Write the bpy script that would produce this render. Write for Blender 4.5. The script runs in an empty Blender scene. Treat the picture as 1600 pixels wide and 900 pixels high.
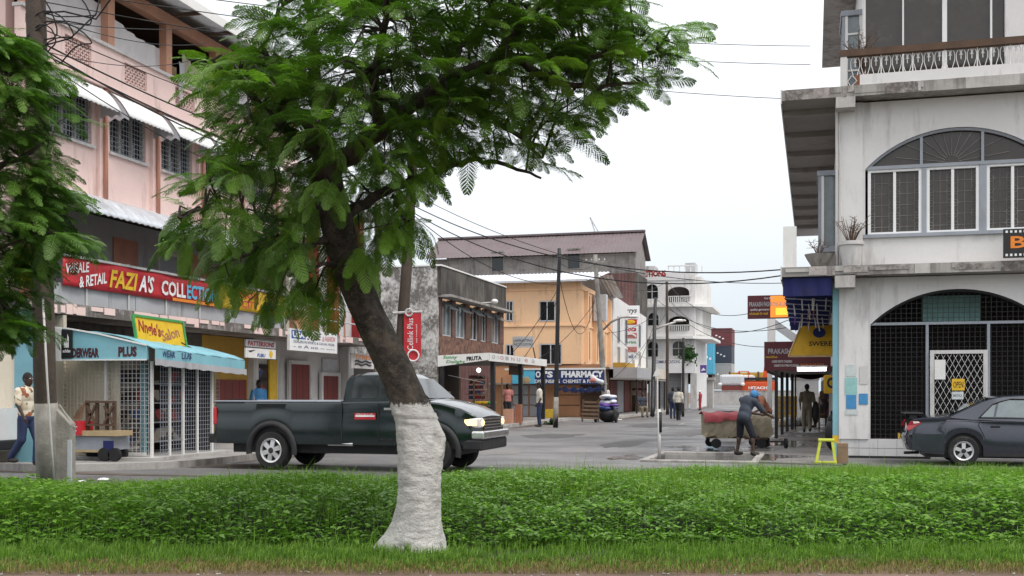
import bpy, math, random
import numpy as np
from mathutils import Vector, Matrix, noise as mnoise
from mathutils.geometry import tessellate_polygon

random.seed(7); RNG = np.random.default_rng(7)
SC = bpy.context.scene
COL = SC.collection
R = math.radians

# ------------------------------------------------------------------ camera
# world axes follow the town grid: +Y runs up the side street, +X along the cross road
TH = math.atan(470/1700); S, C = math.sin(TH), math.cos(TH)
CAMH = 1.5; FPX = 1700.0; HOR = 612.0
cam = bpy.data.cameras.new('camera'); camo = bpy.data.objects.new('camera', cam); COL.objects.link(camo)
camo.location = (0, 0, CAMH); camo.rotation_euler = (R(90), 0, TH)
cam.sensor_width = 36; cam.lens = FPX/1600*36; cam.shift_y = (HOR-450)/1600
cam.clip_start = 0.1; cam.clip_end = 4000
SC.camera = camo

# ------------------------------------------------------------------ overcast sky and a broad weak sun
SUN_EL, SUN_AZ = R(58), R(118)        # azimuth clockwise from +Y (sun stands to the right, a little behind)
w = bpy.data.worlds.new('World'); SC.world = w; w.use_nodes = True
nt = w.node_tree; nt.nodes.clear()
out = nt.nodes.new('ShaderNodeOutputWorld'); bg = nt.nodes.new('ShaderNodeBackground')
sky = nt.nodes.new('ShaderNodeTexSky'); sky.sky_type = 'NISHITA'; sky.sun_disc = False
sky.sun_elevation = SUN_EL; sky.sun_rotation = SUN_AZ; sky.dust_density = 4; sky.air_density = 1.0
tc = nt.nodes.new('ShaderNodeTexCoord')
sep = nt.nodes.new('ShaderNodeSeparateXYZ'); nt.links.new(tc.outputs['Generated'], sep.inputs[0])
grad = nt.nodes.new('ShaderNodeValToRGB'); nt.links.new(sep.outputs['Z'], grad.inputs[0])
grad.color_ramp.elements[0].position = 0.0; grad.color_ramp.elements[0].color = (5.0, 5.75, 6.2, 1)
grad.color_ramp.elements[1].position = 0.9; grad.color_ramp.elements[1].color = (12.6, 12.7, 13.0, 1)
e = grad.color_ramp.elements.new(0.16); e.color = (6.9, 7.2, 7.5, 1)
nz = nt.nodes.new('ShaderNodeTexNoise'); nz.inputs['Scale'].default_value = 2.2; nz.inputs['Detail'].default_value = 5
mp = nt.nodes.new('ShaderNodeMapping'); mp.inputs['Scale'].default_value = (1, 1, 2.4)
nt.links.new(tc.outputs['Generated'], mp.inputs[0]); nt.links.new(mp.outputs[0], nz.inputs['Vector'])
mr = nt.nodes.new('ShaderNodeMapRange'); mr.inputs['From Min'].default_value = .3; mr.inputs['From Max'].default_value = .7
mr.inputs['To Min'].default_value = .93; mr.inputs['To Max'].default_value = 1.06
nt.links.new(nz.outputs['Fac'], mr.inputs['Value'])
mul = nt.nodes.new('ShaderNodeVectorMath'); mul.operation = 'SCALE'
nt.links.new(grad.outputs[0], mul.inputs[0]); nt.links.new(mr.outputs[0], mul.inputs['Scale'])
mixn = nt.nodes.new('ShaderNodeMix'); mixn.data_type = 'RGBA'; mixn.inputs['Factor'].default_value = .93   # cloud cover
nt.links.new(sky.outputs[0], mixn.inputs['A']); nt.links.new(mul.outputs[0], mixn.inputs['B'])
nt.links.new(mixn.outputs['Result'], bg.inputs[0]); bg.inputs[1].default_value = 0.1
nt.links.new(bg.outputs[0], out.inputs[0])
sl = bpy.data.lights.new('sun', 'SUN'); sl.energy = 1.5; sl.angle = R(22); sl.color = (1, .96, .9)
so = bpy.data.objects.new('sun', sl); COL.objects.link(so)
sd = Vector((math.sin(SUN_AZ)*math.cos(SUN_EL), math.cos(SUN_AZ)*math.cos(SUN_EL), math.sin(SUN_EL)))
so.rotation_euler = (-sd).to_track_quat('-Z', 'Y').to_euler(); so.location = (20, -10, 40)
SC.view_settings.view_transform = 'Standard'; SC.view_settings.look = 'None'
SC.view_settings.exposure = 0.6; SC.view_settings.gamma = 1.0; SC.view_settings.use_curve_mapping = False

# ------------------------------------------------------------------ survey helpers: sight line -> plane of the town grid
def onY(px, py, Y):
    u = (px-800)/FPX; d = Y/(C+u*S); return Y*(u*C-S)/(C+u*S), CAMH-(py-HOR)*d/FPX      # (x, z)
def onX(px, py, X):
    u = (px-800)/FPX; Y = X*(C+u*S)/(u*C-S); d = -X*S+Y*C; return Y, CAMH-(py-HOR)*d/FPX  # (y, z)
def atD(px, py, d):
    l = (px-800)/FPX*d; return Vector((l*C-d*S, l*S+d*C, CAMH-(py-HOR)*d/FPX))
def gnd(px, py, z=0.0):
    return atD(px, py, (CAMH-z)*FPX/(py-HOR))
def xY(px, Y): return onY(px, 0, Y)[0]
def yX(px, X): return onX(px, 0, X)[0]

# ------------------------------------------------------------------ mesh collector
LOCAL = set()
def chain_offset(p):
    o = Vector((0, 0, 0))
    while p is not None:
        if p.name in LOCAL: return Vector((0, 0, 0))
        o += p.location; p = p.parent
    return o
class MB:
    def __init__(s): s.v = []; s.f = []
    def add(s, vs, fs):
        b = len(s.v); s.v += [tuple(v) for v in vs]; s.f += [tuple(b+i for i in f) for f in fs]; return s
    def box(s, x0, x1, y0, y1, z0, z1):
        if x0 > x1: x0, x1 = x1, x0
        if y0 > y1: y0, y1 = y1, y0
        if z0 > z1: z0, z1 = z1, z0
        return s.add([(x0,y0,z0),(x1,y0,z0),(x1,y1,z0),(x0,y1,z0),(x0,y0,z1),(x1,y0,z1),(x1,y1,z1),(x0,y1,z1)],
              [(0,3,2,1),(4,5,6,7),(0,1,5,4),(1,2,6,5),(2,3,7,6),(3,0,4,7)])
    def bar(s, a, b, w, h=None, up=(0,0,1)):
        a, b = Vector(a), Vector(b); h = w if h is None else h
        t = (b-a).normalized(); u = Vector(up)
        if abs(t.dot(u)) > .97: u = Vector((1,0,0))
        r = t.cross(u).normalized(); u = r.cross(t).normalized()
        vs = []
        for p in (a, b):
            for i, j in ((-1,-1),(1,-1),(1,1),(-1,1)): vs.append(p+r*(i*w/2)+u*(j*h/2))
        return s.add(vs, [(0,1,2,3),(7,6,5,4),(0,4,5,1),(1,5,6,2),(2,6,7,3),(3,7,4,0)])
    def tube(s, pts, rad, n=8, cap=True):
        pts = [Vector(p) for p in pts]
        if not hasattr(rad, '__len__'): rad = [rad]*len(pts)
        rings = []; ref = None
        for i, p in enumerate(pts):
            t = (pts[min(i+1, len(pts)-1)]-pts[max(i-1, 0)])
            t = t.normalized() if t.length > 1e-9 else Vector((0,0,1))
            if ref is None:
                ref = Vector((0,0,1)) if abs(t.z) < .9 else Vector((1,0,0))
            r = t.cross(ref)
            if r.length < 1e-4: r = t.cross(Vector((0,1,0)))
            r.normalize(); u = r.cross(t).normalized(); ref = u
            rings.append([p+(r*math.cos(2*math.pi*k/n)+u*math.sin(2*math.pi*k/n))*rad[i] for k in range(n)])
        vs = [v for ring in rings for v in ring]; fs = []
        for i in range(len(pts)-1):
            for k in range(n): fs.append((i*n+k, i*n+(k+1)%n, (i+1)*n+(k+1)%n, (i+1)*n+k))
        if cap: fs.append(tuple(range(n-1, -1, -1))); fs.append(tuple((len(pts)-1)*n+k for k in range(n)))
        return s.add(vs, fs)
    def lathe(s, prof, c=(0,0,0), n=24, axis='z', cap=True):
        # prof: (radius, height) pairs about an axis through c
        vs = []; fs = []; c = Vector(c)
        for r_, h in prof:
            for k in range(n):
                a = 2*math.pi*k/n; q = (r_*math.cos(a), r_*math.sin(a), h)
                if axis == 'y': q = (q[0], q[2], q[1])
                if axis == 'x': q = (q[2], q[0], q[1])
                vs.append(c+Vector(q))
        m = len(prof)
        for i in range(m-1):
            for k in range(n): fs.append((i*n+k, i*n+(k+1)%n, (i+1)*n+(k+1)%n, (i+1)*n+k))
        if cap and prof[0][0] > 1e-6: fs.append(tuple(range(n-1, -1, -1)))
        if cap and prof[-1][0] > 1e-6: fs.append(tuple((m-1)*n+k for k in range(n)))
        return s.add(vs, fs)
    def ellip(s, c, r, n=12, m=8, rot=None):
        c = Vector(c); vs = []; fs = []
        for i in range(m+1):
            ph = math.pi*i/m
            for k in range(n):
                a = 2*math.pi*k/n
                q = Vector((r[0]*math.sin(ph)*math.cos(a), r[1]*math.sin(ph)*math.sin(a), r[2]*math.cos(ph)))
                if rot is not None: q = rot @ q
                vs.append(c+q)
        for i in range(m):
            for k in range(n): fs.append((i*n+k, (i+1)*n+k, (i+1)*n+(k+1)%n, i*n+(k+1)%n))
        return s.add(vs, fs)
    def poly(s, loops, org, ax, ay, depth=0.0):
        """flat plate with holes: loops of 2-D points (outer first) in the frame org + a*ax + b*ay; depth is pushed to -(ax x ay)"""
        ax, ay, org = Vector(ax), Vector(ay), Vector(org); nrm = ax.cross(ay).normalized()
        tris = tessellate_polygon([[Vector((p[0], p[1], 0)) for p in l] for l in loops])
        flat = [p for l in loops for p in l]; b = [org+ax*p[0]+ay*p[1] for p in flat]; n = len(b)
        vs = list(b); fs = []
        for t in tris:
            p, q, r_ = (flat[i] for i in t)
            if (q[0]-p[0])*(r_[1]-p[1])-(q[1]-p[1])*(r_[0]-p[0]) < 0: t = (t[0], t[2], t[1])
            fs.append(tuple(t))
        if depth:
            vs += [p-nrm*depth for p in b]; fs += [tuple(n+i for i in reversed(t)) for t in list(fs)]
            k = 0
            for l in loops:
                m = len(l); area = sum(l[i][0]*l[(i+1)%m][1]-l[(i+1)%m][0]*l[i][1] for i in range(m))
                for i in range(m):
                    a, c_ = k+i, k+(i+1)%m
                    f = (a, n+a, n+c_, c_) if (area > 0) == (l is loops[0]) else (c_, n+c_, n+a, a)
                    fs.append(f)
                k += m
        return s.add(vs, fs)
    def grid(s, P):
        """P: rows of points -> quads"""
        nr, nc = len(P), len(P[0]); vs = [p for row in P for p in row]
        return s.add(vs, [(i*nc+j, i*nc+j+1, (i+1)*nc+j+1, (i+1)*nc+j) for i in range(nr-1) for j in range(nc-1)])
    def sheet(s, a, b, c, wave=.03, pitch=.16, thick=0.0):
        """corrugated sheet: corner a, along-corrugation-repeat vector b, along-slope vector c"""
        a, b, c = Vector(a), Vector(b), Vector(c); n = b.cross(c).normalized()
        k = max(4, int(b.length/pitch*4)); rows = []
        for j in range(3):
            rows.append([a+b*(i/k)+c*(j/2)+n*(wave*math.sin(2*math.pi*i/4)) for i in range(k+1)])
        return s.grid(rows)
    def build(s, name, mat, parent=None, smooth=False, local=False, recalc=False):
        me = bpy.data.meshes.new(name)
        vs = np.array(s.v, dtype=float).reshape(-1, 3)
        if parent is None:
            o0 = Vector((0,0,0)) if local else Vector(((vs[:,0].min()+vs[:,0].max())/2, (vs[:,1].min()+vs[:,1].max())/2, vs[:,2].min()))
        else:
            o0 = chain_offset(parent)
        me.from_pydata((vs-np.array(o0)).tolist(), [], s.f); me.validate(); me.update()
        if recalc:
            import bmesh
            bm = bmesh.new(); bm.from_mesh(me); bmesh.ops.recalc_face_normals(bm, faces=bm.faces); bm.to_mesh(me); bm.free()
        if smooth:
            me.shade_smooth() if smooth is True else (me.shade_smooth(), None)
            if smooth is not True: me.set_sharp_from_angle(angle=R(smooth))
        if mat is not None: me.materials.append(MATS[mat] if isinstance(mat, str) else mat)
        o = bpy.data.objects.new(name, me); COL.objects.link(o)
        if parent is None: o.location = o0
        else: o.parent = parent
        return o

def tag(o, label=None, cat=None, group=None, kind=None):
    if label: o['label'] = label
    if cat: o['category'] = cat
    if group: o['group'] = group
    if kind: o['kind'] = kind
    return o
def thing(name, label, cat, loc=(0,0,0), rotz=0.0, group=None, local=False):
    o = bpy.data.objects.new(name, None); COL.objects.link(o); o.empty_display_size = .2
    o.location = loc; o.rotation_euler = (0, 0, rotz)
    if local: LOCAL.add(o.name)
    return tag(o, label, cat, group)
def bevel(o, w=.01, seg=2):
    m = o.modifiers.new('bevel', 'BEVEL'); m.width = w; m.segments = seg; m.limit_method = 'ANGLE'; m.angle_limit = R(40); return o
def copy_tree(o, parent=None):
    c = o.copy(); COL.objects.link(c)
    if parent is not None: c.parent = parent
    if o.name in LOCAL: LOCAL.add(c.name)
    for ch in list(o.children): copy_tree(ch, c)
    return c
def box_part(name, mat, parent, *b, **k): return MB().box(*b).build(name, mat, parent, **k)

# ------------------------------------------------------------------ lettering (flat print as thin letters on its board)
def letters(body, mat, parent, org, ax, ay, x0, x1, z0, z1, name='lettering', shear=0.0, rot=0.0, depth=.004, bold=0.0):
    """letters fitted into the box x0..x1, z0..z1 of the board frame org + a*ax + b*ay (normal ax x ay)"""
    cu = bpy.data.curves.new('t', 'FONT'); cu.body = body; cu.resolution_u = 2; cu.shear = shear; cu.offset = bold
    ob = bpy.data.objects.new('t', cu); COL.objects.link(ob)
    dg = bpy.context.evaluated_depsgraph_get(); dg.update()
    me0 = bpy.data.meshes.new_from_object(ob.evaluated_get(dg))
    v = np.empty(len(me0.vertices)*3); me0.vertices.foreach_get('co', v); v = v.reshape(-1, 3)
    fs = [tuple(p.vertices) for p in me0.polygons]
    bpy.data.objects.remove(ob); bpy.data.curves.remove(cu); bpy.data.meshes.remove(me0)
    mn, mx = v.min(0), v.max(0); wd = np.maximum(mx-mn, 1e-6)
    a = (v[:,0]-mn[0])/wd[0]-.5; b = (v[:,1]-mn[1])/wd[1]-.5
    a = a*(x1-x0); b = b*(z1-z0); cr, sr = math.cos(rot), math.sin(rot)
    a, b = a*cr-b*sr+(x0+x1)/2, a*sr+b*cr+(z0+z1)/2
    ax, ay, org = Vector(ax), Vector(ay), Vector(org); n = ax.cross(ay).normalized()
    m = MB(); m.add([org+ax*float(p)+ay*float(q)+n*depth for p, q in zip(a, b)], fs)
    return m.build(name, mat, parent)
# ------------------------------------------------------------------ procedural materials
MATS = {}
def nodes_of(name):
    m = bpy.data.materials.new(name); m.use_nodes = True; t = m.node_tree; t.nodes.clear()
    o = t.nodes.new('ShaderNodeOutputMaterial'); b = t.nodes.new('ShaderNodeBsdfPrincipled')
    t.links.new(b.outputs[0], o.inputs[0]); MATS[name] = m; return m, t, b
def node(t, kind, **kw):
    n = t.nodes.new(kind)
    for k, v in kw.items():
        if k in n.inputs: n.inputs[k].default_value = v
        else: setattr(n, k, v)
    return n
def noise(t, vec, scale, detail=5, rough=.6):
    n = node(t, 'ShaderNodeTexNoise', Scale=scale, Detail=detail, Roughness=rough); t.links.new(vec, n.inputs['Vector']); return n.outputs['Fac']
def remap(t, val, a, b, c, d):
    n = t.nodes.new('ShaderNodeMapRange'); t.links.new(val, n.inputs['Value'])
    for k, v in zip(('From Min','From Max','To Min','To Max'), (a,b,c,d)): n.inputs[k].default_value = v
    return n.outputs[0]
def mix(t, f, a, b, mode='MIX'):
    n = t.nodes.new('ShaderNodeMix'); n.data_type = 'RGBA'; n.blend_type = mode; n.clamp_factor = True
    for k, v in (('Factor', f), ('A', a), ('B', b)):
        if hasattr(v, 'is_linked'): t.links.new(v, n.inputs[k])
        elif k == 'Factor': n.inputs[k].default_value = v
        else: n.inputs[k].default_value = (*v, 1) if len(v) == 3 else v
    return n.outputs['Result']
def scaled(c, k): return tuple(min(1, x*k) for x in c)
def pm(name, col, rough=.8, var=.15, scale=2.0, dirt=0.0, dcol=(.08,.075,.065), streak=True, bump=.15, bscale=40, metal=0.0, spec=.4, fine=True, dscale=1.0, coat=0.0):
    m, t, b = nodes_of(name)
    tc = t.nodes.new('ShaderNodeTexCoord'); vec = tc.outputs['Object']
    n1 = noise(t, vec, scale, 6); f1 = remap(t, n1, .3, .7, 0, 1)
    c = mix(t, f1, scaled(col, 1-var), scaled(col, 1+var))
    if fine:
        f2 = remap(t, noise(t, vec, scale*14, 3), .35, .65, 0, 1); c = mix(t, f2, c, mix(t, 1.0, c, (1-var*.5,)*3, 'MULTIPLY'))
    if dirt > 0:
        mp = node(t, 'ShaderNodeMapping'); mp.inputs['Scale'].default_value = (2.6*dscale, 2.6*dscale, (.35 if streak else 2.2)*dscale)
        t.links.new(vec, mp.inputs[0])
        nd = noise(t, mp.outputs[0], 1.6, 8, .68); big = noise(t, vec, .55*dscale, 4)
        su = node(t, 'ShaderNodeMath', operation='MULTIPLY'); t.links.new(nd, su.inputs[0]); t.links.new(big, su.inputs[1])
        lo = .36-.22*dirt
        c = mix(t, remap(t, su.outputs[0], lo, lo+.14, 0, min(1, .35+.65*dirt)), c, dcol)
    t.links.new(c, b.inputs['Base Color'])
    b.inputs['Roughness'].default_value = rough; b.inputs['Metallic'].default_value = metal
    b.inputs['Specular IOR Level'].default_value = spec; b.inputs['Coat Weight'].default_value = coat
    if rough > .15:
        t.links.new(remap(t, n1, .3, .7, max(0, rough-.12), min(1, rough+.1)), b.inputs['Roughness'])
    if bump:
        bp = node(t, 'ShaderNodeBump', Strength=bump, Distance=.02); t.links.new(noise(t, vec, bscale, 4), bp.inputs['Height'])
        t.links.new(bp.outputs[0], b.inputs['Normal'])
    return m
def plain(name, col, rough=.5, metal=0.0, spec=.5, emit=0.0, coat=0.0):
    m, t, b = nodes_of(name); b.inputs['Base Color'].default_value = (*col, 1); b.inputs['Roughness'].default_value = rough
    b.inputs['Metallic'].default_value = metal; b.inputs['Specular IOR Level'].default_value = spec; b.inputs['Coat Weight'].default_value = coat
    tc = t.nodes.new('ShaderNodeTexCoord')
    f = remap(t, noise(t, tc.outputs['Object'], 6, 4), .3, .7, 0, 1)
    cc = mix(t, f, scaled(col, .84), scaled(col, 1.1)); cc = mix(t, remap(t, noise(t, tc.outputs['Object'], 1.3, 8, .72), .56, .68, 0, .22), cc, (.16,.145,.125)); t.links.new(cc, b.inputs['Base Color'])
    if emit: b.inputs['Emission Color'].default_value = (*col, 1); b.inputs['Emission Strength'].default_value = emit
    return m
def srgb(r, g, b):
    f = lambda x: (x/255/12.92 if x/255 <= .04045 else ((x/255+.055)/1.055)**2.4); return (f(r), f(g), f(b))

pm('pink', (.8,.6,.56), .85, .06, .8, dirt=.38, dcol=(.36,.25,.2), bump=.1)
pm('pink_deep', (.52,.25,.18), .8, .12, 1.2, dirt=.35, dcol=(.25,.14,.1))
pm('orange_paint', (.6,.32,.22), .75, .12, 1.5, dirt=.3, dcol=(.2,.09,.05))
pm('cream', (.58,.52,.42), .85, .08, 1, dirt=.5, dcol=(.28,.25,.2))
pm('aqua', (.15,.32,.38), .7, .12, 1.5, dirt=.35, dcol=(.12,.22,.24))
pm('aqua_light', (.21,.45,.52), .6, .1, 1.2, dirt=.4, dcol=(.2,.3,.32))
pm('white_wall', (.68,.665,.655), .85, .06, .8, dirt=.33, dcol=(.28,.26,.25), bump=.1)
pm('white_dirty', (.58,.565,.555), .85, .1, 1, dirt=.5, dcol=(.2,.185,.17), bump=.2)
pm('white_paint', (.74,.73,.71), .6, .05, 2, dirt=.3, dcol=(.4,.37,.33))
pm('white_clean', (.78,.78,.78), .5, .04, 2, bump=0)
pm('mould_wall', (.58,.565,.55), .95, .12, 1.2, dirt=.85, dcol=(.1,.09,.08), streak=False, bump=.4, bscale=14, dscale=2.4)
pm('mould_and_shade', (.13,.115,.1), .95, .3, 1.5, dirt=.8, dcol=(.03,.028,.026), bump=.3)
pm('concrete', (.36,.34,.32), .9, .15, 2, dirt=.65, dcol=(.11,.1,.09), bump=.35, bscale=22)
pm('concrete_light', (.46,.44,.42), .9, .12, 2, dirt=.5, dcol=(.18,.165,.15), bump=.3)
pm('slab_edge', (.42,.38,.36), .9, .25, 3, dirt=.9, dcol=(.12,.105,.095), streak=False, bump=.6, bscale=16, dscale=1.6)
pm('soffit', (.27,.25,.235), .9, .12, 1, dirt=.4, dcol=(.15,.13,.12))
pm('grey_panel', (.4,.4,.42), .65, .08, 1.2, dirt=.45, dcol=(.2,.19,.18))
pm('grey_frame', (.3,.32,.36), .6, .1, 2, dirt=.25, dcol=(.15,.15,.15))
pm('peach', (.85,.55,.33), .85, .06, .7, dirt=.35, dcol=(.42,.25,.15))
pm('peach_dark', (.5,.25,.13), .85, .15, 1, dirt=.4, dcol=(.22,.12,.08))
pm('yellow_wall', (.5,.3,.05), .8, .15, 1, dirt=.5, dcol=(.22,.13,.04))
pm('maroon', (.17,.035,.03), .7, .15, 2, dirt=.35, dcol=(.06,.02,.02))
pm('maroon_sign', (.14,.03,.04), .5, .12, 1, dirt=.2, dcol=(.07,.02,.02))
pm('wood_dark', (.1,.06,.04), .85, .3, 5, dirt=.4, dcol=(.03,.02,.015))
pm('wood', (.2,.13,.08), .85, .25, 4, dirt=.4, dcol=(.07,.05,.035))
pm('timber_grey', (.27,.25,.235), .9, .2, 2, dirt=.6, dcol=(.1,.09,.085))
pm('rust_sheet', (.15,.075,.07), .8, .25, 1.2, dirt=.6, dcol=(.06,.035,.03))
pm('roof_brown', (.15,.118,.122), .75, .15, .8, dirt=.45, dcol=(.1,.06,.055))
pm('galv', (.62,.64,.68), .42, .12, 1.5, dirt=.4, dcol=(.3,.3,.3), metal=.35)
pm('awning_white', (.8,.8,.8), .5, .05, 2, dirt=.25, dcol=(.5,.48,.45))
pm('black_metal', (.02,.02,.022), .55, .2, 4, dirt=.25, dcol=(.06,.04,.03))
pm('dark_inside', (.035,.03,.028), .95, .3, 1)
pm('brick', (.2,.09,.06), .9, .3, 3, dirt=.4, dcol=(.07,.045,.04), bump=.3)
pm('asphalt', (.165,.16,.158), .75, .14, .35, dirt=.45, dcol=(.1,.097,.095), streak=False, bump=.5, bscale=90)
pm('pavement', (.3,.285,.27), .7, .18, .9, dirt=.55, dcol=(.12,.105,.095), streak=False, bump=.3, bscale=60)
pm('earth', (.15,.1,.075), .95, .3, 1.4, dirt=.6, dcol=(.1,.07,.045), streak=False, bump=.7, bscale=30)
pm('soil', (.012,.022,.007), .95, .3, 3)
pm('tile', (.62,.62,.62), .35, .06, 1.2, dirt=.3, dcol=(.4,.38,.36), bump=.03)
pm('grout', (.3,.29,.28), .9, .1, 3)
pm('pole_wood', (.085,.064,.052), .9, .3, 6, dirt=.6, dcol=(.05,.038,.03), bump=.5, bscale=30)
pm('pole_grey', (.3,.28,.25), .9, .3, 4, dirt=.6, dcol=(.12,.11,.1), bump=.5, bscale=25)
pm('tarp', (.3,.255,.18), .75, .2, 3, dirt=.4, dcol=(.15,.12,.08), bump=.4, bscale=9)
pm('tarp_red', (.36,.07,.08), .75, .15, 3, dirt=.3, dcol=(.2,.06,.06), bump=.4, bscale=9)
pm('tarp_blue', (.05,.08,.24), .6, .25, 3, dirt=.2, dcol=(.03,.04,.1), bump=.5, bscale=7)
pm('plastic_white', (.6,.62,.66), .5, .15, 6, bump=.5, bscale=9)
pm('navy_cloth', (.014,.018,.095), .85, .2, 2, dirt=.3, dcol=(.02,.02,.05), bump=.3, bscale=12)
pm('yellow_cloth', (.55,.32,.02), .7, .12, 2, dirt=.3, dcol=(.3,.18,.03))
plain('glass', (.02,.023,.025), .06, 0, .6); plain('glass_brown', (.05,.042,.036), .12, 0, .5); plain('glass_sky', (.16,.19,.2), .08, 0, .7)
plain('red', (.5,.02,.03), .6); plain('red_dark', (.3,.02,.02), .6); plain('yellow', (.72,.45,.02), .6); plain('orange', (.75,.22,.02), .6)
plain('green', (.06,.3,.08), .6); plain('blue', (.02,.09,.32), .6); plain('navy', (.015,.03,.13), .6); plain('cyan', (.1,.45,.65), .6)
plain('black', (.012,.012,.013), .6); plain('white', (.8,.8,.8), .6); plain('ink_maroon', (.06,.012,.02), .7); plain('purple', (.12,.05,.28), .6)
plain('pale_grey', (.5,.51,.53), .6); plain('chrome', (.7,.7,.7), .2, .9); plain('rubber', (.02,.02,.021), .85, 0, .3); plain('alloy', (.62,.62,.62), .35, .6)
plain('tube_light', (.95,.93,1), .4, emit=9); plain('bulb', (1,.97,.9), .4, emit=5); plain('lit_orange', (.8,.24,.03), .5, emit=.7); plain('lit_yellow', (.85,.5,.05), .5, emit=.9); pm('curtain', (.7,.67,.68), .9, .06, 2, dirt=.35, dcol=(.42,.38,.36)); plain('head_lamp', (1,.6,.26), .3, emit=1.5)
plain('tail_red', (.45,.02,.03), .2, coat=1); plain('lens_clear', (.75,.7,.68), .15, coat=1); plain('amber', (.8,.35,.05), .2)
plain('skin', (.055,.028,.018), .55); plain('skin_mid', (.1,.05,.03), .55); plain('hair', (.01,.009,.008), .9)
plain('jeans', (.022,.035,.09), .85); plain('shirt_dark', (.045,.055,.075), .9); plain('shorts_dark', (.012,.014,.022), .9)
plain('khaki', (.2,.17,.12), .9); plain('shirt_white', (.62,.58,.5), .9); plain('cap_blue', (.05,.2,.42), .8); plain('trouser_dark', (.02,.02,.024), .9)
plain('shirt_pink', (.5,.2,.18), .9); plain('shirt_red', (.32,.03,.04), .9); plain('sole', (.03,.025,.022), .8); plain('cap_dark', (.02,.02,.03), .9)
plain('rope', (.012,.012,.013), .8); plain('lime', (.5,.55,.05), .6); plain('terracotta', (.35,.14,.08), .8); plain('excavator', (.62,.08,.015), .5)
plain('container_red', (.16,.04,.045), .7); plain('container_blue', (.05,.06,.09), .7); plain('container_grey', (.4,.4,.4), .7); plain('machine_yellow', (.6,.4,.03), .6)
plain('card', (.24,.16,.1), .9); plain('paper', (.55,.6,.6), .8); plain('poster_aqua', (.28,.52,.5), .8); plain('poster_blue', (.06,.25,.5), .8)
plain('drain_dark', (.02,.02,.018), .8); plain('tan', (.4,.3,.17), .85)

# lettering stains for the patterned shirt
def printed(name, cols, scale):
    m, t, b = nodes_of(name); tc = t.nodes.new('ShaderNodeTexCoord')
    v = node(t, 'ShaderNodeTexVoronoi', Scale=scale); t.links.new(tc.outputs['Object'], v.inputs['Vector'])
    r = t.nodes.new('ShaderNodeValToRGB'); r.color_ramp.interpolation = 'CONSTANT'
    sp = t.nodes.new('ShaderNodeSeparateColor'); t.links.new(v.outputs['Color'], sp.inputs[0]); t.links.new(sp.outputs[0], r.inputs[0])
    r.color_ramp.elements[0].color = (*cols[0], 1); r.color_ramp.elements[1].position = .55; r.color_ramp.elements[1].color = (*cols[1], 1)
    for i, c in enumerate(cols[2:]):
        e = r.color_ramp.elements.new(.7+.15*i); e.color = (*c, 1)
    t.links.new(r.outputs[0], b.inputs['Base Color']); b.inputs['Roughness'].default_value = .9; return m
printed('shirt_print', [(.62,.56,.45), (.5,.42,.3), (.3,.1,.05), (.12,.1,.06)], 14)
printed('merchandise', [(.06,.04,.03), (.3,.05,.05), (.35,.3,.25), (.05,.09,.25)], 5)
printed('stonework', [(.17,.085,.06), (.12,.06,.045), (.22,.12,.085), (.08,.05,.04)], 7)

def brickwork(name, c1, c2, mortar, bw, bh):
    m, t, b = nodes_of(name); tc = t.nodes.new('ShaderNodeTexCoord')
    sx = t.nodes.new('ShaderNodeSeparateXYZ'); t.links.new(tc.outputs['Object'], sx.inputs[0])
    ad = node(t, 'ShaderNodeMath', operation='ADD'); t.links.new(sx.outputs['X'], ad.inputs[0]); t.links.new(sx.outputs['Y'], ad.inputs[1])
    cb = t.nodes.new('ShaderNodeCombineXYZ'); t.links.new(ad.outputs[0], cb.inputs[0]); t.links.new(sx.outputs['Z'], cb.inputs[1])
    k = node(t, 'ShaderNodeTexBrick'); t.links.new(cb.outputs[0], k.inputs['Vector'])
    for n_, v in (('Color1', (*c1,1)), ('Color2', (*c2,1)), ('Mortar', (*mortar,1)), ('Scale', 1.0), ('Mortar Size', .012), ('Brick Width', bw), ('Row Height', bh)): k.inputs[n_].default_value = v
    n1 = remap(t, noise(t, tc.outputs['Object'], 2, 6), .3, .7, .6, 1.15)
    t.links.new(mix(t, 1.0, k.outputs['Color'], n1, 'MULTIPLY'), b.inputs['Base Color']); b.inputs['Roughness'].default_value = .9
    bp = node(t, 'ShaderNodeBump', Strength=.5, Distance=.02); t.links.new(k.outputs['Fac'], bp.inputs['Height']); bp.invert = True
    t.links.new(bp.outputs[0], b.inputs['Normal']); return m
brickwork('brickwork', (.2,.09,.06), (.13,.065,.05), (.14,.12,.11), .24, .085)

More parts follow.
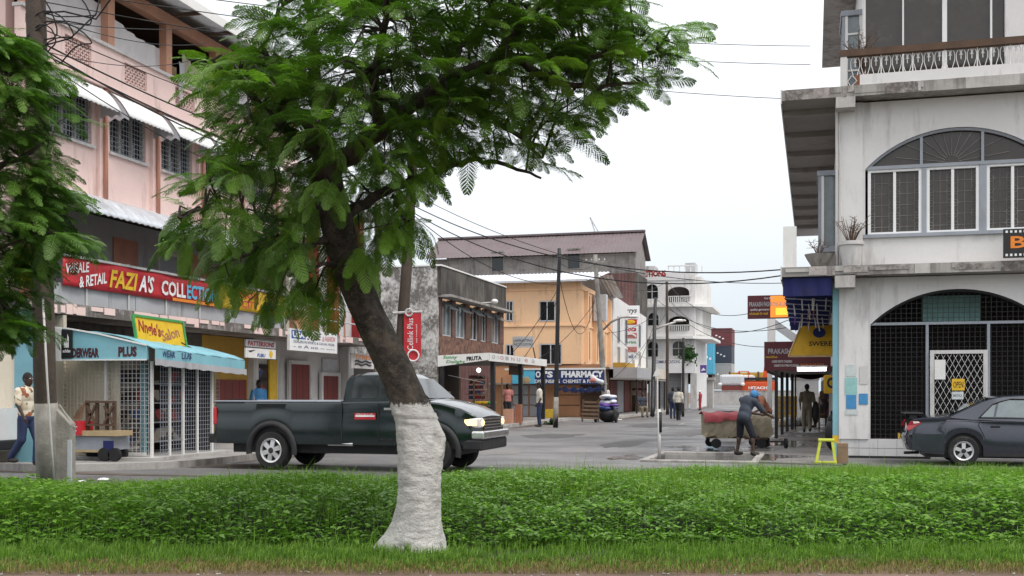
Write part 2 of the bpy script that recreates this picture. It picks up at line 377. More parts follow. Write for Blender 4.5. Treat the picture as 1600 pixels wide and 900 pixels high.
# wet road: roughness falls in the puddled patches
def wet(name, col, col2, wetness, scale):
    m, t, b = nodes_of(name); tc = t.nodes.new('ShaderNodeTexCoord'); v = tc.outputs['Object']
    f = remap(t, noise(t, v, scale, 6), .3, .7, 0, 1); big = remap(t, noise(t, v, .22, 5), .42, .62, 0, 1)
    g = remap(t, noise(t, v, 60, 3), .3, .7, .82, 1.1)
    # tyre-polished and patched lanes
    mpl = node(t, 'ShaderNodeMapping'); mpl.inputs['Scale'].default_value = (.06, .9, 1); t.links.new(v, mpl.inputs[0])
    c = mix(t, f, scaled(col, .84), scaled(col, 1.16)); c = mix(t, big, c, col2); c = mix(t, remap(t, noise(t, mpl.outputs[0], 1.0, 6), .4, .62, 0, .55), c, scaled(col, .7)); c = mix(t, remap(t, noise(t, v, 1.7, 8, .75), .62, .7, 0, .6), c, scaled(col, .55)); c = mix(t, 1.0, c, g, 'MULTIPLY')
    cr = node(t, 'ShaderNodeTexVoronoi', feature='DISTANCE_TO_EDGE', Scale=.45); 
    mp = node(t, 'ShaderNodeMapping'); t.links.new(v, mp.inputs[0]); ad = t.nodes.new('ShaderNodeVectorMath'); ad.operation = 'ADD'
    nn = node(t, 'ShaderNodeTexNoise', Scale=1.5, Detail=6); t.links.new(v, nn.inputs['Vector']); t.links.new(mp.outputs[0], ad.inputs[0]); t.links.new(nn.outputs['Color'], ad.inputs[1])
    t.links.new(ad.outputs[0], cr.inputs['Vector'])
    c = mix(t, remap(t, cr.outputs['Distance'], .004, .02, .45, 0), c, scaled(col, .45))
    t.links.new(c, b.inputs['Base Color'])
    t.links.new(remap(t, noise(t, v, .5, 5), .38, .62, .7-wetness, .8), b.inputs['Roughness']); b.inputs['Specular IOR Level'].default_value = .5
    bp = node(t, 'ShaderNodeBump', Strength=.35, Distance=.01); t.links.new(noise(t, v, 110, 3), bp.inputs['Height']); t.links.new(bp.outputs[0], b.inputs['Normal'])
wet('road', (.125,.12,.12), (.18,.172,.17), .36, .8)
wet('wet_pavement', (.14,.13,.122), (.22,.2,.19), .62, 1.1)
m, t, b = nodes_of('puddle'); tc = t.nodes.new('ShaderNodeTexCoord'); b.inputs['Base Color'].default_value = (.05,.048,.046,1); t.links.new(remap(t, noise(t, tc.outputs['Object'], 2.5, 5), .35, .65, .02, .3), b.inputs['Roughness'])

pm('tar', (.075,.072,.072), .7, .2, 2, dirt=.4, dcol=(.04,.04,.04), streak=False, bump=.4, bscale=80)
pm('patch_grey', (.2,.19,.185), .85, .15, 2, dirt=.5, dcol=(.12,.115,.11), streak=False, bump=.4, bscale=80)
pm('gutter_dirt', (.12,.09,.07), .95, .3, 3, dirt=.5, dcol=(.06,.05,.04), streak=False, bump=.5)
pm('road_paint', (.5,.5,.48), .8, .2, 6, dirt=.9, dcol=(.17,.165,.16), streak=False, dscale=3)
# car paint
def carpaint(name, col, rough=.2, coat=1.0, metal=.25, film=.35):
    m, t, b = nodes_of(name); tc = t.nodes.new('ShaderNodeTexCoord'); v = tc.outputs['Object']
    f = remap(t, noise(t, v, 1.6, 6), .35, .7, 0, 1); sx = t.nodes.new('ShaderNodeSeparateXYZ'); t.links.new(v, sx.inputs[0])
    low = remap(t, sx.outputs['Z'], .6, .2, 0, film)                      # road film on the lower panels
    c = mix(t, f, scaled(col, .93), scaled(col, 1.06)); c = mix(t, low, c, (.1,.095,.085))
    t.links.new(c, b.inputs['Base Color']); b.inputs['Metallic'].default_value = metal
    t.links.new(remap(t, noise(t, v, 3, 6), .3, .7, rough-.06, rough+.12), b.inputs['Roughness'])
    b.inputs['Coat Weight'].default_value = coat; b.inputs['Coat Roughness'].default_value = .12
carpaint('paint_green', (.003,.011,.013), film=.06); carpaint('paint_grey', (.03,.034,.05), metal=.4, film=.1); carpaint('paint_white', (.7,.7,.7), metal=0)

# leaves: diffuse + translucent; hue varies leaf by leaf ('tone' attribute and a random value per object)
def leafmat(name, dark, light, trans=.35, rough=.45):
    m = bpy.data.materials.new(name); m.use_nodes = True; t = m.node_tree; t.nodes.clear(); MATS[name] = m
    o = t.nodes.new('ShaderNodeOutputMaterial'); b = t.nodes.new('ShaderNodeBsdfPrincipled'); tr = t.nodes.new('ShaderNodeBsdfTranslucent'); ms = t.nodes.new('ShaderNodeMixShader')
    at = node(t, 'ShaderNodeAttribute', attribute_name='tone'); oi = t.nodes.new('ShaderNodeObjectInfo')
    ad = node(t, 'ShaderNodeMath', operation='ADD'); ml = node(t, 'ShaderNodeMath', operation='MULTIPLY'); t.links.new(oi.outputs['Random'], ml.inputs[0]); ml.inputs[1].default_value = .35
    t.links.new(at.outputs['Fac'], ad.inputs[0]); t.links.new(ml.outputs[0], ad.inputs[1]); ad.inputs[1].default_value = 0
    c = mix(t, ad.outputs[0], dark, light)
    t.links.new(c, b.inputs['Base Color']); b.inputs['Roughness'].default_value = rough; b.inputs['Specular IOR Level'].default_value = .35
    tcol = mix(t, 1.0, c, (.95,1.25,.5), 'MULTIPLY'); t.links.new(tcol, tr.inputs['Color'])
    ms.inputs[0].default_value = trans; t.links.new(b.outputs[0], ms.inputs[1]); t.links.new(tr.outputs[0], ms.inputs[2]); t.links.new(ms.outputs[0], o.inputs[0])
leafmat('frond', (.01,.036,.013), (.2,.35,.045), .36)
leafmat('frond_left', (.013,.05,.012), (.18,.33,.045), .36)
leafmat('cover', (.014,.06,.01), (.18,.34,.045), .35)
leafmat('grass', (.03,.095,.012), (.2,.34,.045), .38, .6)
leafmat('dry', (.12,.12,.03), (.26,.2,.08), .2, .8)

# bark with whitewash up to shoulder height
def bark(name):
    m, t, b = nodes_of(name); tc = t.nodes.new('ShaderNodeTexCoord'); v = tc.outputs['Object']
    n1 = noise(t, v, 7, 8, .7); n2 = noise(t, v, 26, 6, .7); mp = node(t, 'ShaderNodeMapping'); mp.inputs['Scale'].default_value = (3, 3, 7); t.links.new(v, mp.inputs[0])
    n3 = noise(t, mp.outputs[0], 3, 6, .6)
    brk = mix(t, remap(t, n1, .38, .62, 0, 1), (.02,.015,.012), (.085,.066,.05)); brk = mix(t, remap(t, n2, .58, .7, 0, .75), brk, (.17,.165,.11))
    wh = mix(t, remap(t, n1, .35, .65, 0, 1), (.42,.4,.38), (.6,.58,.55)); wh = mix(t, remap(t, n2, .64, .72, 0, .8), wh, (.12,.1,.085)); wh = mix(t, remap(t, n3, .7, .78, 0, .5), wh, (.2,.17,.15))
    sx = t.nodes.new('ShaderNodeSeparateXYZ'); t.links.new(v, sx.inputs[0])
    ad = node(t, 'ShaderNodeMath', operation='MULTIPLY_ADD'); t.links.new(n2, ad.inputs[0]); ad.inputs[1].default_value = .16; t.links.new(sx.outputs['Z'], ad.inputs[2])
    f = remap(t, ad.outputs[0], 1.455, 1.475, 1, 0)
    wh2 = mix(t, remap(t, sx.outputs['Z'], .12, -.02, 0, .55), wh, (.16,.13,.09))          # mud splashed on the foot of the trunk
    t.links.new(mix(t, f, brk, wh2), b.inputs['Base Color']); b.inputs['Roughness'].default_value = .9
    bp = node(t, 'ShaderNodeBump', Strength=.9, Distance=.03); sm = node(t, 'ShaderNodeMath', operation='ADD'); t.links.new(n2, sm.inputs[0]); t.links.new(n3, sm.inputs[1]); t.links.new(sm.outputs[0], bp.inputs['Height'])
    t.links.new(bp.outputs[0], b.inputs['Normal'])
bark('bark')
# ------------------------------------------------------------------ the setting
def W(l, d, z=0.0): return Vector((l*C-d*S, l*S+d*C, z))
def plate(name, mat, pts, z0, z1, holes=()):
    area = sum(pts[i][0]*pts[(i+1)%len(pts)][1]-pts[(i+1)%len(pts)][0]*pts[i][1] for i in range(len(pts)))
    if area < 0: pts = pts[::-1]
    return MB().poly([pts]+list(holes), (0,0,z1), (1,0,0), (0,1,0), z1-z0).build(name, mat)
g = MB().box(-1500,1500,-300,2200,-3,-.6).build('ground', 'earth'); tag(g, kind='structure')
# shallow water standing on the uneven wet pavement and gutter
for k, (cx, cy, a_, b_) in enumerate(((-2.6,29.2,1.0,1.5),(-.9,25.2,.35,1.2),(-2.2,27.0,.9,.35),(-4.1,24.6,.35,.9),(-.7,31.5,.5,1.6))):
    pts_ = []
    for i in range(26):
        t_ = 2*math.pi*i/26; r_ = 1+.22*math.sin(3*t_+k)+.15*math.sin(5*t_+2*k)+.1*math.sin(9*t_); pts_.append((cx+a_*r_*math.cos(t_), cy+b_*r_*math.sin(t_)))
    zp = .034 if cx > -1.9 and cy > 26 or cx > -1.2 else .004
    m = MB().add([(x, y, zp+.001*k) for x, y in pts_], [tuple(range(26))]); tag(m.build('puddle','puddle'), kind='structure')
p4 = [W(-70,13.5), W(70,13.5)]
DX0, DX1, DY0, DY1 = -3.4, -1.25, 23.35, 26.0           # open street drain
road = plate('road', 'road', [(p4[0].x,p4[0].y),(p4[1].x,p4[1].y),(120,20),(120,140),(-120,140),(-120,40)], -.5, 0.0, [[(DX0,DY0),(DX1,DY0),(DX1,DY1),(DX0,DY1)]])
tag(road, kind='structure')
# worn patches, tyre-darkened strips and faded paint on the carriageway
def blob(cx, cy, a_, b_, k, n=30):
    return [(cx+a_*(1+.18*math.sin(3*t_+k)+.12*math.sin(7*t_+2*k))*math.cos(t_), cy+b_*(1+.2*math.sin(4*t_+k)+.12*math.sin(9*t_))*math.sin(t_)) for t_ in [2*math.pi*i/n for i in range(n)]]
for k, (cx, cy, a_, b_, mt) in enumerate(((-6.5,20.6,1.6,.22,'tar'),(-9.5,20.2,2.2,.12,'tar'),(-3.8,21.6,1.1,.35,'patch_grey'),(-7.6,26,.7,1.6,'patch_grey'),(-5.2,31,.5,2.2,'tar'),(-8.5,36,.9,1.8,'tar'),(-4.2,40,.6,3,'patch_grey'),(-6.8,48,1.2,2.5,'tar'),(-2.5,21.0,.8,.12,'tar'),(-1.0,20.6,1.5,.1,'patch_grey'),(-11.6,24,.3,3.2,'gutter_dirt'),(-11.4,19.6,1.0,.6,'gutter_dirt'),(-11.9,47,.35,4,'gutter_dirt'),(-10.0,62,.35,5,'gutter_dirt'),(-12.8,17.1,2.6,.16,'gutter_dirt'))):
    m = MB().add([(x, y, .002+.0005*k) for x, y in blob(cx, cy, a_, b_, k)], [tuple(range(30))]); tag(m.build('road_patch', mt), kind='structure')
for k, (cx, cy) in enumerate(((-5.9,44),(-5.9,50),(-5.9,57),(-5.9,65))): tag(box_part('lane_mark','road_paint',None, cx-.06,cx+.06,cy,cy+2.4,.002,.005), kind='structure')
def rounded(x, y, r, n=6): return [(x-r+r*math.sin(a), y+r-r*math.cos(a)) for a in [math.pi/2*i/n for i in range(n+1)]]
pv = plate('pavement', 'pavement', [(-60,17.55)]+rounded(-12.0,17.55,2.3)+[(-12.0,42.5),(-60,42.5)], .001, .11)
tag(pv, kind='structure')
kb = plate('kerb', 'concrete', [(-60,17.40)]+rounded(-11.85,17.40,2.4)+[(-11.85,42.5),(-12.0,42.5)]+rounded(-12.0,17.55,2.3)[::-1]+[(-60,17.55)], .001, .135); tag(kb, kind='structure')
pv2 = plate('pavement', 'pavement', [(-40,42.5),(-12.4,42.5),(-12.4,56),(-10.5,56.6),(-10.5,86),(-40,86)], .001, .12); tag(pv2, kind='structure')
kb2 = plate('kerb', 'concrete_light', [(-12.4,42.5),(-12.25,42.5),(-12.25,55.9),(-10.35,56.5),(-10.35,86),(-10.5,86),(-10.5,56.6),(-12.4,56)], .001, .14); tag(kb2, kind='structure')
pv3 = plate('pavement', 'wet_pavement', [(-1.25,23.4),(.58,22.9),(.58,110),(-1.9,110),(-1.9,26.6),(-1.25,26.6)], .001, .03); tag(pv3, kind='structure')
# sunken drain with its concrete lips
dr = thing('street_drain', 'open sunken concrete drain in the wet pavement beside the tarpaulin cart', 'drain', ((DX0+DX1)/2,(DY0+DY1)/2,0))
m = MB(); m.box(DX0-.02,DX1+.02,DY0-.02,DY1+.02,-.49,-.42); m.build('drain_bed','drain_dark',dr)
for nm, b in (('lip',(DX0-.16,DX1+.16,DY0-.2,DY0-.003,-.4,.05)),('lip',(DX0-.16,DX1+.16,DY1+.003,DY1+.22,-.4,.07)),('lip',(DX0-.16,DX0-.003,DY0,DY1,-.4,.055)),('lip',(DX1+.003,DX1+.16,DY0,DY1,-.4,.06))):
    bevel(box_part(nm,'concrete',dr,*b),.02)
m = MB(); m.box(DX0,DX1,DY0+.75,DY0+1.02,-.12,-.02); bevel(m.build('cross_beam','concrete_light',dr),.02)
m = MB(); m.box(DX0,DX1,DY1-.03,DY1,-.42,.0); m.build('drain_wall','concrete',dr)

# verge: a long low grassed bank between two carriageways
def far_edge(l):
    return float(np.interp(l, [-9,-7.4,-6.4,-2,2,5.5,9], [15.3,15.6,16.6,17.3,18.2,19.0,19.2]))
def bank_h(l, d):
    fe = far_edge(l); t = (d-10.15)/max(.5, fe-10.15)
    if d < 10.15: return max(0, .02+.02*(d-9.2))
    prof = float(np.interp(t, [0,.07,.25,.6,.9,1.0], [.02,.17,.28,.17,.06,.0]))
    return prof*(1+.25*math.sin(l*1.7+d)+.2*math.sin(l*.63-d*.8))
LS = np.linspace(-11, 11, 67); rows = []
for i in range(46):
    row = []
    for l in LS:
        d = 9.45+(far_edge(l)+.25-9.45)*i/45
        row.append(W(l, d, .006+bank_h(l, d) if d < far_edge(l) else .004))
    rows.append(row)
m = MB(); m.grid(rows); vg = m.build('verge_bank','soil',smooth=True); tag(vg, kind='structure')
m = MB(); dl = np.linspace(-14,14,90); rows = []
for d in (3.0,5,7,8,8.8,9.05,9.62):
    rows.append([W(l, d+(.12*math.sin(l*3.1)+.1*math.sin(l*7.7+1) if d > 8.5 else 0), .006+.004*math.sin(l*2.3+d*3)) for l in dl])
m.grid(rows); dp = m.build('dirt_path','earth',smooth=True); tag(dp, kind='structure')
# fallen litter and pebbles on the path edge
m = MB()
for k in range(150):
    l = random.uniform(-5,5); d = random.gauss(8.95,.15); r = random.uniform(.004,.016); p = W(l,d,.012)
    m.ellip(p, (r, r*.8, r*.5), 6, 4)
tag(m.build('pebbles','concrete'), 'small pale pebbles scattered along the dirt path edge', 'pebbles', kind='stuff')

# ------------------------------------------------------------------ vegetation on the verge
def mesh_np(name, V, F, tone, mat, parent=None, off=None):
    """V (n,3), F (m,k) faces, tone (m,)"""
    me = bpy.data.meshes.new(name); n, (mf, k) = len(V), F.shape
    if off is not None: V = V-np.array(off)
    me.vertices.add(n); me.vertices.foreach_set('co', V.astype(np.float32).ravel())
    me.loops.add(mf*k); me.loops.foreach_set('vertex_index', F.astype(np.int32).ravel())
    me.polygons.add(mf); me.polygons.foreach_set('loop_start', np.arange(mf, dtype=np.int32)*k)
    me.update(calc_edges=True)
    at = me.attributes.new('tone', 'FLOAT', 'FACE'); at.data.foreach_set('value', tone.astype(np.float32))
    me.materials.append(MATS[mat]); o = bpy.data.objects.new(name, me); COL.objects.link(o)
    if parent is not None: o.parent = parent
    return o
def clump(l, d): return .5+.1*np.sin(l*1.3+.7*d)+.13*np.sin(l*4.7-d*3.2+1)+.1*np.sin(l*.6+d*1.9+2)+.13*np.sin(l*9.1+d*6.3)+.1*np.sin(l*6.7-d*8.9+3)+.08*np.sin(l*17+d*13)
def scatter(n, lo=9.9, hi=None, power=1.0):
    d = lo+(RNG.random(n)**power)*8.6; l = (RNG.random(n)*2-1)*(d*.5+.8)
    fe = np.interp(l, [-9,-7.4,-6.4,-2,2,5.5,9], [15.3,15.6,16.6,17.3,18.2,19.0,19.2])
    k = d < fe-.05; return l[k], d[k], fe[k]
def bank_np(l, d): return np.array([bank_h(a, b) for a, b in zip(l, d)])
# broad-leaved creeper
l, d, fe = scatter(105000, 10.1, power=1.25); t = (d-10.1)/(fe-10.1)
cl = clump(l, d); keep = (RNG.random(len(l)) < np.clip(1.1-t*.95+.25*np.clip(l/4,-1,1)+.8*(cl-.5), .08, 1)); l, d, t, cl = l[keep], d[keep], t[keep], cl[keep]
n = len(l); hh = bank_np(l, d); top = np.clip(.12+.26*cl, .08, .42)*np.interp(t, [0,.06,.5,1], [.45,1,.75,.5])
z = hh+top*(RNG.random(n)**.45)
sz = RNG.uniform(.022,.062,n)*(1+.25*cl); az = RNG.random(n)*2*np.pi; tilt = RNG.uniform(-.25,.95,n)
dirv = np.stack([np.cos(az)*np.cos(tilt), np.sin(az)*np.cos(tilt), np.sin(tilt)*.6], 1); side = np.stack([-np.sin(az), np.cos(az), RNG.uniform(-.4,.4,n)], 1)
base = np.stack([l*C-d*S, l*S+d*C, z], 1)
q = [base, base+dirv*sz[:,None]*.6+side*sz[:,None]*.36, base+dirv*sz[:,None]*1.5-np.array([0,0,.35])*sz[:,None], base+dirv*sz[:,None]*.6-side*sz[:,None]*.36]
V = np.stack(q, 1).reshape(-1, 3); F = np.arange(n*4).reshape(n, 4)
tone = np.clip(RNG.normal(.4,.26,n)+.35*(cl-.5), 0, 1)
tag(mesh_np('leafy_creeper', V, F, tone, 'cover'), 'low leafy green creeper covering the roadside bank', 'ground cover', kind='stuff')
# grass
def blades(n, l, d, z0, h, lean, wd, tone, mat, name, label):
    az = RNG.random(n)*2*np.pi; b = np.stack([l*C-d*S, l*S+d*C, z0], 1); ln = (RNG.random(n)**1.5)*lean
    o = np.stack([np.cos(az), np.sin(az), np.zeros(n)], 1); sd_ = np.stack([-np.sin(az+.6), np.cos(az+.6), np.zeros(n)], 1)*wd[:,None]
    m1 = b+o*(ln*h*.3)[:,None]+np.array([0,0,1])*(h*.62)[:,None]; tp = b+o*(ln*h)[:,None]+np.array([0,0,1])*(h*(1-.25*ln))[:,None]
    V = np.stack([b-sd_, b+sd_, m1+sd_*.7, m1-sd_*.7, tp], 1).reshape(-1, 3); i = np.arange(n)*5
    F = np.concatenate([np.stack([i, i+1, i+2, i+3], 1), np.stack([i+3, i+2, i+4, i+4], 1)]); 
    F1 = np.stack([i, i+1, i+2], 1); F2 = np.stack([i, i+2, i+3], 1); F3 = np.stack([i+3, i+2, i+4], 1)
    return tag(mesh_np(name, V, np.concatenate([F1,F2,F3]), np.tile(tone, 3), mat), label, 'grass', kind='stuff')
l, d, fe = scatter(190000, 10.0, power=.8); t = (d-10.1)/(fe-10.1); cl = clump(l*1.3+2, d)
keep = RNG.random(len(l)) < np.clip(.16+t*t*1.5-.2*np.clip(l/4,-1,1)+.6*(cl-.5), .07, 1); l, d, t, cl, fe = l[keep], d[keep], t[keep], cl[keep], fe[keep]; n = len(l)
h = RNG.uniform(.14,.4,n)*np.interp(t, [0,.15,.6,.85,1], [.6,1,.8,.5,.4])*(.72+.6*cl)*np.where(RNG.random(n) < .03, 1.35, 1.0)*np.interp(l, [-6,-2,3,8], [.75,.85,1.05,1.1])
blades(n, l, d, bank_np(l, d), h, .8, RNG.uniform(.003,.006,n), np.clip(RNG.normal(.5,.28,n)+.5*(cl-.5), 0, 1), 'grass', 'tall_grass', 'tall soft green grass along the top of the bank')
n = 90000; l = (RNG.random(n)*2-1)*6; d = 9.55+RNG.normal(0,.36,n)+.06*np.sin(l*5); cs2 = clump(l*1.7,d*2.5); keep = (d > 8.93+.06*np.sin(l*2.3)+.05*np.sin(l*6.1)+.05*np.sin(l*13)) & (d < 10.5) & (RNG.random(n) < np.clip(.2+1.6*(cs2-.4)+.5*(d-9.2), .05, 1)); l, d = l[keep], d[keep]; n = len(l)
blades(n, l, d, np.full(n, .015), RNG.uniform(.025,.11,n)*(.5+clump(l*1.7,d*2.5))*np.interp(d,[9.0,9.5,10.2],[.5,1,1.6]), 1.1, RNG.uniform(.0025,.005,n), np.clip(RNG.normal(.45,.3,n), 0, 1), 'grass', 'short_grass', 'short trodden grass strip along the dirt path')
n = 24000; l = (RNG.random(n)*2-1)*6; d = 9.3+RNG.normal(0,.24,n); d = np.clip(d, 8.9, 10.2); blades(n, l, d, np.full(n, .012), RNG.uniform(.02,.07,n), 1.4, RNG.uniform(.0025,.005,n), RNG.random(n), 'dry', 'dry_grass', 'straw-brown dry grass at the edge of the dirt')

# ------------------------------------------------------------------ flame tree with feathery fronds
def frond_mesh(seed, L=.41, npn=13, nl=8, droop=.5):
    r = np.random.default_rng(seed); V = []; F = []; T = []
    def pt(s): return np.array([L*(s-.12*droop*s*s), 0, L*(.12*s-droop*.62*s*s)])
    t0 = r.uniform(-.05,.05)
    for k in range(6):                       # midrib
        a, b = pt(k/6), pt((k+1)/6); wd = .0035*(1-.7*k/6); i = len(V)
        V += [a+[0,-wd,0], a+[0,wd,0], b+[0,wd*.8,0], b+[0,-wd*.8,0]]; F.append((i,i+1,i+2,i+3)); T.append(.45+t0)
    for k in range(npn):
        s = .14+.86*k/(npn-1); p = pt(s); tg = pt(min(1, s+.02))-pt(s-.02); tg /= np.linalg.norm(tg); up = np.cross(tg, [0,1,0]); up = -up if up[2] < 0 else up
        lp = L*(.265*math.sin(math.pi*(.2+.68*s)))*r.uniform(.9,1.1)
        for sg in (-1, 1):
            an = math.radians(62-22*s+r.uniform(-5,5)); dr = tg*math.cos(an)+np.array([0,sg,0])*math.sin(an)+up*r.uniform(-.05,.22); dr /= np.linalg.norm(dr)
            pn = np.cross(dr, up); pn /= np.linalg.norm(pn)
            for j in range(nl):
                u = (j+.5)/nl; b = p+dr*lp*u-up*(lp*.28*u*u)
                ll = .0215*L/.42*math.sin(math.pi*(.24+.6*u)); ww = ll*.36
                for s2 in (-1, 1):
                    e = dr*.45+pn*s2*.9+up*r.uniform(-.25,.15); x = b+e*ll*1.1; q = dr*ww
                    i = len(V); V += [b, b+e*ll*.5+q, x, b+e*ll*.5-q]; F.append((i,i+1,i+2,i+3)); T.append(r.uniform(0,.12)+t0)
    return np.array(V), np.array(F), np.array(T)
FR = [frond_mesh(s, droop=dd) for s, dd in ((1,.25),(2,.5),(3,.7),(4,.9),(5,.45))]
FRL = [frond_mesh(s+20, L=.46, npn=11, nl=7, droop=dd) for s, dd in ((1,.25),(2,.5),(3,.7),(4,.35))]
def frame(dv, roll):
    x = np.array(dv)/np.linalg.norm(dv); y = np.cross([0,0,1], x); ny = np.linalg.norm(y); y = y/ny if ny > .05 else np.array([0,1.0,0]); z = np.cross(x, y)
    c, s_ = math.cos(roll), math.sin(roll); y, z = y*c+z*s_, z*c-y*s_; return np.stack([x, y, z], 1)
def grow(parent, spec, mat, variants, nobj, name='frond'):
    """spec: (pos, 3x3, scale, tone, variant); the nobj largest in view become parts, the rest one crown mesh"""
    off = np.array(chain_offset(parent)); cp = np.array([0,0,CAMH])
    spec = sorted(spec, key=lambda s: -s[2]/np.linalg.norm(s[0]-cp) if s[5] else 0)
    meshes = []
    for tb in range(4):
        for vi, (V, F, T) in enumerate(variants):
            o = mesh_np(name, V, F, np.clip(T+[.05,.2,.42,.72][tb], 0, 1.2), mat); meshes.append(o.data); bpy.data.objects.remove(o)
    for s in spec[:nobj]:
        tb = int(np.argmin([abs(s[3]-x) for x in (.05,.2,.42,.72)]))
        o = bpy.data.objects.new(name, meshes[tb*len(variants)+s[4]]); COL.objects.link(o); o.parent = parent
        mm = Matrix([list(s[1][i]*s[2])+[float((s[0]-off)[i])] for i in range(3)]+[[0,0,0,1]]); o.matrix_basis = mm
    Vs, Fs, Ts, b = [], [], [], 0
    for s in spec[nobj:]:
        V, F, T = variants[s[4]]; Vs.append(V @ (s[1]*s[2]).T+s[0]); Fs.append(F+b); b += len(V); Ts.append(T+s[3]+RNG.uniform(0,.2))
    if Vs: tag(mesh_np('crown', np.concatenate(Vs), np.concatenate(Fs), np.clip(np.concatenate(Ts), 0, 1.2), mat, parent, off), kind='stuff')
def inside(p, poly):
    x, y = p; c = False; n = len(poly)
    for i in range(n):
        x0, y0 = poly[i]; x1, y1 = poly[i-1]
        if (y0 > y) != (y1 > y) and x < (x1-x0)*(y-y0)/(y1-y0)+x0: c = not c
    return c
def bdist(p, poly):
    P = np.array(poly, float); Q = np.roll(P, -1, 0); e = Q-P; t = np.clip(((np.array(p)-P)*e).sum(1)/(e*e).sum(1), 0, 1); return float(np.sqrt(((P+e*t[:,None]-p)**2).sum(1)).min())
TD = 10.0                                     # metres to the trunk
def tp(a, b, dd=0.0): v = atD(a, b, TD); return v+Vector((-S, C, 0))*dd          # a point of the tree in the trunk's plane, dd metres behind it
tree = thing('flame_tree', 'leaning tree with feathery leaves and whitewashed lower trunk on the grass bank', 'tree', tuple(gnd(650, 866)))
# trunk: swept rings with root flare, burl and knots
TR = [((652,890),40,0),((652,872),38,0),((653,850),35,0),((655,820),33,0),((656,780),32,0),((657,735),33.5,0),((655,695),34.5,.02),((648,655),33,.03),((634,615),33,.05),((616,575),34,.06),((597,535),34,.08),((577,495),33,.1),((558,455),30,.12),((541,415),27,.14),((528,375),26,.16),((518,330),25,.18),((508,290),25,.2),((500,255),24,.2)]
ys = [x[0][1] for x in TR][::-1]
def tr_at(y, col): return float(np.interp(y, ys, [c for c in [ (t_[0][0] if col == 0 else t_[1] if col == 1 else t_[2]) for t_ in TR][::-1]]))
m = MB(); NR, NS = 220, 60; rows = []
for i in range(NR+1):
    y = 892-(892-250)*i/NR; yc = np.clip(y, 255, 890)
    xs = np.mean([tr_at(np.clip(y+k, 255, 890), 0) for k in (-18,-9,0,9,18)]); rr = np.mean([tr_at(np.clip(y+k, 255, 890), 1) for k in (-18,0,18)])/(170 if y > 650 else 158)
    cpt = tp(xs, y, tr_at(yc, 2)); row = []
    sl_ = (tr_at(np.clip(y-12, 255, 890), 0)-tr_at(np.clip(y+12, 255, 890), 0))/24*1.0           # lean: ring normal
    for k in range(NS+1):
        a = 2*math.pi*(k % NS)/NS; r = rr
        fl = math.exp(-max(0, 876-y)/34)                                                           # root flare
        r *= 1+fl*(.14+1.7*max(0, math.cos(a-3.05))**7+.4*max(0, math.cos(a-.2))**6+.3*max(0, math.cos(a+1.35))**5+.35*max(0, math.cos(a-1.5))**5)
        bx = math.exp(-(((y-683)/26)**2)-((min(abs(a+.25), abs(a-6.03))/.55)**2)); r += .06*bx-.05*math.exp(-(((y-686)/9)**2)-((min(abs(a+.55),abs(a-5.73))/.2)**2))     # healed wound on the right
        r *= 1+.022*math.sin(3*a+y*.021)+.02*math.sin(5*a-y*.037)+.012*math.sin(y*.27+2*math.sin(a*2))*(1 if 640 < y < 780 else .3)+.018*math.sin(11*a+y*.09)
        nn_ = mnoise.fractal(Vector((math.cos(a)*1.6, math.sin(a)*1.6, y*.035)), 1.0, 2.0, 4); r *= 1+.03*nn_
        r -= .006*max(0, mnoise.noise(Vector((math.cos(a)*1.2, math.sin(a)*1.2, y*.16+7))))*(1 if y > 620 else .5)*2
        q = Vector((math.cos(a)*r, math.sin(a)*r, 0)); q.z = q.x*sl_*.85 if y < 640 else q.x*sl_*.3
        row.append(cpt+Vector((C,S,0))*q.x+Vector((-S,C,0))*q.y+Vector((0,0,q.z)))
    rows.append(row)
m.grid(rows); m.build('trunk','bark',tree,smooth=True)
LIMBS = [   # (px, py, metres behind trunk plane) ..., radius start/end
 ([(505,270,.2),(530,240,.2),(585,205,.1),(650,165,-.1),(720,125,-.2),(790,108,-.3),(880,100,-.2),(960,85,.0),(1040,75,.1)],.12,.018),
 ([(690,140,-.15),(740,160,.1),(800,190,.4),(850,225,.6)],.055,.012), ([(770,112,-.3),(830,60,-.7),(900,20,-1.0),(960,0,-1.1)],.05,.012),
 ([(800,108,-.3),(870,150,-.4),(930,150,-.3),(1000,140,-.2)],.045,.01), ([(502,262,.2),(488,200,.3),(480,120,.5),(470,30,.6),(460,-50,.5)],.11,.03),
 ([(484,150,.4),(540,90,.8),(620,40,1.0),(700,0,1.1)],.06,.015), ([(498,240,.2),(450,205,-.1),(400,160,-.4),(360,125,-.6)],.07,.012),
 ([(490,215,.3),(430,120,.1),(410,70,.0),(450,20,-.2)],.05,.012), ([(516,325,.18),(470,345,-.1),(410,350,-.3),(350,335,-.4),(300,350,-.4)],.05,.01),
 ([(525,365,.16),(480,390,-.2),(420,400,-.5),(360,430,-.6)],.045,.01), ([(520,335,.18),(560,300,.5),(620,265,.7),(680,235,.8),(740,215,.9),(800,225,1.0),(850,245,1.0)],.065,.012),
 ([(540,410,.14),(510,420,-.3),(480,440,-.5)],.03,.01), ([(600,285,.6),(620,320,.6),(640,350,.6)],.03,.01), ([(590,205,.1),(600,130,-.5),(620,60,-.9),(650,0,-1.1)],.06,.014),
 ([(690,145,-.2),(720,60,.2),(760,10,.5)],.05,.012)]
samples = []
